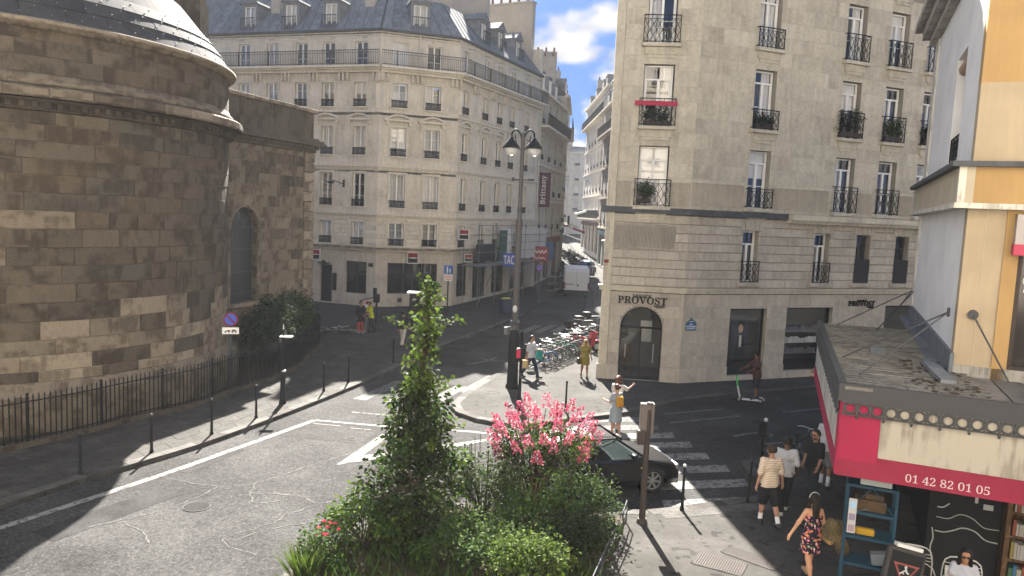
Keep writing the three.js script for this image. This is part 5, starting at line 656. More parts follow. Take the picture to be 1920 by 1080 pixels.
// clumps of leaves hung from twigs that end at the given points
function clump(R, out, c, n, rad, size, cols, droop = 0.3) { for (let i = 0; i < n; i++) { const k = cols[Math.floor(R() * cols.length)], b = 0.7 + 0.6 * R(), s = size * (0.6 + 0.7 * R()); const x = gauss(R) * rad, y = gauss(R) * rad * 0.85, z = gauss(R) * rad; out.push([c[0] + x, c[1] + y, c[2] + z, x + gauss(R) * rad * 0.7, y * 0.5 - droop * rad + gauss(R) * rad * 0.5, z + gauss(R) * rad * 0.7, s, s * 0.34, k[0] * b, k[1] * b, k[2] * b, (R() - 0.5) * 2.6]); } }
function shrub(label, name, x, y, z, w, h, d, n, size, cols, seed, o = {}) {
  const R = rng(seed), t = thing(name, label, 'shrub', x, y, z, 0, o.group), items = [], twigs = []; const N = o.clumps || 46;
  for (let i = 0; i < N; i++) { const a = R() * 6.283, el = Math.acos(1 - R() * 1.25), r = 0.55 + 0.5 * R(); const c = [Math.sin(el) * Math.cos(a) * w * r, Math.max(0.06, h * 0.42 + Math.cos(el) * h * 0.55 * r), Math.sin(el) * Math.sin(a) * d * r]; clump(R, items, c, Math.round(n / N), o.rad || 0.16, size, cols, o.droop); const base = [gauss(R) * 0.1 * w, 0, gauss(R) * 0.1 * d]; twigs.push(tube([base, [c[0] * 0.45, c[1] * 0.55, c[2] * 0.45], c], 0.009, 5, 4)); }
  for (let i = 0; i < (o.spikes || 0); i++) { const a = R() * 6.283, r = Math.sqrt(R()), bx0 = Math.cos(a) * r * w * 0.8, bz = Math.sin(a) * r * d * 0.8, hh = h * (0.85 + 0.4 * R()); for (let k = 0; k < 22; k++) { const yy = hh * (0.45 + 0.55 * k / 22), c = cols[Math.floor(R() * cols.length)], b = 0.8 + 0.5 * R(), an = R() * 6.283; items.push([bx0, yy, bz, Math.cos(an), 0.6, Math.sin(an), size * (1.1 - 0.5 * k / 22), size * 0.3, c[0] * b, c[1] * b, c[2] * b, R() * 2]); } twigs.push(bar([bx0 * 0.6, 0, bz * 0.6], [bx0, hh, bz], 0.006, 4)); }
  leafPart('foliage', items, t); part('stems', twigs, mt.bark, t); if (o.flowers) { const f = []; for (let i = 0; i < o.flowers; i++) { const a = R() * 6.283, c = [Math.cos(a) * w * 0.7 * R(), h * (0.8 + 0.35 * R()), Math.sin(a) * d * 0.6]; for (let k = 0; k < 16; k++) { const an = R() * 6.283, l = 0.035 + 0.02 * R(); f.push([c[0], c[1], c[2], Math.cos(an), R() * 1.2, Math.sin(an), l, l * 0.5, 0.55 + 0.2 * R(), 0.03 + 0.04 * R(), 0.09 + 0.06 * R(), R() * 3]); } } leafPart('flowers', f, t, petalMat); } return t;
}
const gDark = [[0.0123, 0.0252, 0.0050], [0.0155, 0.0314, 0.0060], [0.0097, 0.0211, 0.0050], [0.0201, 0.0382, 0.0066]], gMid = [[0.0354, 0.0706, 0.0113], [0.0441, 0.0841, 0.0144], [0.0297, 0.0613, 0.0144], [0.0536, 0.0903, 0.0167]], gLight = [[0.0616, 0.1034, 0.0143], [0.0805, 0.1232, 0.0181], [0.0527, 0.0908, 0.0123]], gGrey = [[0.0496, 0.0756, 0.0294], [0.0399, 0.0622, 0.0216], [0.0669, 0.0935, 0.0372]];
// the bed
{
  const pts = [[-4.6, -8.5], [-3.95, -12.6], [-3.4, -14.1], [-2.75, -15.3], [-1.45, -16.25], [0, -16.7], [1.7, -16.55], [2.75, -16.2], [2.6, -15.5], [1.85, -13.3], [1.0, -10.6], [0.4, -8.5]];
  const bed = structure('planting_bed', slab(pts, 0.07, 0.12), mt.soil); kerb(bed, pts, -1, 0.16);
  const R = rng(71), gi = []; for (let i = 0; i < 5200; i++) { const x = -3.9 + R() * 6.6, z = -9 - R() * 7.4; if (x < -3.6 + (-13 - z) * 0.35 || x > 2.3 + (z + 14.5) * -0.28 || z < -16.2 + Math.abs(x) * 0.25) continue; const a = R() * 6.283, c = gMid[Math.floor(R() * 4)], b = 0.6 + 0.7 * R(); gi.push([x, 0.07, z, Math.cos(a) * 0.5, 1, Math.sin(a) * 0.5, 0.14 + 0.3 * R(), 0.012 + 0.016 * R(), c[0] * b, c[1] * b, c[2] * b, R() * 3]); }
  const gc = leafPart('ground_cover', gi, null); scene.add(gc); gc.userData = { kind: 'stuff', label: 'low green ground cover between the shrubs of the planting bed', category: 'ground cover' };
}
{ // tall column-shaped tree, sparse leader at the top
  const R = rng(73), t = thing('column_tree', 'tall narrow dark green tree tapering to a thin sunlit leader', 'tree', -1.78, 0.05, -14.5), it = [], br = [];
  const prof = (v) => (1 + 0.16 * Math.sin(v * 5.3) + 0.08 * Math.sin(v * 11)) * (v < 0.35 ? 0.75 : v < 1.4 ? lerp(0.9, 0.98, (v - 0.35) / 1.05) : v < 2.3 ? lerp(0.98, 0.58, (v - 1.4) / 0.9) : v < 3.2 ? lerp(0.58, 0.34, (v - 2.3) / 0.9) : v < 4.4 ? lerp(0.34, 0.2, (v - 3.2) / 1.2) : lerp(0.2, 0.06, (v - 4.4) / 1.1));
  const lean = (v) => [0.02 * v + 0.05 * Math.sin(v * 1.7), 0.03 * Math.sin(v * 2.3)];
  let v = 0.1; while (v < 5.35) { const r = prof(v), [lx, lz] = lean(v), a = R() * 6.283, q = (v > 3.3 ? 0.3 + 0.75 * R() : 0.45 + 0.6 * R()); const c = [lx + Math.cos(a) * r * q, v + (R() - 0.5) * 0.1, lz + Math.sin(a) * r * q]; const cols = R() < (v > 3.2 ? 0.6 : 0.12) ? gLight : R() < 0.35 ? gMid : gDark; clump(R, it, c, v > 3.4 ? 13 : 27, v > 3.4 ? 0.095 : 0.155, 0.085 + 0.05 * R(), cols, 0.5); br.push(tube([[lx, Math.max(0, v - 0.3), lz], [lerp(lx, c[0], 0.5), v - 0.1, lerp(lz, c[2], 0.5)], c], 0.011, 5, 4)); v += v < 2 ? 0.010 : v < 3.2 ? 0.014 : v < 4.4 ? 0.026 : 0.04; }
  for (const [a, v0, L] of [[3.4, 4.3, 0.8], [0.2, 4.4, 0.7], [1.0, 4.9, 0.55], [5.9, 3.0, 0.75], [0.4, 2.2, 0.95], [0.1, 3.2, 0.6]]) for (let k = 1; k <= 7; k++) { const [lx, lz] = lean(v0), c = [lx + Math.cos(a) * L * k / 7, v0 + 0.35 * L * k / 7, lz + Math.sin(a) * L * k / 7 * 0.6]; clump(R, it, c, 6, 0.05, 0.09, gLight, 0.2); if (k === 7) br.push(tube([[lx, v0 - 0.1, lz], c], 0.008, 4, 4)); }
  leafPart('crown', it, t); const tr = []; for (let k = 0; k < 12; k++) { const a = lean(k * 0.45), b = lean((k + 1) * 0.45); tr.push(bar([a[0], k * 0.45, a[1]], [b[0], (k + 1) * 0.45, b[1]], 0.05 - k * 0.0035, 7)); } part('trunk', tr, mt.bark, t); part('branches', br, mt.bark, t);
}
{ // crape myrtle: forked pale trunk, small leaves, pink panicles
  const R = rng(79), t = thing('flowering_tree', 'small tree with pink flower panicles in front of the black car', 'tree', 0.62, 0.05, -15.6), it = [], fl = [], br = [], tr = [];
  for (const [dx, dz] of [[-0.28, 0.05], [0.12, 0.1], [0.3, -0.08], [0.0, -0.15]]) tr.push(tube([[dx * 0.15, 0, dz * 0.15], [dx * 0.4, 0.7, dz * 0.4], [dx * 1.3, 1.35, dz * 1.3]], 0.032, 10, 6));
  for (let i = 0; i < 95; i++) { const a = R() * 6.283, r = Math.sqrt(R()) * 1.05; const c = [0.16 + Math.cos(a) * r, 1.2 + R() * 1.15 * (1 - r * 0.45) + 0.25 * r, Math.sin(a) * r * 0.85]; clump(R, it, c, 34, 0.14, 0.075, R() < 0.4 ? gMid : R() < 0.5 ? gDark : gLight, 0.2); br.push(tube([[c[0] * 0.25, 1.15, c[2] * 0.25], [c[0] * 0.6, lerp(1.2, c[1], 0.6), c[2] * 0.6], c], 0.009, 6, 4)); }
  for (let i = 0; i < 44; i++) { const a = i * 2.399, th = Math.acos(1 - 1.45 * (i + 0.5) / 44), r = Math.sin(th), k = 0.85 + 0.3 * R(); const c = [0.2 + Math.cos(a) * r * 1.02 * k, 1.82 + Math.cos(th) * 0.62 * k + 0.12 * R(), Math.sin(a) * r * 0.85 * k], L = 0.24 + 0.14 * R(), ox = Math.cos(a) * r * 0.5; br.push(tube([[c[0] * 0.4, 1.35, c[2] * 0.4], c], 0.008, 5, 4)); for (let k = 0; k < 85; k++) { const q = R(), w = (0.09 + 0.05 * hash2(i, 3, 9)) * (1 - q * 0.7), an = R() * 6.283, rr = Math.sqrt(R()) * w, l = 0.034 + 0.026 * R(), b = 0.65 + 0.6 * R(); fl.push([c[0] + ox * L * q + Math.cos(an) * rr, c[1] + L * q + (R() - 0.5) * 0.03, c[2] + Math.sin(an) * rr, Math.cos(an), 0.4 + R() - 0.5, Math.sin(an), l, l * 0.55, (0.36 + 0.08 * hash2(i, 5, 9)) * b, (0.045 + 0.045 * hash2(i, 7, 9)) * b, (0.10 + 0.06 * hash2(i, 7, 9)) * b, R() * 3]); } }
  leafPart('crown', it, t); leafPart('flowers', fl, t, petalMat); part('trunk', tr, MT([0.24, 0.15, 0.09], 0.85, 'bark', 0.7), t); part('branches', br, mt.bark, t);
}
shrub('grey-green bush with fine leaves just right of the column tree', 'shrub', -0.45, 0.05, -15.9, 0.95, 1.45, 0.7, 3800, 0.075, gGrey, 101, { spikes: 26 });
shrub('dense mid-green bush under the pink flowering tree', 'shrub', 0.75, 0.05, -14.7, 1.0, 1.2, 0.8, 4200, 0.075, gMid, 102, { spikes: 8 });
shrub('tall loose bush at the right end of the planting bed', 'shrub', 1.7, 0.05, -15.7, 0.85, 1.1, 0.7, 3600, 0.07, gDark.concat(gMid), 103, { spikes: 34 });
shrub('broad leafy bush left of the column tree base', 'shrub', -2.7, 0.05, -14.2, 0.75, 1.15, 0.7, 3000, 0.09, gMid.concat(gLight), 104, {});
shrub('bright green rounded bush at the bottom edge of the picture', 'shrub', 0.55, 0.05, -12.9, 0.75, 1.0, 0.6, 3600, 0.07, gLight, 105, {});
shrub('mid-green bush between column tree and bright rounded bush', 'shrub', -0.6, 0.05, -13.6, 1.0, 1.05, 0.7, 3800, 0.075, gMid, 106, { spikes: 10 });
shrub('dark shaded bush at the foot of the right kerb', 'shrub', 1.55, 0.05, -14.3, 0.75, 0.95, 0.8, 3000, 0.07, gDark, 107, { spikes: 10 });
shrub('rose bush with red flowers at the left tip of the bed', 'rose_bush', -3.25, 0.05, -13.35, 0.4, 0.75, 0.4, 1300, 0.06, gMid, 108, { flowers: 9, clumps: 26 });
{ const R = rng(110), t = thing('ornamental_grass', 'clump of long grass blades at the left tip of the bed', 'grass', -3.55, 0.05, -12.9), it = []; for (let i = 0; i < 320; i++) { const a = R() * 6.283, b = 0.7 + 0.6 * R(), c = gLight[i % 3]; it.push([gauss(R) * 0.12, 0, gauss(R) * 0.12, Math.cos(a) * 0.6, 1, Math.sin(a) * 0.6, 0.4 + 0.4 * R(), 0.012, c[0] * b, c[1] * b, c[2] * b, R() * 3]); } leafPart('blades', it, t); }
{ // low hoop fence along the right of the bed
  const t = thing('bed_fence', 'low dark metal fence bars along the right edge of the planting bed', 'fence'); const P = [[2.78, -16.1], [2.6, -15.45], [2.25, -14.4], [1.9, -13.3], [1.55, -12.2], [1.2, -11.1]]; for (const [x, z] of P) part('post', box(0.03, 0.55, 0.03, x, 0.27, z), mt.ironGrey, t); for (let i = 0; i + 1 < P.length; i++) for (const y of [0.3, 0.52]) part('rail', bar([P[i][0], y, P[i][1]], [P[i + 1][0], y, P[i + 1][1]], 0.014, 6), mt.ironGrey, t);
  part('brace', bar([2.78, 0.0, -16.1], [2.2, 1.05, -16.25], 0.015, 6), mt.galv, t); part('brace', bar([1.1, 0.5, -16.5], [2.3, 0.82, -16.4], 0.012, 6), mt.galv, t);
}
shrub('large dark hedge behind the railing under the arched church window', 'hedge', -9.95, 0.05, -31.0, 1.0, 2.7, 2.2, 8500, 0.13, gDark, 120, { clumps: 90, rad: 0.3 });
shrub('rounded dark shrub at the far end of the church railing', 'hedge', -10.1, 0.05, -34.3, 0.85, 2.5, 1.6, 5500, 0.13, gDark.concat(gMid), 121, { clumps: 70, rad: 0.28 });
{ const t = { a: [gDark, 0.62, 0.85, 'leafy planter behind the red balcony banner'], b: [gMid, 0.35, 1.0, 'small potted shrub on the lowest corner balcony'], c: [gDark, 0.4, 0.55, 'dark planter on the middle balcony left of the blank wall'], d: [gDark, 0.72, 1.25, 'overflowing plant boxes on the balcony with the most greenery'], e: [gMid, 0.6, 1.05, 'trailing balcony plants second from the cream shop building'], f: [gDark, 0.5, 0.95, 'balcony plants beside the cream shop building'] };
  balconySpots.forEach(([x, y, z, a, k], i) => { const [c, w, h, l] = t[k]; const s = shrub(l, 'balcony_plant', x, y, z, w, h, 0.16, 900, 0.075, c, 130 + i, { clumps: 30, rad: 0.11 }); s.rotation.y = a; part('planter_box', box(w * 1.7, 0.2, 0.2, 0, 0.1, 0), mt.brownPole, s); }); }
// ---------------------------------------------------------------- street furniture
{
  const order = ['nearest to the lower left corner', 'second from the lower left corner', 'third from the lower left corner', 'fourth from the lower left corner', 'just beyond the thick post on the church pavement', 'second beyond the thick post on the church pavement', 'third beyond the thick post beside the column tree'];
  const mk = (label, x, z, h, white, group) => { const t = thing('bollard', label, 'bollard', x, 0, z, 0, group); part('shaft', lathe([[0.0, 0], [0.055, 0], [0.055, 0.05], [0.04, 0.08], [0.034, 0.5 * h], [0.03, h - 0.1], [0.04, h - 0.09], [0.04, h - 0.07], [0.026, h - 0.06], [0, h - 0.06]], 12), mt.blackPaint, t); part('ball_top', sph(0.042, 0, h - 0.035, 0, 1, 10), white ? mt.white : mt.ironGrey, t); return t; };
  [[-10.31, -17.56], [-9.44, -19.34], [-8.55, -21.11], [-7.9, -22.97], [-6.72, -26.72], [-6.17, -28.29], [-5.08, -32.23]].forEach(([x, z], i) => mk('slim black bollard on the church pavement, ' + order[i], x, z, 1.06, 0, 'bollards along the church kerb'));
  mk('slim black bollard standing at the corner kerb behind the flowering tree', 2.04, -25.3, 1.1, 0); mk('black bollard with a white ball top beside the car wheel', 4.22, -16.93, 1.12, 1); mk('dark leaning bollard beside the tactile strip in the shade', 5.99, -17.62, 1.1, 0).rotation.z = -0.02;
  for (const [x, z, l] of [[4.6, -51.5, 'nearest'], [5.5, -54.5, 'middle'], [6.2, -58, 'farthest']]) { const b = mk('thin black bollard on the sunlit far pavement, ' + l + ' of three', x + 0.5, z, 1.3, 0, 'bollards on the far right pavement'); b.position.y = gy(z); }
}
{ const t = thing('street_post', 'slim dark post with thick base and pale cap on the church pavement', 'post', -7.63, 0, -24.8); part('base', lathe([[0, 0], [0.12, 0], [0.12, 0.08], [0.09, 0.12], [0.085, 1.0], [0.06, 1.1], [0, 1.1]], 12), mt.blackPaint, t); part('pole', cyl(0.04, 0.03, 1.5, 0, 1.8, 0, 8), mt.blackPaint, t); part('cap', rbox(0.42, 0.05, 0.24, 0.02, 0.1, 2.3, 0), mt.white, t); part('finial', cyl(0.03, 0.01, 0.2, 0, 2.62, 0, 8), mt.white, t); part('collar', cyl(0.07, 0.07, 0.05, 0.03, 1.12, 0, 10), mt.white, t); }
function noParking(name, label, x, y, z, ry, v, r, plate) {
  const t = thing(name, label, 'road sign', x, y, z, ry); part('pole', cyl(0.045, 0.045, v + r, 0, (v + r) / 2, -0.05, 10), mt.ironGrey, t); const disc = part('sign_disc', cyl(r, r, 0.02, 0, v, 0, 28, Math.PI / 2), mt.red, t); part('blue_field', cyl(r * 0.8, r * 0.8, 0.006, 0, v, 0.012, 28, Math.PI / 2), M([0.03, 0.07, 0.42], 0.4), disc); part('red_stroke', box(r * 1.6, r * 0.2, 0.006, 0, v, 0.018, 0, 0, -0.785), mt.red, disc);
  if (plate) { const tx = canvasTex(128, 64, (c, w, h) => { c.fillStyle = '#e4e2dc'; c.fillRect(0, 0, w, h); c.fillStyle = '#161616'; c.beginPath(); c.moveTo(14, 40); c.lineTo(48, 24); c.lineTo(60, 24); c.lineTo(60, 40); c.fill(); c.fillRect(64, 36, 50, 5); c.fillRect(74, 20, 30, 14); for (const k of [26, 52, 80, 104]) { c.beginPath(); c.arc(k, 46, 6, 0, 7); c.fill(); } }); const g = new THREE.PlaneGeometry(plate, plate * 0.42); const m = new THREE.Mesh(g, new THREE.MeshStandardMaterial({ map: tx, roughness: 0.4 })); m.name = 'tow_plate'; m.position.set(0, v - r - plate * 0.27, 0.025); t.add(m); part('plate_backing', box(plate, plate * 0.42, 0.015, 0, v - r - plate * 0.27, 0.012), mt.galv, t); }
  return t;
}
noParking('road_sign', 'round no parking sign with tow plate above the church railing', -9.85, 0, -25.95, 0.25, 2.62, 0.25, 0.56);
noParking('road_sign', 'small round no parking sign in front of the hotel shopfronts', 1.95, gy(-54.5), -54.5, 0.0, 2.7, 0.26, 0);
{ const t = thing('road_sign', 'square blue pedestrian sign with white plate on a thin pole by the bank', 'road sign', -4.1, 0, -47.4); part('pole', cyl(0.045, 0.045, 3.1, 0, 1.55, -0.05, 8), mt.iron, t); const s = part('blue_panel', box(0.55, 0.55, 0.03, 0, 2.98, 0), M([0.012, 0.09, 0.32], 0.5), t); part('adult_symbol', [sph(0.05, -0.07, 3.14, 0.02, [1, 1, 0.3], 8), box(0.1, 0.2, 0.01, -0.07, 2.98, 0.02), box(0.035, 0.16, 0.01, -0.1, 2.82, 0.02), box(0.035, 0.16, 0.01, -0.04, 2.82, 0.02)], mt.white, s); part('child_symbol', [sph(0.04, 0.1, 3.02, 0.02, [1, 1, 0.3], 8), box(0.08, 0.14, 0.01, 0.1, 2.91, 0.02), box(0.03, 0.12, 0.01, 0.1, 2.79, 0.02)], mt.white, s); part('white_plate', box(0.55, 0.42, 0.03, 0, 2.46, 0), mt.white, t); part('plate_text', [0.1, 0, -0.1].map((k) => box(0.42, 0.035, 0.01, 0, 2.46 + k, 0.018)), M([0.5, 0.12, 0.1], 0.6), t); }
{ // twin-headed street lamp
  const t = thing('street_lamp', 'tall twin-headed street lamp with dark bell hoods on the corner pavement', 'street lamp', 0.17, 0, -28.5);
  part('base', [lathe([[0, 0], [0.26, 0], [0.26, 0.1], [0.22, 0.16], [0.2, 1.1], [0.215, 1.3], [0.21, 2.0], [0.17, 2.3], [0, 2.3]], 16), box(0.3, 0.5, 0.03, 0, 0.8, 0.2)], mt.blackPaint, t); part('pole', lathe([[0.15, 2.2], [0.14, 2.6], [0.12, 2.7], [0.13, 3.0], [0.12, 6.2], [0.135, 6.25], [0.135, 6.45], [0.085, 6.6], [0.075, 9.7], [0.05, 9.8], [0, 9.85]], 14), M([0.075, 0.07, 0.068], 0.5), t);
  part('collar', lathe([[0.13, 2.5], [0.19, 2.52], [0.19, 2.62], [0.13, 2.66]], 14), mt.ironGrey, t); part('camera_box', [rbox(0.16, 0.3, 0.16, 0.03, -0.33, 2.25, 0.1), bar([0, 2.4, 0], [-0.33, 2.4, 0.1], 0.02)], mt.galv, t); part('beacon', [sph(0.1, -0.02, 3.12, 0.16, [0.9, 1.4, 0.9], 10)], mt.white, t); part('bracket', [bar([-0.3, 8.05, 0], [0.35, 8.05, 0], 0.03), box(0.12, 0.14, 0.12, -0.3, 8.05, 0), box(0.24, 0.08, 0.14, 0.38, 8.05, 0)], mt.ironGrey, t);
  part('cable_clamp', cyl(0.1, 0.1, 0.2, 0, 6.9, 0, 10), mt.ironGrey, t);
  for (const s of [-1, 1]) { const a = part('arm', tube([[0, 9.35, 0], [s * 0.1, 9.75, 0], [s * 0.26, 9.9, 0], [s * 0.4, 9.8, 0], [s * 0.43, 9.62, 0]], 0.035, 20, 8), mt.blackPaint, t); part('arm_brace', tube([[0, 9.1, 0], [s * 0.2, 9.3, 0], [s * 0.3, 9.7, 0]], 0.02, 12, 6), mt.blackPaint, t); part('hood', at(lathe([[0.03, 0.42], [0.08, 0.4], [0.1, 0.33], [0.2, 0.24], [0.31, 0.08], [0.33, 0], [0.3, 0.0], [0.05, 0.3]], 20), s * 0.43, 9.2, 0), mt.blackPaint, a); part('globe', at(new THREE.SphereGeometry(0.27, 18, 10, 0, Math.PI * 2, Math.PI / 2, Math.PI / 2), s * 0.43, 9.2, 0), M([0.82, 0.82, 0.8], 0.25, { phys: true, transmission: 0.55, thickness: 0 }), a); }
}
{ const t = thing('pedestrian_signal', 'thin dark pole with red pedestrian signal beside the street lamp', 'traffic light', 0.42, 0, -25.31); part('pole', cyl(0.06, 0.055, 2.75, 0, 1.37, 0, 10), mt.blackPaint, t); part('signal_box', rbox(0.3, 0.36, 0.2, 0.03, -0.02, 2.0, 0.1), mt.blackPaint, t); part('red_lens', rbox(0.14, 0.3, 0.03, 0.02, -0.1, 2.0, 0.21), M([0.45, 0.015, 0.06], 0.35), t); part('push_button', rbox(0.1, 0.18, 0.08, 0.02, 0.0, 1.2, 0.08), mt.ironGrey, t); }
{ const t = thing('traffic_light', 'brown traffic light seen from behind next to the black car', 'traffic light', 3.14, 0, -16.12); part('pole', [cyl(0.075, 0.06, 2.6, 0, 1.3, 0, 12), cyl(0.13, 0.1, 0.1, 0, 0.05, 0, 12)], mt.brownPole, t); const h = part('signal_head', [rbox(0.22, 0.66, 0.18, 0.025, -0.07, 2.4, -0.04), box(0.05, 0.68, 0.2, 0.09, 2.4, -0.03)], MT([0.16, 0.135, 0.125], 0.55, 'plaster', 0.8), t); for (const y of [2.2, 2.4, 2.6]) part('visor', [cyl(0.07, 0.07, 0.12, -0.07, y, -0.18, 12, Math.PI / 2)], mt.blackPaint, h); part('repeater_box', rbox(0.18, 0.32, 0.2, 0.02, -0.14, 1.98, 0.02), mt.brownPole, t); part('cap', cyl(0.085, 0.07, 0.04, 0.02, 2.74, 0, 12), mt.brownPole, t); }
{ const t = thing('pedestrian_signal', 'short black pedestrian signal with white cap by the parked bicycle', 'traffic light', 7.44, 0, -21.06); part('pole', cyl(0.055, 0.055, 1.1, 0, 0.5, 0, 10), mt.blackPaint, t); part('signal_box', rbox(0.2, 0.46, 0.2, 0.03, -0.03, 0.88, 0), mt.blackPaint, t); part('cap', sph(0.06, 0.06, 1.16, 0, 1, 10), mt.white, t); }
{ const t = thing('traffic_light', 'dark traffic light behind the column tree with pale flat cap', 'traffic light', -3.0, 0, -22.72); part('pole', cyl(0.075, 0.065, 4.0, 0, 2.0, 0, 12), mt.blackPaint, t); const h = part('signal_head', rbox(0.3, 0.85, 0.24, 0.03, 0.03, 3.75, 0), mt.blackPaint, t); part('cap', rbox(0.5, 0.05, 0.34, 0.02, 0.05, 4.22, 0), mt.white, t); for (const y of [3.5, 3.76, 4.02]) part('visor', cyl(0.1, 0.1, 0.16, 0.03, y, 0.18, 12, Math.PI / 2), mt.blackPaint, h); part('repeater_box', rbox(0.18, 0.3, 0.18, 0.02, -0.08, 1.55, 0.04), mt.blackPaint, t); }
structure('traffic_island', [slab(Array.from({ length: 20 }, (_, i) => [-2.85 + 0.75 * Math.cos(i / 20 * 6.283), -22.75 + 0.42 * Math.sin(i / 20 * 6.283)]), 0.03, 0.2)], mt.granite);
{ const t = thing('barrier_post', 'black access post with arm and red and white notice before the bank', 'barrier', -7.83, 0, -42.94); part('post', cyl(0.06, 0.05, 1.5, 0, 0.75, 0, 10), mt.blackPaint, t); part('control_head', [rbox(0.36, 0.5, 0.28, 0.05, 0, 1.5, 0), rbox(0.22, 0.4, 0.2, 0.04, -0.1, 1.9, 0)], mt.blackPaint, t); part('arm', bar([0, 1.6, 0], [-0.95, 1.3, 0.05], 0.03), mt.blackPaint, t); part('notice', box(0.28, 0.44, 0.02, -0.52, 1.15, 0.06), mt.white, t); part('notice_mark', box(0.18, 0.2, 0.01, -0.52, 1.22, 0.076), mt.red, t); }
{ const t = thing('waste_container', 'dark blue wheeled waste container with yellow bag in front of the scaffold', 'bin', -0.35, 0, -49.6, 0.4); part('body', extr([[-0.34, 0.1], [0.34, 0.1], [0.42, 1.0], [-0.42, 1.0]], 0.7, { bevel: 0.02 }).translate(0, 0, -0.35), M([0.02, 0.03, 0.06], 0.5), t); part('rim', [box(0.92, 0.06, 0.04, 0, 1.02, 0.37), box(0.92, 0.06, 0.04, 0, 1.02, -0.37), box(0.04, 0.06, 0.7, 0.44, 1.02, 0), box(0.04, 0.06, 0.7, -0.44, 1.02, 0)], M([0.02, 0.03, 0.06], 0.5), t); part('bag', sph(0.36, 0, 1.0, 0, [1, 0.35, 0.9], 12), M([0.35, 0.33, 0.05], 0.7), t); for (const s of [-1, 1]) part('wheel', cyl(0.09, 0.09, 0.05, s * 0.3, 0.09, -0.25, 12, 0, 0, Math.PI / 2), mt.rubber, t); }
{ // scaffold with boarded deck and blue banner
  const t = thing('scaffold', 'grey tube scaffold with deck and blue TAC banner around the bank shopfront', 'scaffold', -4.206, 0, -52.0), F = frame(0, 0, 65), R = rng(61);
  const us = [0.6, 3.2, 5.8, 8.4, 11.2, 13.8]; for (const u of us) for (const d of [0.5, 1.7]) part('standard', bar(FP(F, u, 0, d), FP(F, u, d > 1 ? 6.0 : 5.7, d), 0.028, 6), mt.galv, t);
  for (const v of [2.9, 3.9, 4.5, 5.1, 5.8]) for (const d of v < 3.5 ? [0.5, 1.7] : [1.7]) part('ledger', bar(FP(F, 0.3, v, d), FP(F, 14.0, v, d), 0.024, 6), mt.galv, t); for (const u of us) for (const v of [2.9, 5.1]) part('transom', bar(FP(F, u, v, 0.1), FP(F, u, v, 1.9), 0.024, 6), mt.galv, t);
  for (let k = 0; k < 6; k++) for (let i = 0; i < 4; i++) part('deck_board', boxF(F, 0.4 + k * 2.25, 0.4 + (k + 1) * 2.25 - 0.02, 2.95, 2.99, 0.45 + i * 0.33, 0.45 + i * 0.33 + 0.3), [mt.galv, mt.steel][Math.floor(R() * 2)], t);
  for (const [a, b] of [[0, 1], [2, 3], [4, 5]]) part('diagonal', bar(FP(F, us[a], 0.2, 1.72), FP(F, us[b], 2.9, 1.72), 0.022, 6), mt.galv, t);
  part('dust_sheet', boxF(F, 8.4, 13.4, 3.2, 5.6, 1.35, 1.38), MT([0.62, 0.60, 0.56], 0.85, 'plaster', 1.4), t); part('board_panel', boxF(F, 6.2, 8.3, 3.0, 5.5, 0.55, 0.6), M([0.60, 0.59, 0.56], 0.8), t); part('green_door', boxF(F, 6.0, 7.3, 3.0, 5.4, 0.61, 0.65), M([0.02, 0.06, 0.05], 0.5), t); part('dark_board', boxF(F, 2.4, 5.6, 3.05, 4.35, 0.5, 0.55), mt.iron, t);
  const p = FP(F, 5.0, 0, 1.95), F2 = frame(p[0], p[2], 12); part('banner', boxF(F2, -0.46, 0.46, 2.75, 3.75, 0, 0.03), M([0.03, 0.06, 0.30], 0.6), t); const g = textGeo('TAC', 0.5, 0.02, fontS); g.scale(0.8 / g.userData.w, 1.3, 1); part('banner_lettering', onF(g, F2, 0, 2.92, 0.03), mt.white, t);
  for (let k = 0; k < 3; k++) part('crate', [boxF(F, 12 + k * 0.02, 14.4, 0.4 + k * 0.55, 0.46 + k * 0.55, 2.0, 3.0), boxF(F, 12, 12.06, 0.46 + k * 0.55, 0.95 + k * 0.55, 2.9, 3.0), boxF(F, 13.1, 13.16, 0.46 + k * 0.55, 0.95 + k * 0.55, 2.9, 3.0), boxF(F, 14.34, 14.4, 0.46 + k * 0.55, 0.95 + k * 0.55, 2.9, 3.0)], M([0.14, 0.135, 0.125], 0.7), t);
}
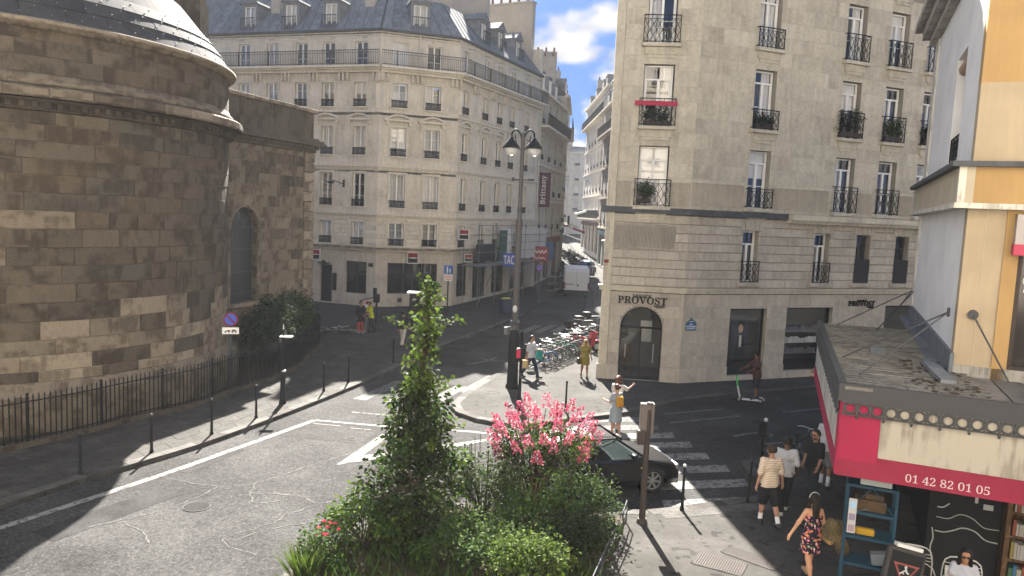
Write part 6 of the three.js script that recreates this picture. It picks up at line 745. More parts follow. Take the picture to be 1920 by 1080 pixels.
{ // red fascia board and blue board on the hotel row
  const t = thing('shop_sign', 'red shop board with white script beside the scaffold', 'sign', 2.15, gy(-62), -61.6, -0.05); const tx = canvasTex(128, 96, (c, w, h) => { c.fillStyle = '#7c2028'; c.fillRect(0, 0, w, h); c.strokeStyle = '#ecdcd8'; c.lineWidth = 6; c.beginPath(); c.moveTo(12, 36); for (let i = 0; i < 8; i++) c.quadraticCurveTo(18 + i * 13, i % 2 ? 10 : 48, 24 + i * 13, 34); c.stroke(); c.lineWidth = 4; c.beginPath(); c.moveTo(20, 74); for (let i = 0; i < 9; i++) c.quadraticCurveTo(24 + i * 10, i % 2 ? 62 : 84, 29 + i * 10, 74); c.stroke(); }); part('board', box(1.5, 1.25, 0.06, 0, 3.1, 0), mt.red, t); const m = new THREE.Mesh(new THREE.PlaneGeometry(1.44, 1.2), new THREE.MeshStandardMaterial({ map: tx, roughness: 0.6 })); m.name = 'board_face'; m.position.set(0, 3.1, 0.035); t.add(m); part('bracket', bar([0, 3.7, 0], [-1.0, 3.7, -0.4], 0.03), mt.iron, t);
  const b = thing('shop_sign', 'narrow blue shop board on the hotel row', 'sign', 3.1, gy(-66), -65.5, 0.3); part('board', box(0.75, 1.5, 0.06, 0, 3.1, 0), M([0.04, 0.12, 0.22], 0.6), b); part('bracket', bar([0, 3.7, 0], [-0.5, 3.7, -0.4], 0.03), mt.iron, b);
}
{ const t = thing('debris_heap', 'pile of broken planks on the pavement at the railing end', 'debris', -9.5, 0, -39.5), R = rng(67); for (let i = 0; i < 22; i++) part('plank', box(0.6 + R() * 0.8, 0.04, 0.12, (R() - 0.3) * 2.2, 0.05 + R() * 0.18, (R() - 0.5) * 1.2, (R() - 0.5) * 0.2, R() * 3, (R() - 0.5) * 0.3), [mt.galv, mt.bark, mt.steel][i % 3], t); }
for (const [i, [x, z, y, ry, col, l]] of [[6.9, -93, 4.9, 0.3, [0.42, 0.41, 0.40], 'white awning far along the left side of the street'], [7.35, -88, 4.6, 0.1, [0.32, 0.07, 0.08], 'red and white awning far along the street'], [9.2, -72, 4.6, 0.0, [0.40, 0.29, 0.16], 'tan sunlit awning on the right side of the far street'], [8.4, -97, 6.4, 0.0, [0.42, 0.42, 0.40], 'long white awning at the far bend']].entries()) { const t = thing('awning', l, 'awning', x, y + gy(z) - 0.6, z, ry, undefined); part('cloth', [box(1.5, 0.05, 1.8, 0, 0, 0, 0, 0, i < 2 ? -0.3 : 0.3)], M(col, 0.8), t); part('valance', box(1.5, 0.22, 0.03, 0, -0.12, 0.92, 0, 0, i < 2 ? -0.3 : 0.3), M(col, 0.8), t); part('arm', bar([-0.6, 0, -0.8], [-0.9, 0.4, -0.9], 0.02), mt.iron, t); part('arm', bar([0.6, 0, -0.8], [0.9, 0.3, -0.9], 0.02), mt.iron, t); }

// ---------------------------------------------------------------- vehicles
function wheelSet(parent, name, r, w, spokes, rimMat) { const tyre = part(name, at(new THREE.TorusGeometry(r - w * 0.3, w * 0.42, 10, 24), 0, 0, 0, 0, Math.PI / 2, 0, [1, 1, 1]), mt.rubber, parent); const g = [cyl(r * 0.16, r * 0.16, w * 0.7, 0, 0, 0, 12, 0, 0, Math.PI / 2), at(new THREE.TorusGeometry(r * 0.68, 0.02, 6, 24), w * 0.3, 0, 0, 0, Math.PI / 2, 0)]; for (let i = 0; i < spokes; i++) { const a = i / spokes * 6.283; g.push(box(0.03, r * 0.62, 0.045, w * 0.28, Math.cos(a) * r * 0.36, Math.sin(a) * r * 0.36, a, 0, 0)); } part('rim', g, rimMat, tyre); part('hub_disc', cyl(r * 0.66, r * 0.66, w * 0.3, 0, 0, 0, 20, 0, 0, Math.PI / 2), mt.iron, tyre); return tyre; }
// body as stacked cross-sections along x (nose at +x): st = [x, yBottom, yBelt, halfWidth, roofY, roofHalf]
function skin(rings) { const pos = []; for (let i = 0; i + 1 < rings.length; i++) { const A = rings[i], B = rings[i + 1]; for (let k = 0; k + 1 < A.length; k++) pos.push(...A[k], ...B[k], ...B[k + 1], ...A[k], ...B[k + 1], ...A[k + 1]); } let g = new THREE.BufferGeometry(); g.setAttribute('position', new THREE.Float32BufferAttribute(pos, 3)); g.computeVertexNormals(); return g; }
function car(label, name, x, y, z, ry, paint, L = 4.2, W = 1.74) {
  const t = thing(name, label, 'car', x, y, z, ry), h = W / 2, s = L / 4.2;
  const wx = [1.30 * s, -1.27 * s], wr = 0.33, arch = 0.38;
  // lower body: side outline with wheel arches, swept across with rounded shoulders
  const low = (xx) => { let b = 0.2; for (const w of wx) { const d = Math.abs(xx - w); if (d < arch) b = Math.max(b, 0.30 + Math.sqrt(arch * arch - d * d)); } return b; };
  const top = (xx) => { const u = xx / s; if (u > 1.95) return lerp(0.72, 0.52, (u - 1.95) / 0.15); if (u > 0.85) return lerp(0.93, 0.72, Math.pow((u - 0.85) / 1.1, 1.4)); if (u > -1.75) return 0.93; return lerp(0.93, 0.80, (-1.75 - u) / 0.35); };
  const hw = (xx) => { const u = xx / s; return h * (u > 1.4 ? 1 - 0.28 * Math.pow((u - 1.4) / 0.7, 2) : u < -1.5 ? 1 - 0.18 * Math.pow((-1.5 - u) / 0.6, 2) : 1); };
  const rings = [], nx = 84; for (let i = 0; i <= nx; i++) { const xx = lerp(-2.1 * s, 2.1 * s, i / nx), yt = top(xx), yb = Math.min(low(xx), yt - 0.08), w = hw(xx), r = [], c = Math.min(0.11, (yt - yb) * 0.4); const pts = [[w * 0.94, yb], [w * 1.0, lerp(yb, yt, 0.25)], [w * 1.0, yt - c * 1.6], [w * 0.985, yt - c * 0.8], [w * 0.93, yt - c * 0.25], [w * 0.82, yt], [w * 0.4, yt + 0.02], [0, yt + 0.025]]; for (const p of pts) r.push([xx, p[1], p[0]]); for (const p of pts.slice(0, -1).reverse()) r.push([xx, p[1], -p[0]]); rings.push(r); }
  const body = part('body', [skin(rings), at(new THREE.CircleGeometry(0.01, 3), 0, 0.3, 0), box(0.12, 0.4, hw(2.08 * s) * 1.8, 2.07 * s, 0.36, 0), box(0.12, 0.55, hw(-2.08 * s) * 1.8, -2.07 * s, 0.45, 0), box(L - 0.5, 0.06, W - 0.3, 0, 0.28, 0)], paint, t); body.material.side = THREE.DoubleSide;
  // cabin: pillars and roof in paint, glass between
  const cab = [[-1.98, 0.92, 0.74, 0.74], [-1.45, 1.36, 0.60, 0.62], [-1.0, 1.45, 0.585, 0.6], [-0.2, 1.47, 0.585, 0.6], [0.3, 1.42, 0.58, 0.6], [1.05, 0.92, 0.72, 0.74]];
  const roofR = cab.slice(1, 5).map(([xx, yy, w]) => { const r = []; for (let k = 0; k <= 8; k++) { const q = lerp(-1, 1, k / 8); r.push([xx * s, yy - 0.07 * q * q * q * q, q * w * W / 1.74]); } return r; }); part('roof', [skin(roofR)], paint, body);
  const P = (xx, yy, w) => [xx * s, yy, w * W / 1.74];
  const glassM = new THREE.MeshPhysicalMaterial({ color: new THREE.Color().setRGB(0.35, 0.42, 0.42), roughness: 0.04, transmission: 1, thickness: 0 });
  part('windscreen', quadGeo(P(0.32, 1.40, 0.55), P(0.32, 1.40, -0.55), P(1.05, 0.93, -0.68), P(1.05, 0.93, 0.68)), glassM, body); part('rear_window', quadGeo(P(-1.46, 1.34, -0.55), P(-1.46, 1.34, 0.55), P(-1.95, 0.95, 0.66), P(-1.95, 0.95, -0.66)), glassM, body);
  for (const q of [-1, 1]) { part('side_window', quadGeo(P(-0.18, 1.39, q * 0.60), P(0.30, 1.36, q * 0.595), P(0.90, 0.94, q * 0.74), P(-0.18, 0.94, q * 0.745)), glassM, body); part('side_window', quadGeo(P(-1.36, 1.31, q * 0.615), P(-0.26, 1.39, q * 0.6), P(-0.26, 0.94, q * 0.745), P(-1.72, 0.94, q * 0.745)), glassM, body);
    part('pillar', [bar(P(0.34, 1.39, q * 0.575), P(1.08, 0.92, q * 0.72), 0.032, 6), bar(P(-0.22, 1.40, q * 0.6), P(-0.22, 0.92, q * 0.745), 0.035, 6), bar(P(-1.42, 1.33, q * 0.6), P(-1.9, 0.92, q * 0.73), 0.06, 6), bar(P(-1.45, 1.335, q * 0.6), P(0.34, 1.385, q * 0.59), 0.026, 6)], paint, body);
    part('mirror', rbox(0.12, 0.14, 0.2, 0.04, 0.72 * s, 1.0, q * 0.93), paint, body); part('door_line', [box(0.012, 0.62, 0.01, 0.86 * s, 0.62, q * h * 1.002), box(0.012, 0.62, 0.01, -0.2 * s, 0.62, q * h * 1.002)], mt.iron, body); part('door_handle', [box(0.2, 0.03, 0.03, 0.02 * s - 0.05, 0.8, q * h * 1.005), box(0.2, 0.03, 0.03, -1.0 * s, 0.8, q * h * 1.005)], mt.iron, body);
    part('headlight', rbox(0.1, 0.15, 0.34, 0.04, 2.05 * s, 0.6, q * 0.5), mt.chrome, body); part('tail_light', rbox(0.08, 0.26, 0.2, 0.03, -2.07 * s, 0.75, q * 0.62), mt.red, body); part('indicator', box(0.09, 0.045, 0.02, 0.98 * s, 0.7, q * h * 1.005), M([0.6, 0.32, 0.08], 0.4), body);
    for (const w of wx) { const wl = wheelSet(t, 'wheel', wr, 0.22, 7, mt.steel); wl.position.set(w, wr, q * (h - 0.14)); wl.rotation.y = q > 0 ? -Math.PI / 2 : Math.PI / 2; } }
  part('seat', [rbox(0.5, 0.16, 1.2, 0.05, 0.05, 0.55, 0), rbox(0.16, 0.6, 0.46, 0.05, -0.25, 0.85, 0.33, 0, 0, 0.2), rbox(0.16, 0.6, 0.46, 0.05, -0.25, 0.85, -0.33, 0, 0, 0.2), rbox(0.1, 0.2, 0.28, 0.04, -0.34, 1.22, 0.33), rbox(0.1, 0.2, 0.28, 0.04, -0.34, 1.22, -0.33), rbox(0.2, 0.6, 1.2, 0.05, -1.2, 0.8, 0)], mt.dark, t); part('dashboard', rbox(0.3, 0.2, 1.3, 0.05, 0.85 * s, 0.86, 0), mt.dark, t); part('grille', [box(0.03, 0.14, 0.8, 2.13 * s, 0.55, 0), box(0.03, 0.12, 1.1, 2.13 * s, 0.34, 0)], mt.iron, t); part('number_plate', box(0.02, 0.11, 0.5, 2.145 * s, 0.45, 0), mt.white, t);
  return t;
}
const blackCar = car('black hatchback car crossing behind the flowering tree', 'black_car', 2.28, ROAD, -18.72, 0.26, new THREE.MeshPhysicalMaterial({ color: new THREE.Color().setRGB(0.003, 0.0033, 0.0036), roughness: 0.35, specularIntensity: 0.4, clearcoat: 0.35, clearcoatRoughness: 0.05 }), 4.25, 1.76);
{ const c = car('dark blue car driving ahead of the white van', 'blue_car', 7.6, ROAD + gy(-78), -78, 1.45, M([0.03, 0.05, 0.09], 0.3), 4.1, 1.7); }
{ // white panel van seen from behind
  const t = thing('white_van', 'white panel van seen from behind in the far street', 'van', 5.15, ROAD + gy(-59.5), -59.5, -0.05), paint = M([0.46, 0.46, 0.455], 0.45);
  const prof = [[0, 0.45], [0, 2.1], [0.12, 2.3], [3.6, 2.34], [4.3, 1.5], [5.1, 1.15], [5.2, 0.45]]; const b = extr(prof, 1.86, { bevel: 0.07, bs: 2 }); b.rotateY(Math.PI / 2); b.translate(-0.93, 0, 0); const body = part('body', [b], paint, t);
  part('door_gap', [box(0.014, 1.7, 0.02, 0, 1.3, 0.072), box(1.9, 0.014, 0.02, 0, 0.62, 0.072)], mt.iron, body); part('door_lock', rbox(0.1, 0.16, 0.04, 0.01, 0.12, 1.05, 0.08), mt.iron, body); part('bumper', rbox(2.04, 0.28, 0.22, 0.06, 0, 0.5, 0.1), mt.iron, body); part('number_plate', box(0.5, 0.11, 0.03, -0.4, 0.95, 0.085), mt.white, body); part('marking', box(0.62, 0.05, 0.02, -0.55, 1.1, 0.072), mt.iron, body); for (const q of [-1, 1]) { part('tail_light', rbox(0.12, 0.55, 0.06, 0.02, q * 0.95, 1.0, 0.06), mt.red, body); part('mirror', rbox(0.16, 0.3, 0.1, 0.03, q * 1.14, 1.55, -4.2), mt.iron, body); for (const zz of [-0.9, -4.2]) { const w = wheelSet(t, 'wheel', 0.34, 0.22, 8, mt.steel); w.position.set(q * 0.86, 0.34, zz); } }
}
// bicycle: x forward
function bicycle(label, x, y, z, ry, col, o = {}) {
  const t = thing('bicycle', label, 'bicycle', x, y, z, ry, o.group), fm = M(col, 0.6);
  for (const q of [-0.52, 0.54]) { const w = part('wheel', at(new THREE.TorusGeometry(0.325, 0.02, 6, 28), q, 0.34, 0), mt.rubber, t); const g = [at(new THREE.TorusGeometry(0.3, 0.012, 5, 28), q, 0.34, 0), cyl(0.025, 0.025, 0.1, q, 0.34, 0, 8, Math.PI / 2)]; for (let i = 0; i < 14; i++) { const a = i / 14 * 6.283; g.push(bar([q, 0.34, 0], [q + 0.3 * Math.cos(a), 0.34 + 0.3 * Math.sin(a), 0], 0.003, 3)); } part('rim', g, mt.steel, w); part('mudguard', at(new THREE.TorusGeometry(0.365, 0.022, 4, 16, 2.2), q, 0.34, 0, 0, 0, q < 0 ? 0.7 : 0.3), fm, w); }
  part('frame', [bar([-0.18, 0.82, 0], [-0.06, 0.3, 0], 0.02), bar([-0.06, 0.3, 0], [0.36, 0.78, 0], 0.022), bar([-0.15, 0.7, 0], [0.35, 0.84, 0], 0.018), bar([-0.52, 0.34, 0.05], [-0.06, 0.3, 0.04], 0.012), bar([-0.52, 0.34, -0.05], [-0.06, 0.3, -0.04], 0.012), bar([-0.52, 0.34, 0.05], [-0.16, 0.72, 0.02], 0.012), bar([-0.52, 0.34, -0.05], [-0.16, 0.72, -0.02], 0.012), bar([0.34, 0.9, 0], [0.42, 0.62, 0], 0.02), bar([0.42, 0.62, 0.05], [0.54, 0.34, 0.05], 0.012), bar([0.42, 0.62, -0.05], [0.54, 0.34, -0.05], 0.012)], fm, t);
  part('saddle', [sph(0.12, -0.2, 0.94, 0, [1.1, 0.35, 0.75], 10), cyl(0.014, 0.014, 0.16, -0.185, 0.86, 0, 6)], mt.rubber, t); part('handlebar', [bar([0.33, 0.95, 0], [0.32, 1.05, 0], 0.016), tube([[0.2, 1.06, 0.3], [0.3, 1.07, 0.2], [0.34, 1.05, 0], [0.3, 1.07, -0.2], [0.2, 1.06, -0.3]], 0.013, 16)], mt.chrome, t); part('crank', [cyl(0.09, 0.09, 0.015, -0.06, 0.3, 0.05, 16, Math.PI / 2), bar([-0.06, 0.3, 0.06], [0.05, 0.2, 0.08], 0.01), bar([-0.06, 0.3, -0.06], [-0.17, 0.4, -0.08], 0.01), box(0.09, 0.02, 0.07, 0.05, 0.2, 0.12), box(0.09, 0.02, 0.07, -0.17, 0.4, -0.12)], mt.iron, t);
  if (o.basket) part('basket', [box(0.26, 0.02, 0.3, 0.52, 0.84, 0), box(0.02, 0.22, 0.3, 0.65, 0.94, 0), box(0.02, 0.22, 0.3, 0.39, 0.94, 0), box(0.26, 0.22, 0.02, 0.52, 0.94, 0.15), box(0.26, 0.22, 0.02, 0.52, 0.94, -0.15)], mt.ironGrey, t); if (o.lamp) part('headlamp', sph(0.05, 0.46, 0.86, 0, 1, 8), mt.chrome, t);
  return t;
}
{ const R = rng(83), ord = ['first', 'second', 'third', 'fourth', 'fifth', 'sixth', 'seventh', 'eighth', 'ninth', 'tenth', 'eleventh', 'twelfth', 'thirteenth']; const cols = [[0.05, 0.05, 0.055], [0.04, 0.10, 0.22], [0.03, 0.03, 0.03], [0.12, 0.13, 0.13], [0.02, 0.12, 0.10], [0.16, 0.16, 0.17]]; const cw = ['black', 'blue', 'dark', 'grey', 'teal', 'silver'];
  for (let i = 0; i < 13; i++) { const k = [1, 0, 3, 2, 4, 0, 5, 2, 3, 0, 1, 2, 5][i], x = 1.35 + i * 0.235, z = -32.5 - i * 0.54; const b = bicycle(cw[k] + ' bicycle in the kerb rack, ' + ord[i] + ' from the street lamp', x, 0.005, z, 0.25 + (R() - 0.5) * 0.25 + (R() < 0.5 ? Math.PI : 0), cols[k], { basket: i % 3 === 0, lamp: 1, group: 'bicycles parked in the kerb rack' }); b.rotation.x = 0; }
  for (let i = 0; i < 7; i++) { const t = thing('bike_stand', 'steel hoop bicycle stand, ' + ord[i] + ' from the street lamp', 'bike stand', 1.45 + i * 0.47, 0, -32.75 - i * 1.08, 0.35, 'hoop stands between the parked bicycles'); part('hoop', tube([[-0.4, 0, 0], [-0.4, 0.6, 0], [-0.25, 0.78, 0], [0.25, 0.78, 0], [0.4, 0.6, 0], [0.4, 0, 0]], 0.022, 24), mt.steel, t); part('foot_plate', [cyl(0.05, 0.05, 0.01, -0.4, 0.006, 0, 8), cyl(0.05, 0.05, 0.01, 0.4, 0.006, 0, 8)], mt.steel, t); }
  bicycle('old bicycle parked alone on the shaded pavement at the right', 8.35, 0, -20.55, 0.55, [0.02, 0.022, 0.024], { lamp: 1 });
}
function scooter(label, x, z, ry, col, o = {}) { // x forward
  const t = thing('motor_scooter', label, 'motor scooter', x, (o.y ?? 0) + gy(z), z, ry, o.group), p = M(col, 0.5);
  for (const q of [-0.62, 0.66]) { const w = part('wheel', at(new THREE.TorusGeometry(0.2, 0.07, 8, 18), q, 0.27, 0), mt.rubber, t); part('rim', cyl(0.14, 0.14, 0.08, q, 0.27, 0, 14, Math.PI / 2), mt.steel, w); }
  part('rear_body', [extr([[-0.95, 0.55], [-0.5, 0.32], [-0.1, 0.36], [-0.02, 0.7], [-0.5, 0.82], [-0.95, 0.78]], 0.3, { bevel: 0.05, bs: 2 }).translate(0, 0, -0.15)], p, t); part('front_shield', [extr([[0.25, 0.3], [0.4, 0.34], [0.56, 0.98], [0.42, 1.02], [0.3, 0.7]], 0.4, { bevel: 0.04, bs: 2 }).translate(0, 0, -0.2)], p, t); part('footboard', rbox(0.5, 0.1, 0.36, 0.03, 0.14, 0.33, 0), mt.iron, t); part('seat', rbox(0.78, 0.12, 0.3, 0.05, -0.46, 0.9, 0), mt.rubber, t); part('front_mudguard', at(new THREE.TorusGeometry(0.28, 0.06, 6, 12, 2.0), 0.66, 0.27, 0, 0, 0, 0.6), p, t); part('handlebar', [bar([0.4, 1.08, -0.34], [0.4, 1.08, 0.34], 0.02), bar([0.46, 0.9, 0], [0.4, 1.1, 0], 0.03)], mt.iron, t); for (const s of [-1, 1]) part('mirror', [bar([0.4, 1.08, s * 0.26], [0.36, 1.3, s * 0.34], 0.008), sph(0.06, 0.36, 1.32, s * 0.34, [0.4, 0.7, 1], 8)], mt.iron, t); part('headlamp', sph(0.08, 0.58, 0.85, 0, [0.7, 1, 1.2], 8), mt.chrome, t); part('windshield', quadGeo([0.5, 1.0, -0.2], [0.5, 1.0, 0.2], [0.4, 1.4, 0.17], [0.4, 1.4, -0.17]), glass, t); if (o.box) part('top_case', rbox(0.42, 0.34, 0.46, 0.08, -0.98, 1.05, 0), mt.iron, t); return t;
}
scooter('red motor scooter at the end of the bicycle row', 3.75, -36.9, 0.25, [0.17, 0.010, 0.018], { box: 0 });
scooter('black motor scooter with top case behind the red scooter', 3.55, -40.2, 1.1, [0.03, 0.03, 0.035], { box: 1 }); scooter('dark grey motor scooter parked beyond the bicycle row', 4.7, -41.6, 0.4, [0.06, 0.065, 0.07], { box: 1 }); scooter('black motor scooter against the stone building edge', 5.0, -39.4, 0.2, [0.02, 0.02, 0.022]); scooter('charcoal motor scooter farthest in the row beside the stone building', 5.3, -43.6, 0.5, [0.04, 0.04, 0.042], { box: 1 });
{ const base = scooter('far parked scooter nearest to the white van', 8.15, -79.5, 0.5, [0.10, 0.10, 0.11], { y: -0.1, box: 1, group: 'two-wheelers parked along the far street' }); const w = ['second', 'third', 'fourth', 'fifth', 'sixth', 'seventh', 'eighth', 'ninth']; for (let i = 0; i < 8; i++) { const z = -81.6 - i * 2.1, x = 8.0 - i * 0.16; copyOf(base, 'far parked scooter, ' + w[i] + ' in the row beyond the white van', x, gy(z) - 0.1, z, 0.5 + (i % 3) * 0.2); } const z2 = -64.5; for (let i = 0; i < 2; i++) copyOf(base, i ? 'scooter on the left kerb beside the white van, farther of two' : 'scooter on the left kerb beside the white van, nearer of two', 4.3 + i * 0.3, gy(z2 - i * 2), z2 - i * 2.2, 1.2); }
// stand-up scooter
{ const t = thing('kick_scooter', 'green and white stand-up electric scooter at the shaded kerb', 'kick scooter', 9.15, 0.0, -27.7, 2.9), wh = mt.white; part('deck', rbox(0.62, 0.06, 0.17, 0.025, -0.05, 0.14, 0), wh, t); part('stem', bar([0.33, 0.18, 0], [0.44, 0.62, 0], 0.035, 8), wh, t); part('green_stem', bar([0.44, 0.62, 0], [0.52, 1.05, 0], 0.033, 8), M([0.03, 0.42, 0.06], 0.4), t); part('handlebar', bar([0.52, 1.08, -0.26], [0.52, 1.08, 0.26], 0.018, 8), mt.iron, t); for (const x of [-0.42, 0.36]) { const w = part('wheel', at(new THREE.TorusGeometry(0.09, 0.03, 8, 16), x, 0.12, 0), mt.rubber, t); part('rim', cyl(0.06, 0.06, 0.03, x, 0.12, 0, 10, Math.PI / 2), mt.steel, w); } part('mudguard', at(new THREE.TorusGeometry(0.13, 0.02, 4, 10, 1.8), -0.42, 0.12, 0, 0, 0, 1.2), wh, t); }
// ---------------------------------------------------------------- goods outside the shop
{ const F = [6.55, 0, -12.85], t = thing('display_rack', 'tall blue metal display rack under the pink canopy', 'rack', F[0], 0, F[2], -0.41), bl = M([0.012, 0.04, 0.066], 0.55); const w = 0.78, d = 0.5, h = 2.3; for (const a of [-1, 1]) for (const b of [-1, 1]) part('upright', box(0.05, h, 0.05, a * w / 2, h / 2, b * d / 2), bl, t); for (const y of [0.35, 0.85, 1.35, 1.8, 2.28]) { part('shelf', [box(w, 0.025, d, 0, y, 0), box(w, 0.05, 0.03, 0, y, d / 2), box(w, 0.05, 0.03, 0, y, -d / 2), box(0.03, 0.05, d, w / 2, y, 0), box(0.03, 0.05, d, -w / 2, y, 0)], bl, t); } part('cross_brace', [bar([-w / 2, 1.8, d / 2], [0, 2.28, d / 2], 0.01), bar([w / 2, 1.8, d / 2], [0, 2.28, d / 2], 0.01)], bl, t); const R = rng(95);
  part('mesh_side', Array.from({ length: 16 }, (_, i) => bar([-w / 2, 0.1 + i * 0.13, -d / 2], [-w / 2, 0.1 + i * 0.13, d / 2], 0.005, 4)), bl, t);
  const put = (name, label, cat, g, m, x, y, z) => { const o = part(numbered(name), g, m, scene); const c = Math.cos(-0.41), s = Math.sin(-0.41); o.position.set(F[0] + x * c + z * s, y, F[2] - x * s + z * c); o.rotation.y = -0.41; o.userData = { label, category: cat }; return o; };
  put('toy_bus', 'yellow and red toy on the blue rack shelf', 'toy', [rbox(0.3, 0.12, 0.12, 0.03, 0, 0.07, 0), rbox(0.06, 0.1, 0.1, 0.02, -0.18, 0.06, 0)], M([0.33, 0.2, 0.015], 0.5), -0.05, 1.36, 0.1); put('goods_box', 'brown cardboard goods on the upper shelf of the blue rack', 'box', [rbox(0.5, 0.2, 0.3, 0.02, 0, 0.1, 0), rbox(0.3, 0.1, 0.2, 0.02, 0.05, 0.25, 0)], M([0.07, 0.045, 0.025], 0.8), 0, 1.815, 0); put('goods_box', 'grey box leaning on the middle shelf of the blue rack', 'box', [rbox(0.28, 0.2, 0.2, 0.02, 0.12, 0.1, 0, 0, 0, 0.2)], M([0.14, 0.16, 0.18], 0.7), 0.1, 0.87, 0.05); put('rack_sign', 'pale sign on top of the blue rack', 'sign', [rbox(0.5, 0.1, 0.04, 0.01, 0, 0.06, 0)], M([0.35, 0.38, 0.38], 0.6), 0.05, 2.3, 0.2);
  // straw hats hung on the left and the strip of cards
  const hats = thing('straw_hat', 'woven straw hats hanging on the left of the blue rack', 'hat', 6.02, 1.42, -12.95, -0.3); const straw = MT([0.17, 0.125, 0.06], 0.9, 'bark', 0.15); part('crown', at(lathe([[0, 0.14], [0.09, 0.13], [0.13, 0.0], [0.125, -0.1], [0.24, -0.13], [0.22, -0.145], [0.1, -0.11]], 18), -0.05, 0, 0, 0.6, 0, 0.4), straw, hats); part('lower_hat', at(lathe([[0, 0.14], [0.08, 0.13], [0.12, 0.0], [0.12, -0.22], [0.0, -0.22]], 16), 0.1, -0.28, 0, 0.5, 0, 0.3), straw, hats);
  const cards = thing('postcard_strip', 'hanging white strip of picture cards beside the straw hats', 'postcards', 6.12, 1.78, -12.6, -0.35); part('strip', box(0.13, 0.62, 0.01, 0, 0, 0), M([0.36, 0.36, 0.36], 0.5), cards); [[0.2, [0.25, 0.40, 0.55]], [-0.02, [0.18, 0.16, 0.24]], [-0.22, [0.25, 0.18, 0.22]]].forEach(([y, c]) => part('card', box(0.1, 0.12, 0.006, 0, y, 0.007), M(c, 0.4), cards)); part('hook', bar([0.06, 0.1, 0], [0.25, 0.12, -0.1], 0.005, 4), mt.steel, cards);
}
{ // works warning lamp box
  const t = thing('works_sign', 'black box sign with red triangle and digging figure under the canopy', 'sign', 6.82, 0, -12.1, -0.15); const sh = part('housing', rbox(0.62, 0.66, 0.16, 0.07, 0, 1.12, 0, -0.15, 0, -0.18), M([0.04, 0.037, 0.037], 0.6), t); part('top_strip', box(0.42, 0.06, 0.14, 0.07, 1.47, -0.03, -0.15, 0, -0.18), mt.white, t); const tri = (r, m, z) => { const g = new THREE.CylinderGeometry(r, r, 0.012, 3); g.rotateX(Math.PI / 2); g.rotateZ(0); return part('triangle', at(g, 0.0, 1.09, z, -0.15, 0, -0.18), m, sh); }; part('face', rbox(0.5, 0.54, 0.02, 0.05, 0, 1.12, 0.08, -0.15, 0, -0.18), mt.blackPaint, sh); tri(0.24, M([0.22, 0.06, 0.055], 0.6), 0.1); tri(0.18, mt.blackPaint, 0.107); part('digging_figure', [sph(0.022, 0.0, 1.17, 0.125, 1, 8), box(0.025, 0.09, 0.01, 0.01, 1.11, 0.12, 0, 0, 0.3), box(0.022, 0.09, 0.01, -0.025, 1.03, 0.115, 0, 0, 0.35), box(0.022, 0.09, 0.01, 0.035, 1.03, 0.115, 0, 0, -0.3), box(0.11, 0.018, 0.01, -0.05, 1.08, 0.12, 0, 0, 0.6), box(0.07, 0.03, 0.01, 0.08, 1.0, 0.115)], M([0.5, 0.5, 0.5], 0.5), sh); part('pink_script', tube([[-0.16, 0.86, 0.1], [-0.1, 0.89, 0.1], [-0.05, 0.85, 0.1], [0, 0.88, 0.1], [0.06, 0.84, 0.1]], 0.008, 20, 4), M([0.5, 0.08, 0.22], 0.6), t); part('stand', [box(0.04, 0.8, 0.04, 0, 0.4, -0.05), box(0.5, 0.03, 0.4, 0, 0.015, -0.05)], mt.ironGrey, t);
}
for (const [i, [x, z, y]] of [[7.35, -12.75, 0.0], [7.95, -12.3, 0.0], [8.0, -11.95, -0.25]].entries()) { // white wire newspaper stands
  const t = thing('magazine_rack', ['white wire rack with dark magazines left of the woman in sunglasses', 'white wire rack with blue magazines behind the woman in sunglasses', 'lower white wire rack with a blue magazine beside the woman'][i], 'rack', x, y, z, -0.41), R = rng(97 + i); part('wire_frame', [tube([[-0.28, 0, 0], [-0.28, 1.1, 0], [-0.22, 1.2, 0], [0.22, 1.2, 0], [0.28, 1.1, 0], [0.28, 0, 0]], 0.012, 30), tube([[-0.28, 0, 0.25], [-0.28, 0.95, 0.2], [0.28, 0.95, 0.2], [0.28, 0, 0.25]], 0.01, 24), ...[0.4, 0.7, 1.0, 1.06, 1.12].map((h) => bar([-0.27, h, 0.05], [0.27, h, 0.05], 0.007, 5))], mt.white, t); part('magazine', box(0.3, 0.32, 0.03, 0.02, 0.96, 0.12, -0.2), M(i ? [0.04, 0.25, 0.5] : [0.12, 0.02, 0.02], 0.4), t); part('magazine', box(0.14, 0.28, 0.03, -0.2, 0.93, 0.12, -0.2), M([0.6, 0.58, 0.55], 0.5), t); part('magazine', box(0.4, 0.3, 0.03, 0, 0.6, 0.14, -0.2), M(i ? [0.6, 0.6, 0.6] : [0.35, 0.28, 0.05], 0.5), t);
}
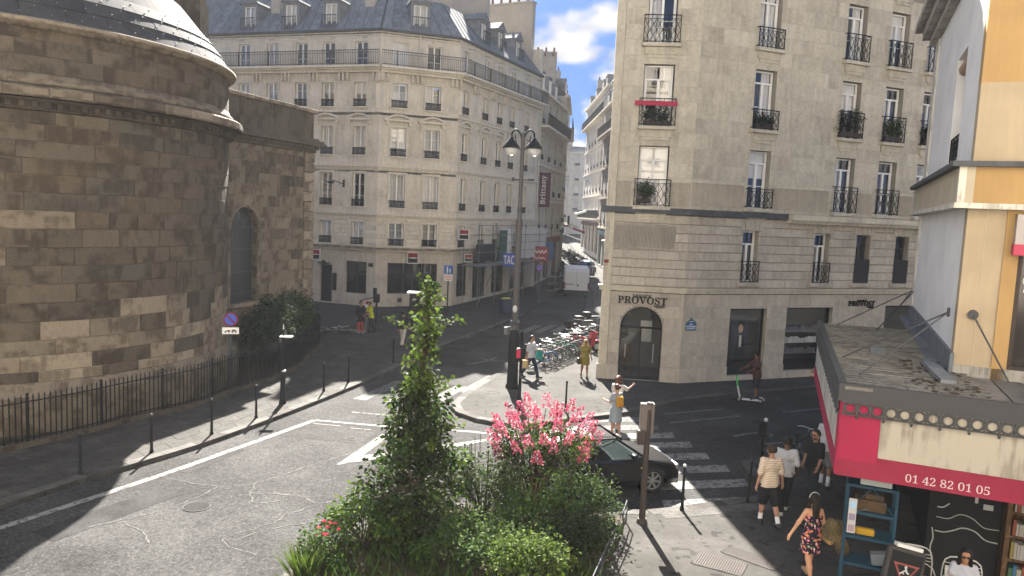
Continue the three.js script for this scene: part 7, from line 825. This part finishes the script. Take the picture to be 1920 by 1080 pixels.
// ---------------------------------------------------------------- people
function surfaceNet(f, lo, hi, cell) { // naive surface nets on a box grid
  const n = [0, 1, 2].map((k) => Math.ceil((hi[k] - lo[k]) / cell) + 2), [nx, ny, nz] = n, F = new Float32Array(nx * ny * nz), id = (i, j, k) => (k * ny + j) * nx + i;
  for (let k = 0; k < nz; k++) for (let j = 0; j < ny; j++) for (let i = 0; i < nx; i++) F[id(i, j, k)] = f(lo[0] + i * cell, lo[1] + j * cell, lo[2] + k * cell);
  const vi = new Int32Array(nx * ny * nz).fill(-1), pos = [], idx = [];
  for (let k = 0; k + 1 < nz; k++) for (let j = 0; j + 1 < ny; j++) for (let i = 0; i + 1 < nx; i++) {
    let s = 0, x = 0, y = 0, z = 0, c = 0; const v = []; for (let q = 0; q < 8; q++) { const w = F[id(i + (q & 1), j + ((q >> 1) & 1), k + (q >> 2))]; v.push(w); if (w < 0) s++; } if (s === 0 || s === 8) continue;
    for (let a = 0; a < 8; a++) for (const b of [1, 2, 4]) { if (a & b) continue; const A = v[a], B = v[a | b]; if ((A < 0) === (B < 0)) continue; const t = A / (A - B); x += (a & 1) + (b === 1 ? t : 0); y += ((a >> 1) & 1) + (b === 2 ? t : 0); z += (a >> 2) + (b === 4 ? t : 0); c++; }
    vi[id(i, j, k)] = pos.length / 3; pos.push(lo[0] + (i + x / c) * cell, lo[1] + (j + y / c) * cell, lo[2] + (k + z / c) * cell);
  }
  const quad = (a, b, c, d, fl) => { if (a < 0 || b < 0 || c < 0 || d < 0) return; fl ? idx.push(a, b, c, a, c, d) : idx.push(a, c, b, a, d, c); };
  for (let k = 1; k + 1 < nz; k++) for (let j = 1; j + 1 < ny; j++) for (let i = 1; i + 1 < nx; i++) { const a = F[id(i, j, k)] < 0; if (a !== F[id(i + 1, j, k)] < 0) quad(vi[id(i, j - 1, k - 1)], vi[id(i, j, k - 1)], vi[id(i, j, k)], vi[id(i, j - 1, k)], a); if (a !== F[id(i, j + 1, k)] < 0) quad(vi[id(i - 1, j, k - 1)], vi[id(i - 1, j, k)], vi[id(i, j, k)], vi[id(i, j, k - 1)], a); if (a !== F[id(i, j, k + 1)] < 0) quad(vi[id(i - 1, j - 1, k)], vi[id(i, j - 1, k)], vi[id(i, j, k)], vi[id(i - 1, j, k)], a); }
  const g = new THREE.BufferGeometry(); g.setAttribute('position', new THREE.Float32BufferAttribute(pos, 3)); g.setIndex(idx); g.computeVertexNormals(); return g;
}
const cone = (a, b, ra, rb, sz = 1) => ({ a, d: [b[0] - a[0], b[1] - a[1], b[2] - a[2]], ra, rb, sz, l2: (b[0] - a[0]) ** 2 + (b[1] - a[1]) ** 2 + (b[2] - a[2]) ** 2 });
function field(bones, k, inflate = 0) { return (x, y, z) => { let m = 1e3; for (const b of bones) { const px = x - b.a[0], py = y - b.a[1], pz = z - b.a[2]; let t = b.l2 > 1e-9 ? (px * b.d[0] + py * b.d[1] + pz * b.d[2]) / b.l2 : 0; t = t < 0 ? 0 : t > 1 ? 1 : t; const qx = px - t * b.d[0], qy = py - t * b.d[1], qz = (pz - t * b.d[2]) / b.sz; const e = Math.sqrt(qx * qx + qy * qy + qz * qz) - (b.ra + (b.rb - b.ra) * t) - inflate; const h = Math.max(k - Math.abs(m - e), 0) / k; m = Math.min(m, e) - h * h * k * 0.25; } return m; }; }
function bounds(bones, pad) { const lo = [9, 9, 9], hi = [-9, -9, -9]; for (const b of bones) for (let k = 0; k < 3; k++) { const r = Math.max(b.ra, b.rb) + pad; lo[k] = Math.min(lo[k], b.a[k] - r, b.a[k] + b.d[k] - r); hi[k] = Math.max(hi[k], b.a[k] + r, b.a[k] + b.d[k] + r); } return [lo, hi]; }
const flowerTex = canvasTex(256, 256, (c) => { c.fillStyle = '#0b0d1c'; c.fillRect(0, 0, 256, 256); const R = rng(7); const cols = ['#c2607c', '#d99aa6', '#e6ddd6', '#b5503f', '#c77a52', '#6c7f6a', '#7a3b6b']; for (let i = 0; i < 60; i++) { const x = R() * 256, y = R() * 256, r = 7 + R() * 11; c.fillStyle = cols[Math.floor(R() * 7)]; for (let k = 0; k < 5; k++) { const a = k * 1.257 + R(); c.beginPath(); c.arc(x + Math.cos(a) * r * 0.6, y + Math.sin(a) * r * 0.6, r * 0.5, 0, 7); c.fill(); } c.fillStyle = '#e8cf8a'; c.beginPath(); c.arc(x, y, r * 0.25, 0, 7); c.fill(); } }); flowerTex.wrapS = flowerTex.wrapT = THREE.RepeatWrapping; flowerTex.repeat.set(2.2, 2.2);
const stripeTex = canvasTex(64, 128, (c) => { c.fillStyle = '#d8c9b4'; c.fillRect(0, 0, 64, 128); c.fillStyle = '#8a6a58'; for (let i = 0; i < 4; i++) c.fillRect(0, i * 32 + 4, 64, 9); }); stripeTex.wrapS = stripeTex.wrapT = THREE.RepeatWrapping; stripeTex.repeat.set(6, 7);
const cloth = (c, map) => map ? new THREE.MeshStandardMaterial({ map, roughness: 0.9 }) : M(c, 0.9);
function person(label, o) {
  const t = thing('person', label, 'person', o.x, o.y ?? 0, o.z, o.face * RAD), fem = o.fem, P = o.pose || {};
  const ll = P.l || [8, 4], rl = P.r || [-8, 8], la = P.la || [5, 8, 12], ra = P.ra || [-5, 8, 12], lean = (P.lean || 0) * RAD;
  const hipY = 0.9, shW = fem ? 0.155 : 0.185, B = {}, up = (y, z = 0, x = 0) => [x, hipY + (y - hipY) * Math.cos(lean) - z * 0 * lean, z + (y - hipY) * Math.sin(lean)];
  const leg = (s, [th, kn]) => { const a = th * RAD, b = (th - kn) * RAD, h = [s * 0.088, hipY, 0], k = [s * 0.092, hipY - 0.43 * Math.cos(a), 0.43 * Math.sin(a)], an = [s * 0.095, k[1] - 0.41 * Math.cos(b), k[2] + 0.41 * Math.sin(b)]; return { h, k, an, toe: [s * 0.115, an[1] - 0.045 + (b < -0.3 ? -0.07 : 0), an[2] + 0.17], heel: [s * 0.095, an[1] - 0.045, an[2] - 0.035] }; };
  const L = leg(1, ll), R_ = leg(-1, rl); // figure's left is +x when facing +z
  const lift = -Math.min(L.heel[1], R_.heel[1], L.toe[1], R_.toe[1]) + 0.035; t.position.y += lift * (o.h || 1.7) / 1.75; t.scale.setScalar((o.h || 1.7) / 1.75);
  const arm = (s, [f, ou, el, tw = 0]) => { const a = f * RAD, b = ou * RAD, sh = up(1.42, 0, s * shW), e = [sh[0] + s * Math.sin(b) * 0.28, sh[1] - Math.cos(b) * Math.cos(a) * 0.28, sh[2] + Math.cos(b) * Math.sin(a) * 0.28], a2 = (f + el) * RAD, b2 = (ou - tw) * RAD, w = [e[0] + s * Math.sin(b2) * 0.25, e[1] - Math.cos(b2) * Math.cos(a2) * 0.25, e[2] + Math.cos(b2) * Math.sin(a2) * 0.25], d = [(w[0] - e[0]) / 0.25, (w[1] - e[1]) / 0.25, (w[2] - e[2]) / 0.25]; return { sh, e, w, d, s }; };
  const LA = arm(1, la), RA = arm(-1, ra), hd = up(1.635, 0.015), nk = up(1.48), g = fem ? 0.9 : 1;
  const torso = [cone(up(0.95, 0, -0.07), up(0.95, 0, 0.07), 0.118, 0.118, 0.85), cone(up(1.1, 0, -0.045 * g), up(1.1, 0, 0.045 * g), 0.108 * g, 0.108 * g, 0.85), cone(up(1.3, 0.01, -0.085 * g), up(1.3, 0.01, 0.085 * g), 0.118 * g, 0.118 * g, 0.85), cone(up(1.4, 0, -shW * 0.75), up(1.4, 0, shW * 0.75), 0.065, 0.065), cone(up(1.05), up(1.35), 0.09, 0.1, 0.9)];
  if (fem) torso.push(cone(up(1.27, 0.075, -0.065), up(1.27, 0.075, 0.065), 0.06, 0.06));
  const limbs = (A, r = 1) => [cone(A.sh, A.e, 0.052 * r * g, 0.042 * r * g), cone(A.e, A.w, 0.041 * r * g, 0.028 * r * g)], legs = (q, r = 1) => [cone(q.h, q.k, 0.085 * r, 0.056 * r), cone(q.k, [lerp(q.k[0], q.an[0], 0.4), lerp(q.k[1], q.an[1], 0.4), lerp(q.k[2], q.an[2], 0.4) - 0.012], 0.052 * r, 0.054 * r), cone(q.k, q.an, 0.05 * r, 0.034 * r)], foot = (q) => [cone(q.heel, q.toe, 0.04, 0.034), cone(q.an, q.heel, 0.036, 0.038)];
  const skin = M(o.skin || [0.42, 0.25, 0.17], 0.6);
  const all = [...torso, cone(nk, up(1.56, 0.0), 0.052, 0.05), ...limbs(LA), ...limbs(RA), ...legs(L), ...legs(R_), ...foot(L), ...foot(R_)];
  const geos = []; const f0 = field(all, 0.035); geos.push(surfaceNet(f0, ...bounds(all, 0.04), 0.017));
  // head on its own finer grid, turned on the neck
  const tn = (P.head || 0) * RAD, nod = (P.nod || 0) * RAD; const hb = [cone([0, 0.02, -0.012], [0, 0.035, 0.0], 0.092, 0.09), cone([0, -0.06, 0.035], [0, -0.085, 0.05], 0.058, 0.042), cone([0, 0.0, 0.085], [0, -0.03, 0.104], 0.011, 0.015), cone([0.092, -0.01, 0], [0.09, -0.03, 0.005], 0.018, 0.014), cone([-0.092, -0.01, 0], [-0.09, -0.03, 0.005], 0.018, 0.014), cone([0, -0.06, 0.02], [0, -0.14, -0.02], 0.05, 0.05)];
  const place = (gg) => at(gg, hd[0], hd[1], hd[2], nod, tn, 0); geos.push(place(surfaceNet(field(hb, 0.025), ...bounds(hb, 0.03), 0.009)));
  // hands: palm, four fingers, thumb
  for (const A of [LA, RA]) { const d = V(...A.d).normalize(), q = new THREE.Quaternion().setFromUnitVectors(V(0, -1, 0), d), hand = [cone([0, 0, 0], [0, -0.075, 0], 0.027, 0.033, 0.6)]; [[0.028, 0.075], [0.01, 0.085], [-0.009, 0.08], [-0.027, 0.065]].forEach(([zz, ln]) => { hand.push(cone([0, -0.08, zz], [-A.s * 0.008, -0.08 - ln * 0.5, zz], 0.0095, 0.009), cone([-A.s * 0.008, -0.08 - ln * 0.5, zz], [-A.s * 0.028, -0.08 - ln, zz], 0.009, 0.0075)); }); hand.push(cone([-A.s * 0.005, -0.03, 0.03], [-A.s * 0.012, -0.07, 0.056], 0.011, 0.009)); const gh = surfaceNet(field(hand, 0.008), ...bounds(hand, 0.012), 0.0065); gh.applyQuaternion(q); gh.translate(...A.w); geos.push(gh); }
  const body = part('body', geos, skin, t);
  part('eyes', [sph(0.012, 0.033, 0.005, 0.084, 1, 6), sph(0.012, -0.033, 0.005, 0.084, 1, 6)].map(place), mt.blackPaint, body); part('mouth', place(sph(0.02, 0, -0.062, 0.088, [1, 0.25, 0.3], 6)), M([0.35, 0.10, 0.09], 0.5), body);
  // hair
  const hs = o.hair || {}; const hairM = M(hs.c || [0.02, 0.014, 0.01], 0.55); { const hb2 = [cone([0, 0.03, -0.018], [0, 0.045, -0.008], 0.106, 0.102)]; if (hs.long) hb2.push(cone([0, 0, -0.075], [0, -0.12, -0.09], 0.075, 0.07), cone([0, -0.12, -0.09], [0, -hs.long, -0.1], 0.085, 0.065, 0.6), cone([0.082, 0, 0.02], [0.10, -hs.long * 0.9, 0.03], 0.032, 0.045), cone([-0.082, 0, 0.02], [-0.10, -hs.long * 0.9, 0.03], 0.032, 0.045)); if (hs.bun) hb2.push(cone([0, 0.06, -0.11], [0, 0.07, -0.13], 0.045, 0.04)); const hf = field(hb2, 0.03), cut = (x, y, z) => hs.long ? Math.max(hf(x, y, z), Math.min(0.064 - Math.abs(x), z - (y > 0.03 ? 0.035 + 0.55 * (y - 0.03) : 0.0), 0.3)) : Math.max(hf(x, y, z), z - (0.035 + 0.55 * (y - 0.035)), -(y + 0.05 + (z + 0.02) * 0.3)); part('hair', place(surfaceNet(cut, ...bounds(hb2, 0.03), 0.009)), hairM, t); if (hs.beard) part('beard', place(sph(0.056, 0, -0.075, 0.042, [1, 0.9, 0.95], 10)), hairM, t); if (hs.band) part('hair_band', place(at(new THREE.TorusGeometry(0.104, 0.009, 5, 20, Math.PI), 0, 0.05, -0.0, 0.1, 0, 0)), mt.white, t); }
  if (o.shades) part('sunglasses', [[0.036, 1], [-0.036, 1]].map(([x]) => place(sph(0.03, x, 0.006, 0.093, [1, 0.72, 0.35], 10))).concat([place(box(0.03, 0.008, 0.008, 0, 0.01, 0.1)), place(box(0.006, 0.01, 0.1, 0.088, 0.012, 0.05)), place(box(0.006, 0.01, 0.1, -0.088, 0.012, 0.05))]), mt.blackPaint, t);
  // clothes
  if (o.top) { const T_ = o.top, sl = T_.sleeve ?? 0.5, bs = torso.map((b) => ({ ...b })); for (const A of [LA, RA]) { if (sl > 0) { const k = Math.min(1, sl * 1.6), e = [0, 1, 2].map((q) => lerp(A.sh[q], A.e[q], k)); bs.push(cone(A.sh, e, 0.056 * g, 0.058)); if (sl > 0.7) { const w = [0, 1, 2].map((q) => lerp(A.e[q], A.w[q], 0.95)); bs.push(cone(A.e, w, 0.046, 0.038)); } } } if (T_.hem) bs.push(cone(up(1.05, 0, -0.05), up(T_.hem, 0, -0.06), 0.125, 0.135, 0.85), cone(up(1.05, 0, 0.05), up(T_.hem, 0, 0.06), 0.125, 0.135, 0.85)); const hem = T_.hem ?? 0.92, ff = field(bs, 0.03, 0.017), neck = T_.neck ?? 1.47; const wob = (x, z, y) => 0.009 * Math.sin(x * 34 + y * 26) * Math.sin(y * 31 + z * 25 + x * 9); const fc = (x, y, z) => Math.max(ff(x, y, z) + wob(x, z, y), hem - y, sl > 0.15 && Math.hypot(x, z - 0.02) > 0.1 ? -1 : y - (neck + (T_.strap ? -0.13 : 0) + 0 * z), T_.strap ? y - 1.36 : -1); part(T_.name || 'shirt', surfaceNet(fc, ...bounds(bs, 0.05), 0.017), cloth(T_.c, T_.map), t); if (T_.strap) part('shoulder_strap', [1, -1].map((s) => tube([up(1.35, 0.13, s * 0.07), up(1.46, 0.03, s * 0.085), up(1.3, -0.13, s * 0.05)], 0.008, 12, 5)), cloth(T_.c), t); }
  if (o.bottom) { const D = o.bottom; let bs, ff, hem; if (D.type === 'skirt') { hem = D.hem; const w = D.flare ?? 0.2; bs = [cone(up(1.05), [0, 0.92, 0], 0.13, 0.165, 0.8), cone([0, 0.92, 0], [0, hem - 0.05, 0.02], 0.165, w, 0.85), ...legs(L, 1.15).slice(0, 1), ...legs(R_, 1.15).slice(0, 1)]; ff = field(bs, 0.05, 0.014); const f2 = (x, y, z) => Math.max(ff(x, y, z) + 0.007 * Math.sin(Math.atan2(x, z) * 9) * clamp((1 - y) * 3, 0, 1), hem - y); part(D.name || 'skirt', surfaceNet(f2, [-0.4, hem - 0.03, -0.4], [0.4, 1.25, 0.45], 0.017), cloth(D.c, D.map), t); } else { const fr = D.type === 'shorts' ? 0.95 : 1, rr = D.loose ?? 1.12; bs = [torso[0], cone(up(1.02, 0, -0.04), up(1.02, 0, 0.04), 0.11, 0.11, 0.85)]; for (const q of [L, R_]) { bs.push(cone(q.h, D.type === 'shorts' ? [0, 1, 2].map((k) => lerp(q.h[k], q.k[k], 0.92)) : q.k, 0.088 * rr, (D.type === 'shorts' ? 0.085 : 0.062) * rr)); if (D.type !== 'shorts') bs.push(cone(q.k, [0, 1, 2].map((k) => lerp(q.k[k], q.an[k], 0.94)), 0.062 * rr, 0.052 * rr)); } ff = field(bs, 0.025, 0.008); part(D.type === 'shorts' ? 'shorts' : 'trousers', surfaceNet((x, y, z) => Math.max(ff(x, y, z) + 0.007 * Math.sin(y * 44 + x * 20) * Math.sin(z * 30 + y * 9), y - 1.06), ...bounds(bs, 0.04), 0.017), cloth(D.c), t); } }
  { const s = [...foot(L), ...foot(R_)]; const fs = field(s, 0.02, 0.012); part('shoes', surfaceNet((x, y, z) => fs(x, y, z), ...bounds(s, 0.03), 0.012), M(o.shoes || [0.03, 0.03, 0.03], 0.6), t); if (o.socks) part('socks', [L, R_].map((q) => bar(q.an, [0, 1, 2].map((k) => lerp(q.an[k], q.k[k], 0.35)), 0.05, 10)), M([0.7, 0.7, 0.7], 0.9), t); }
  t.userData.hands = undefined; delete t.userData.hands; t.LA = LA; t.RA = RA; t.P0 = { up, hd }; return t;
}
const held = (name, label, cat, who, p, list, mat) => { who.updateMatrixWorld(true); const w = who.localToWorld(V(...p)); const o = thing(name, label, cat, w.x, w.y, w.z, who.rotation.y); for (const [n, g, m] of list) part(n, g, m || mat, o); return o; };
const pale = [0.36, 0.20, 0.14], tan = [0.27, 0.145, 0.09];
// crossing, left to right
{ const p = person('woman in pale blue dress holding her phone on the sunlit crossing', { x: 3.45, y: ROAD, z: -22.99, face: 205, h: 1.66, fem: 1, skin: pale, hair: { c: [0.05, 0.02, 0.012], bun: 1 }, top: { c: [0.24, 0.265, 0.29], sleeve: 0.4, name: 'dress_top' }, bottom: { type: 'skirt', c: [0.24, 0.265, 0.29], hem: 0.5, flare: 0.22 }, shoes: [0.5, 0.48, 0.45], pose: { l: [4, 3], r: [-6, 6], la: [15, 10, 80], ra: [12, 8, 85], head: 15 } });
  held('backpack', 'small mustard yellow backpack worn by the woman in pale blue', 'backpack', p, [0, 1.22, -0.19], [['bag', rbox(0.24, 0.34, 0.13, 0.05), M([0.42, 0.22, 0.02], 0.7)], ['pocket', rbox(0.18, 0.15, 0.06, 0.025, 0, -0.08, -0.07), M([0.38, 0.19, 0.02], 0.7)], ['strap', [tube([[-0.09, 0.15, 0.05], [-0.1, 0.24, 0.16], [-0.1, 0.1, 0.3]], 0.014, 12), tube([[0.09, 0.15, 0.05], [0.1, 0.24, 0.16], [0.1, 0.1, 0.3]], 0.014, 12)], M([0.38, 0.19, 0.02], 0.7)]]); }
person('person with tied brown hair hidden behind the woman in pale blue', { x: 3.62, y: ROAD, z: -24.0, face: 150, h: 1.72, fem: 1, skin: pale, hair: { c: [0.08, 0.035, 0.018], bun: 1, long: 0.2 }, top: { c: [0.5, 0.47, 0.43], sleeve: 0.5 }, bottom: { type: 'skirt', c: [0.36, 0.36, 0.38], hem: 0.6 }, shoes: [0.3, 0.28, 0.25], pose: { l: [8, 4], r: [-8, 8], la: [30, 12, 60], ra: [60, 20, 60] } });
{ const p = person('woman in mustard yellow dress walking on the sunlit corner pavement', { x: 3.18, z: -30.69, face: 5, h: 1.62, fem: 1, skin: tan, hair: { c: [0.42, 0.30, 0.14], long: 0.16 }, shades: 1, top: { c: [0.17, 0.135, 0.02], sleeve: 0.35, name: 'dress_top' }, bottom: { type: 'skirt', c: [0.17, 0.135, 0.02], hem: 0.62, flare: 0.2 }, shoes: [0.10, 0.07, 0.05], pose: { l: [16, 6], r: [-14, 12], la: [-14, 16, 14], ra: [6, 12, 16] } });
  held('shoulder_bag', 'dark shoulder bag on the arm of the woman in mustard dress', 'bag', p, [-0.3, 0.78, 0.02], [['bag', rbox(0.12, 0.26, 0.3, 0.04), M([0.03, 0.025, 0.02], 0.6)], ['strap', tube([[0.0, 0.1, -0.12], [0.08, 0.6, -0.02], [0.0, 0.1, 0.12]], 0.01, 16), M([0.03, 0.025, 0.02], 0.6)]]); }
{ const p = person('man in white shirt and dark trousers carrying bags past the bicycles', { x: 0.92, z: -30.44, face: 60, h: 1.76, skin: tan, hair: { c: [0.03, 0.02, 0.015] }, top: { c: [0.40, 0.41, 0.42], sleeve: 0.55, hem: 0.86 }, bottom: { type: 'pants', c: [0.012, 0.02, 0.045] }, shoes: [0.02, 0.02, 0.02], pose: { l: [24, 8], r: [-20, 14], la: [20, 8, 70], ra: [-10, 10, 10] } });
  held('shopping_bag', 'tan shopping bag held by the man in white shirt', 'bag', p, [-0.36, 0.62, -0.1], [['bag', rbox(0.16, 0.34, 0.3, 0.05), M([0.50, 0.36, 0.18], 0.8)], ['handle', tube([[0, 0.15, -0.07], [0.04, 0.3, 0], [0, 0.15, 0.07]], 0.008, 12), M([0.4, 0.28, 0.14], 0.8)]]); held('shopping_bag', 'teal green bag on the right of the man in white shirt', 'bag', p, [0.32, 0.95, 0.2], [['bag', rbox(0.14, 0.46, 0.28, 0.05), M([0.02, 0.20, 0.17], 0.7)], ['handle', tube([[0, 0.2, -0.06], [0, 0.34, 0], [0, 0.2, 0.06]], 0.008, 12), M([0.02, 0.16, 0.14], 0.7)]]); }
person('rider in dark clothes standing on the green and white scooter', { x: 9.42, y: 0.15, z: -27.78, face: -78, h: 1.74, skin: [0.12, 0.06, 0.035], hair: { c: [0.01, 0.008, 0.006] }, top: { c: [0.05, 0.025, 0.025], sleeve: 0.5, hem: 0.84 }, bottom: { type: 'shorts', c: [0.02, 0.02, 0.022] }, shoes: [0.03, 0.03, 0.03], pose: { l: [8, 6], r: [-4, 6], la: [45, 8, 20], ra: [45, 8, 20], lean: 4 } });
person('man in long black coat and red trousers by the bank barrier', { x: -8.05, z: -39.6, face: 30, h: 1.68, skin: tan, hair: { c: [0.012, 0.01, 0.01] }, top: { c: [0.012, 0.013, 0.016], sleeve: 1, hem: 0.62, name: 'coat' }, bottom: { type: 'pants', c: [0.32, 0.06, 0.05] }, shoes: [0.35, 0.3, 0.28], pose: { l: [3, 2], r: [-3, 4], la: [4, 6, 14], ra: [2, 6, 16] } });
{ const p = person('worker in yellow safety vest leaning over by the bank barrier', { x: -7.5, z: -39.72, face: -60, h: 1.66, skin: tan, hair: { c: [0.02, 0.015, 0.012] }, top: { c: [0.40, 0.42, 0.03], sleeve: 0.5, hem: 0.82, name: 'vest' }, bottom: { type: 'pants', c: [0.015, 0.016, 0.02] }, shoes: [0.02, 0.02, 0.02], pose: { l: [14, 8], r: [-14, 10], la: [30, 10, 30], ra: [24, 10, 40], lean: 8 } }); held('walking_stick', 'thin pale stick held by the worker in yellow vest', 'stick', p, [0.24, 0.45, 0.4], [['shaft', bar([0, -0.45, 0.1], [0, 0.5, -0.1], 0.014), mt.steel], ['grip', cyl(0.02, 0.02, 0.12, 0, 0.5, -0.1, 8), mt.rubber]]); }
{ const p = person('man in black top and pale trousers behind the top of the column tree', { x: -5.25, z: -36.1, face: 160, h: 1.72, skin: tan, hair: { c: [0.015, 0.012, 0.01] }, top: { c: [0.015, 0.017, 0.02], sleeve: 1, hem: 0.86 }, bottom: { type: 'pants', c: [0.36, 0.34, 0.30], loose: 1.25 }, shoes: [0.03, 0.03, 0.03], pose: { l: [15, 6], r: [-14, 12], la: [-10, 8, 12], ra: [12, 8, 16] } }); held('backpack', 'black backpack of the man in pale trousers', 'backpack', p, [0, 1.25, -0.2], [['bag', rbox(0.3, 0.44, 0.18, 0.06), M([0.02, 0.02, 0.022], 0.7)], ['pocket', rbox(0.22, 0.2, 0.08, 0.03, 0, -0.08, -0.09), M([0.03, 0.03, 0.032], 0.7)]]); }
person('man in striped beige T-shirt and black shorts seen from behind', { x: 6.0, z: -16.3, face: 190, h: 1.82, skin: pale, hair: { c: [0.03, 0.018, 0.012] }, top: { map: stripeTex, sleeve: 0.58, hem: 0.85, c: [0.5, 0.45, 0.4] }, bottom: { type: 'shorts', c: [0.012, 0.012, 0.014], loose: 1.2 }, shoes: [0.03, 0.03, 0.035], socks: 1, pose: { l: [12, 8], r: [-16, 10], la: [-6, 12, 10], ra: [-4, 14, 14] } });
person('man in white T-shirt and black trousers walking beyond the striped T-shirt', { x: 6.6, z: -17.0, face: 172, h: 1.80, skin: [0.14, 0.075, 0.045], hair: { c: [0.01, 0.008, 0.006] }, top: { c: [0.46, 0.47, 0.49], sleeve: 0.58, hem: 0.86 }, bottom: { type: 'pants', c: [0.012, 0.012, 0.014], loose: 1.3 }, shoes: [0.45, 0.44, 0.42], pose: { l: [-14, 8], r: [16, 6], la: [12, 10, 14], ra: [-8, 12, 40], head: -25 } });
person('bearded man in black T-shirt facing left in the shade', { x: 7.55, z: -17.7, face: -58, h: 1.80, skin: pale, hair: { c: [0.012, 0.01, 0.008], beard: 1 }, shades: 1, top: { c: [0.012, 0.013, 0.014], sleeve: 0.58, hem: 0.84 }, bottom: { type: 'pants', c: [0.02, 0.024, 0.026] }, shoes: [0.03, 0.03, 0.03], pose: { l: [14, 6], r: [-12, 8], la: [14, 10, 28], ra: [-10, 10, 20] } });
person('man in white T-shirt and grey shorts half hidden by the pink canopy', { x: 8.48, z: -19.1, face: 150, h: 1.84, skin: tan, hair: { c: [0.02, 0.015, 0.01] }, top: { c: [0.46, 0.47, 0.50], sleeve: 0.6, hem: 0.84 }, bottom: { type: 'shorts', c: [0.16, 0.165, 0.16], loose: 1.25 }, shoes: [0.5, 0.5, 0.5], socks: 1, pose: { l: [6, 4], r: [-12, 10], la: [4, 12, 14], ra: [6, 12, 18] } });
{ const p = person('woman in floral dark dress walking away at the lower right', { x: 5.92, z: -13.69, face: 188, h: 1.68, fem: 1, skin: [0.46, 0.25, 0.15], hair: { c: [0.012, 0.009, 0.007], long: 0.3, band: 1 }, top: { map: flowerTex, sleeve: 0, strap: 1, c: [0.02, 0.02, 0.04], name: 'dress_top' }, bottom: { type: 'skirt', map: flowerTex, hem: 0.58, flare: 0.19 }, shoes: [0.3, 0.2, 0.12], pose: { l: [-14, 8], r: [18, 6], la: [-14, 40, 14, 8], ra: [-4, 16, 20] } });
  held('handbag', 'tan straw handbag hanging on the arm of the woman in floral dress', 'handbag', p, [-0.33, 0.9, 0.0], [['bag', rbox(0.12, 0.26, 0.34, 0.05), M([0.45, 0.28, 0.11], 0.8)], ['handle', tube([[0, 0.12, -0.1], [0.02, 0.3, 0], [0, 0.12, 0.1]], 0.01, 14), M([0.42, 0.26, 0.10], 0.8)]]); }
person('dark-haired woman with sunglasses in white patterned top in front of the racks', { x: 7.62, z: -11.75, face: -22, h: 1.62, fem: 1, skin: tan, hair: { c: [0.008, 0.006, 0.006], long: 0.34 }, shades: 1, top: { c: [0.28, 0.29, 0.33], sleeve: 0.3 }, bottom: { type: 'pants', c: [0.03, 0.04, 0.08] }, shoes: [0.2, 0.2, 0.2], pose: { l: [4, 3], r: [-4, 4], la: [20, 10, 60], ra: [20, 10, 60], nod: 6 } });
person('passer-by in dark clothes at the shop window behind the canopy', { x: 14.0, z: -33.1, face: 60, h: 1.7, fem: 1, skin: tan, hair: { c: [0.02, 0.015, 0.012], long: 0.2 }, top: { c: [0.10, 0.06, 0.06], sleeve: 0.6 }, bottom: { type: 'shorts', c: [0.04, 0.04, 0.05] }, shoes: [0.5, 0.3, 0.25], pose: { l: [18, 6], r: [-16, 12] } });
scene.updateMatrixWorld(true);
renderer.render(scene, camera);
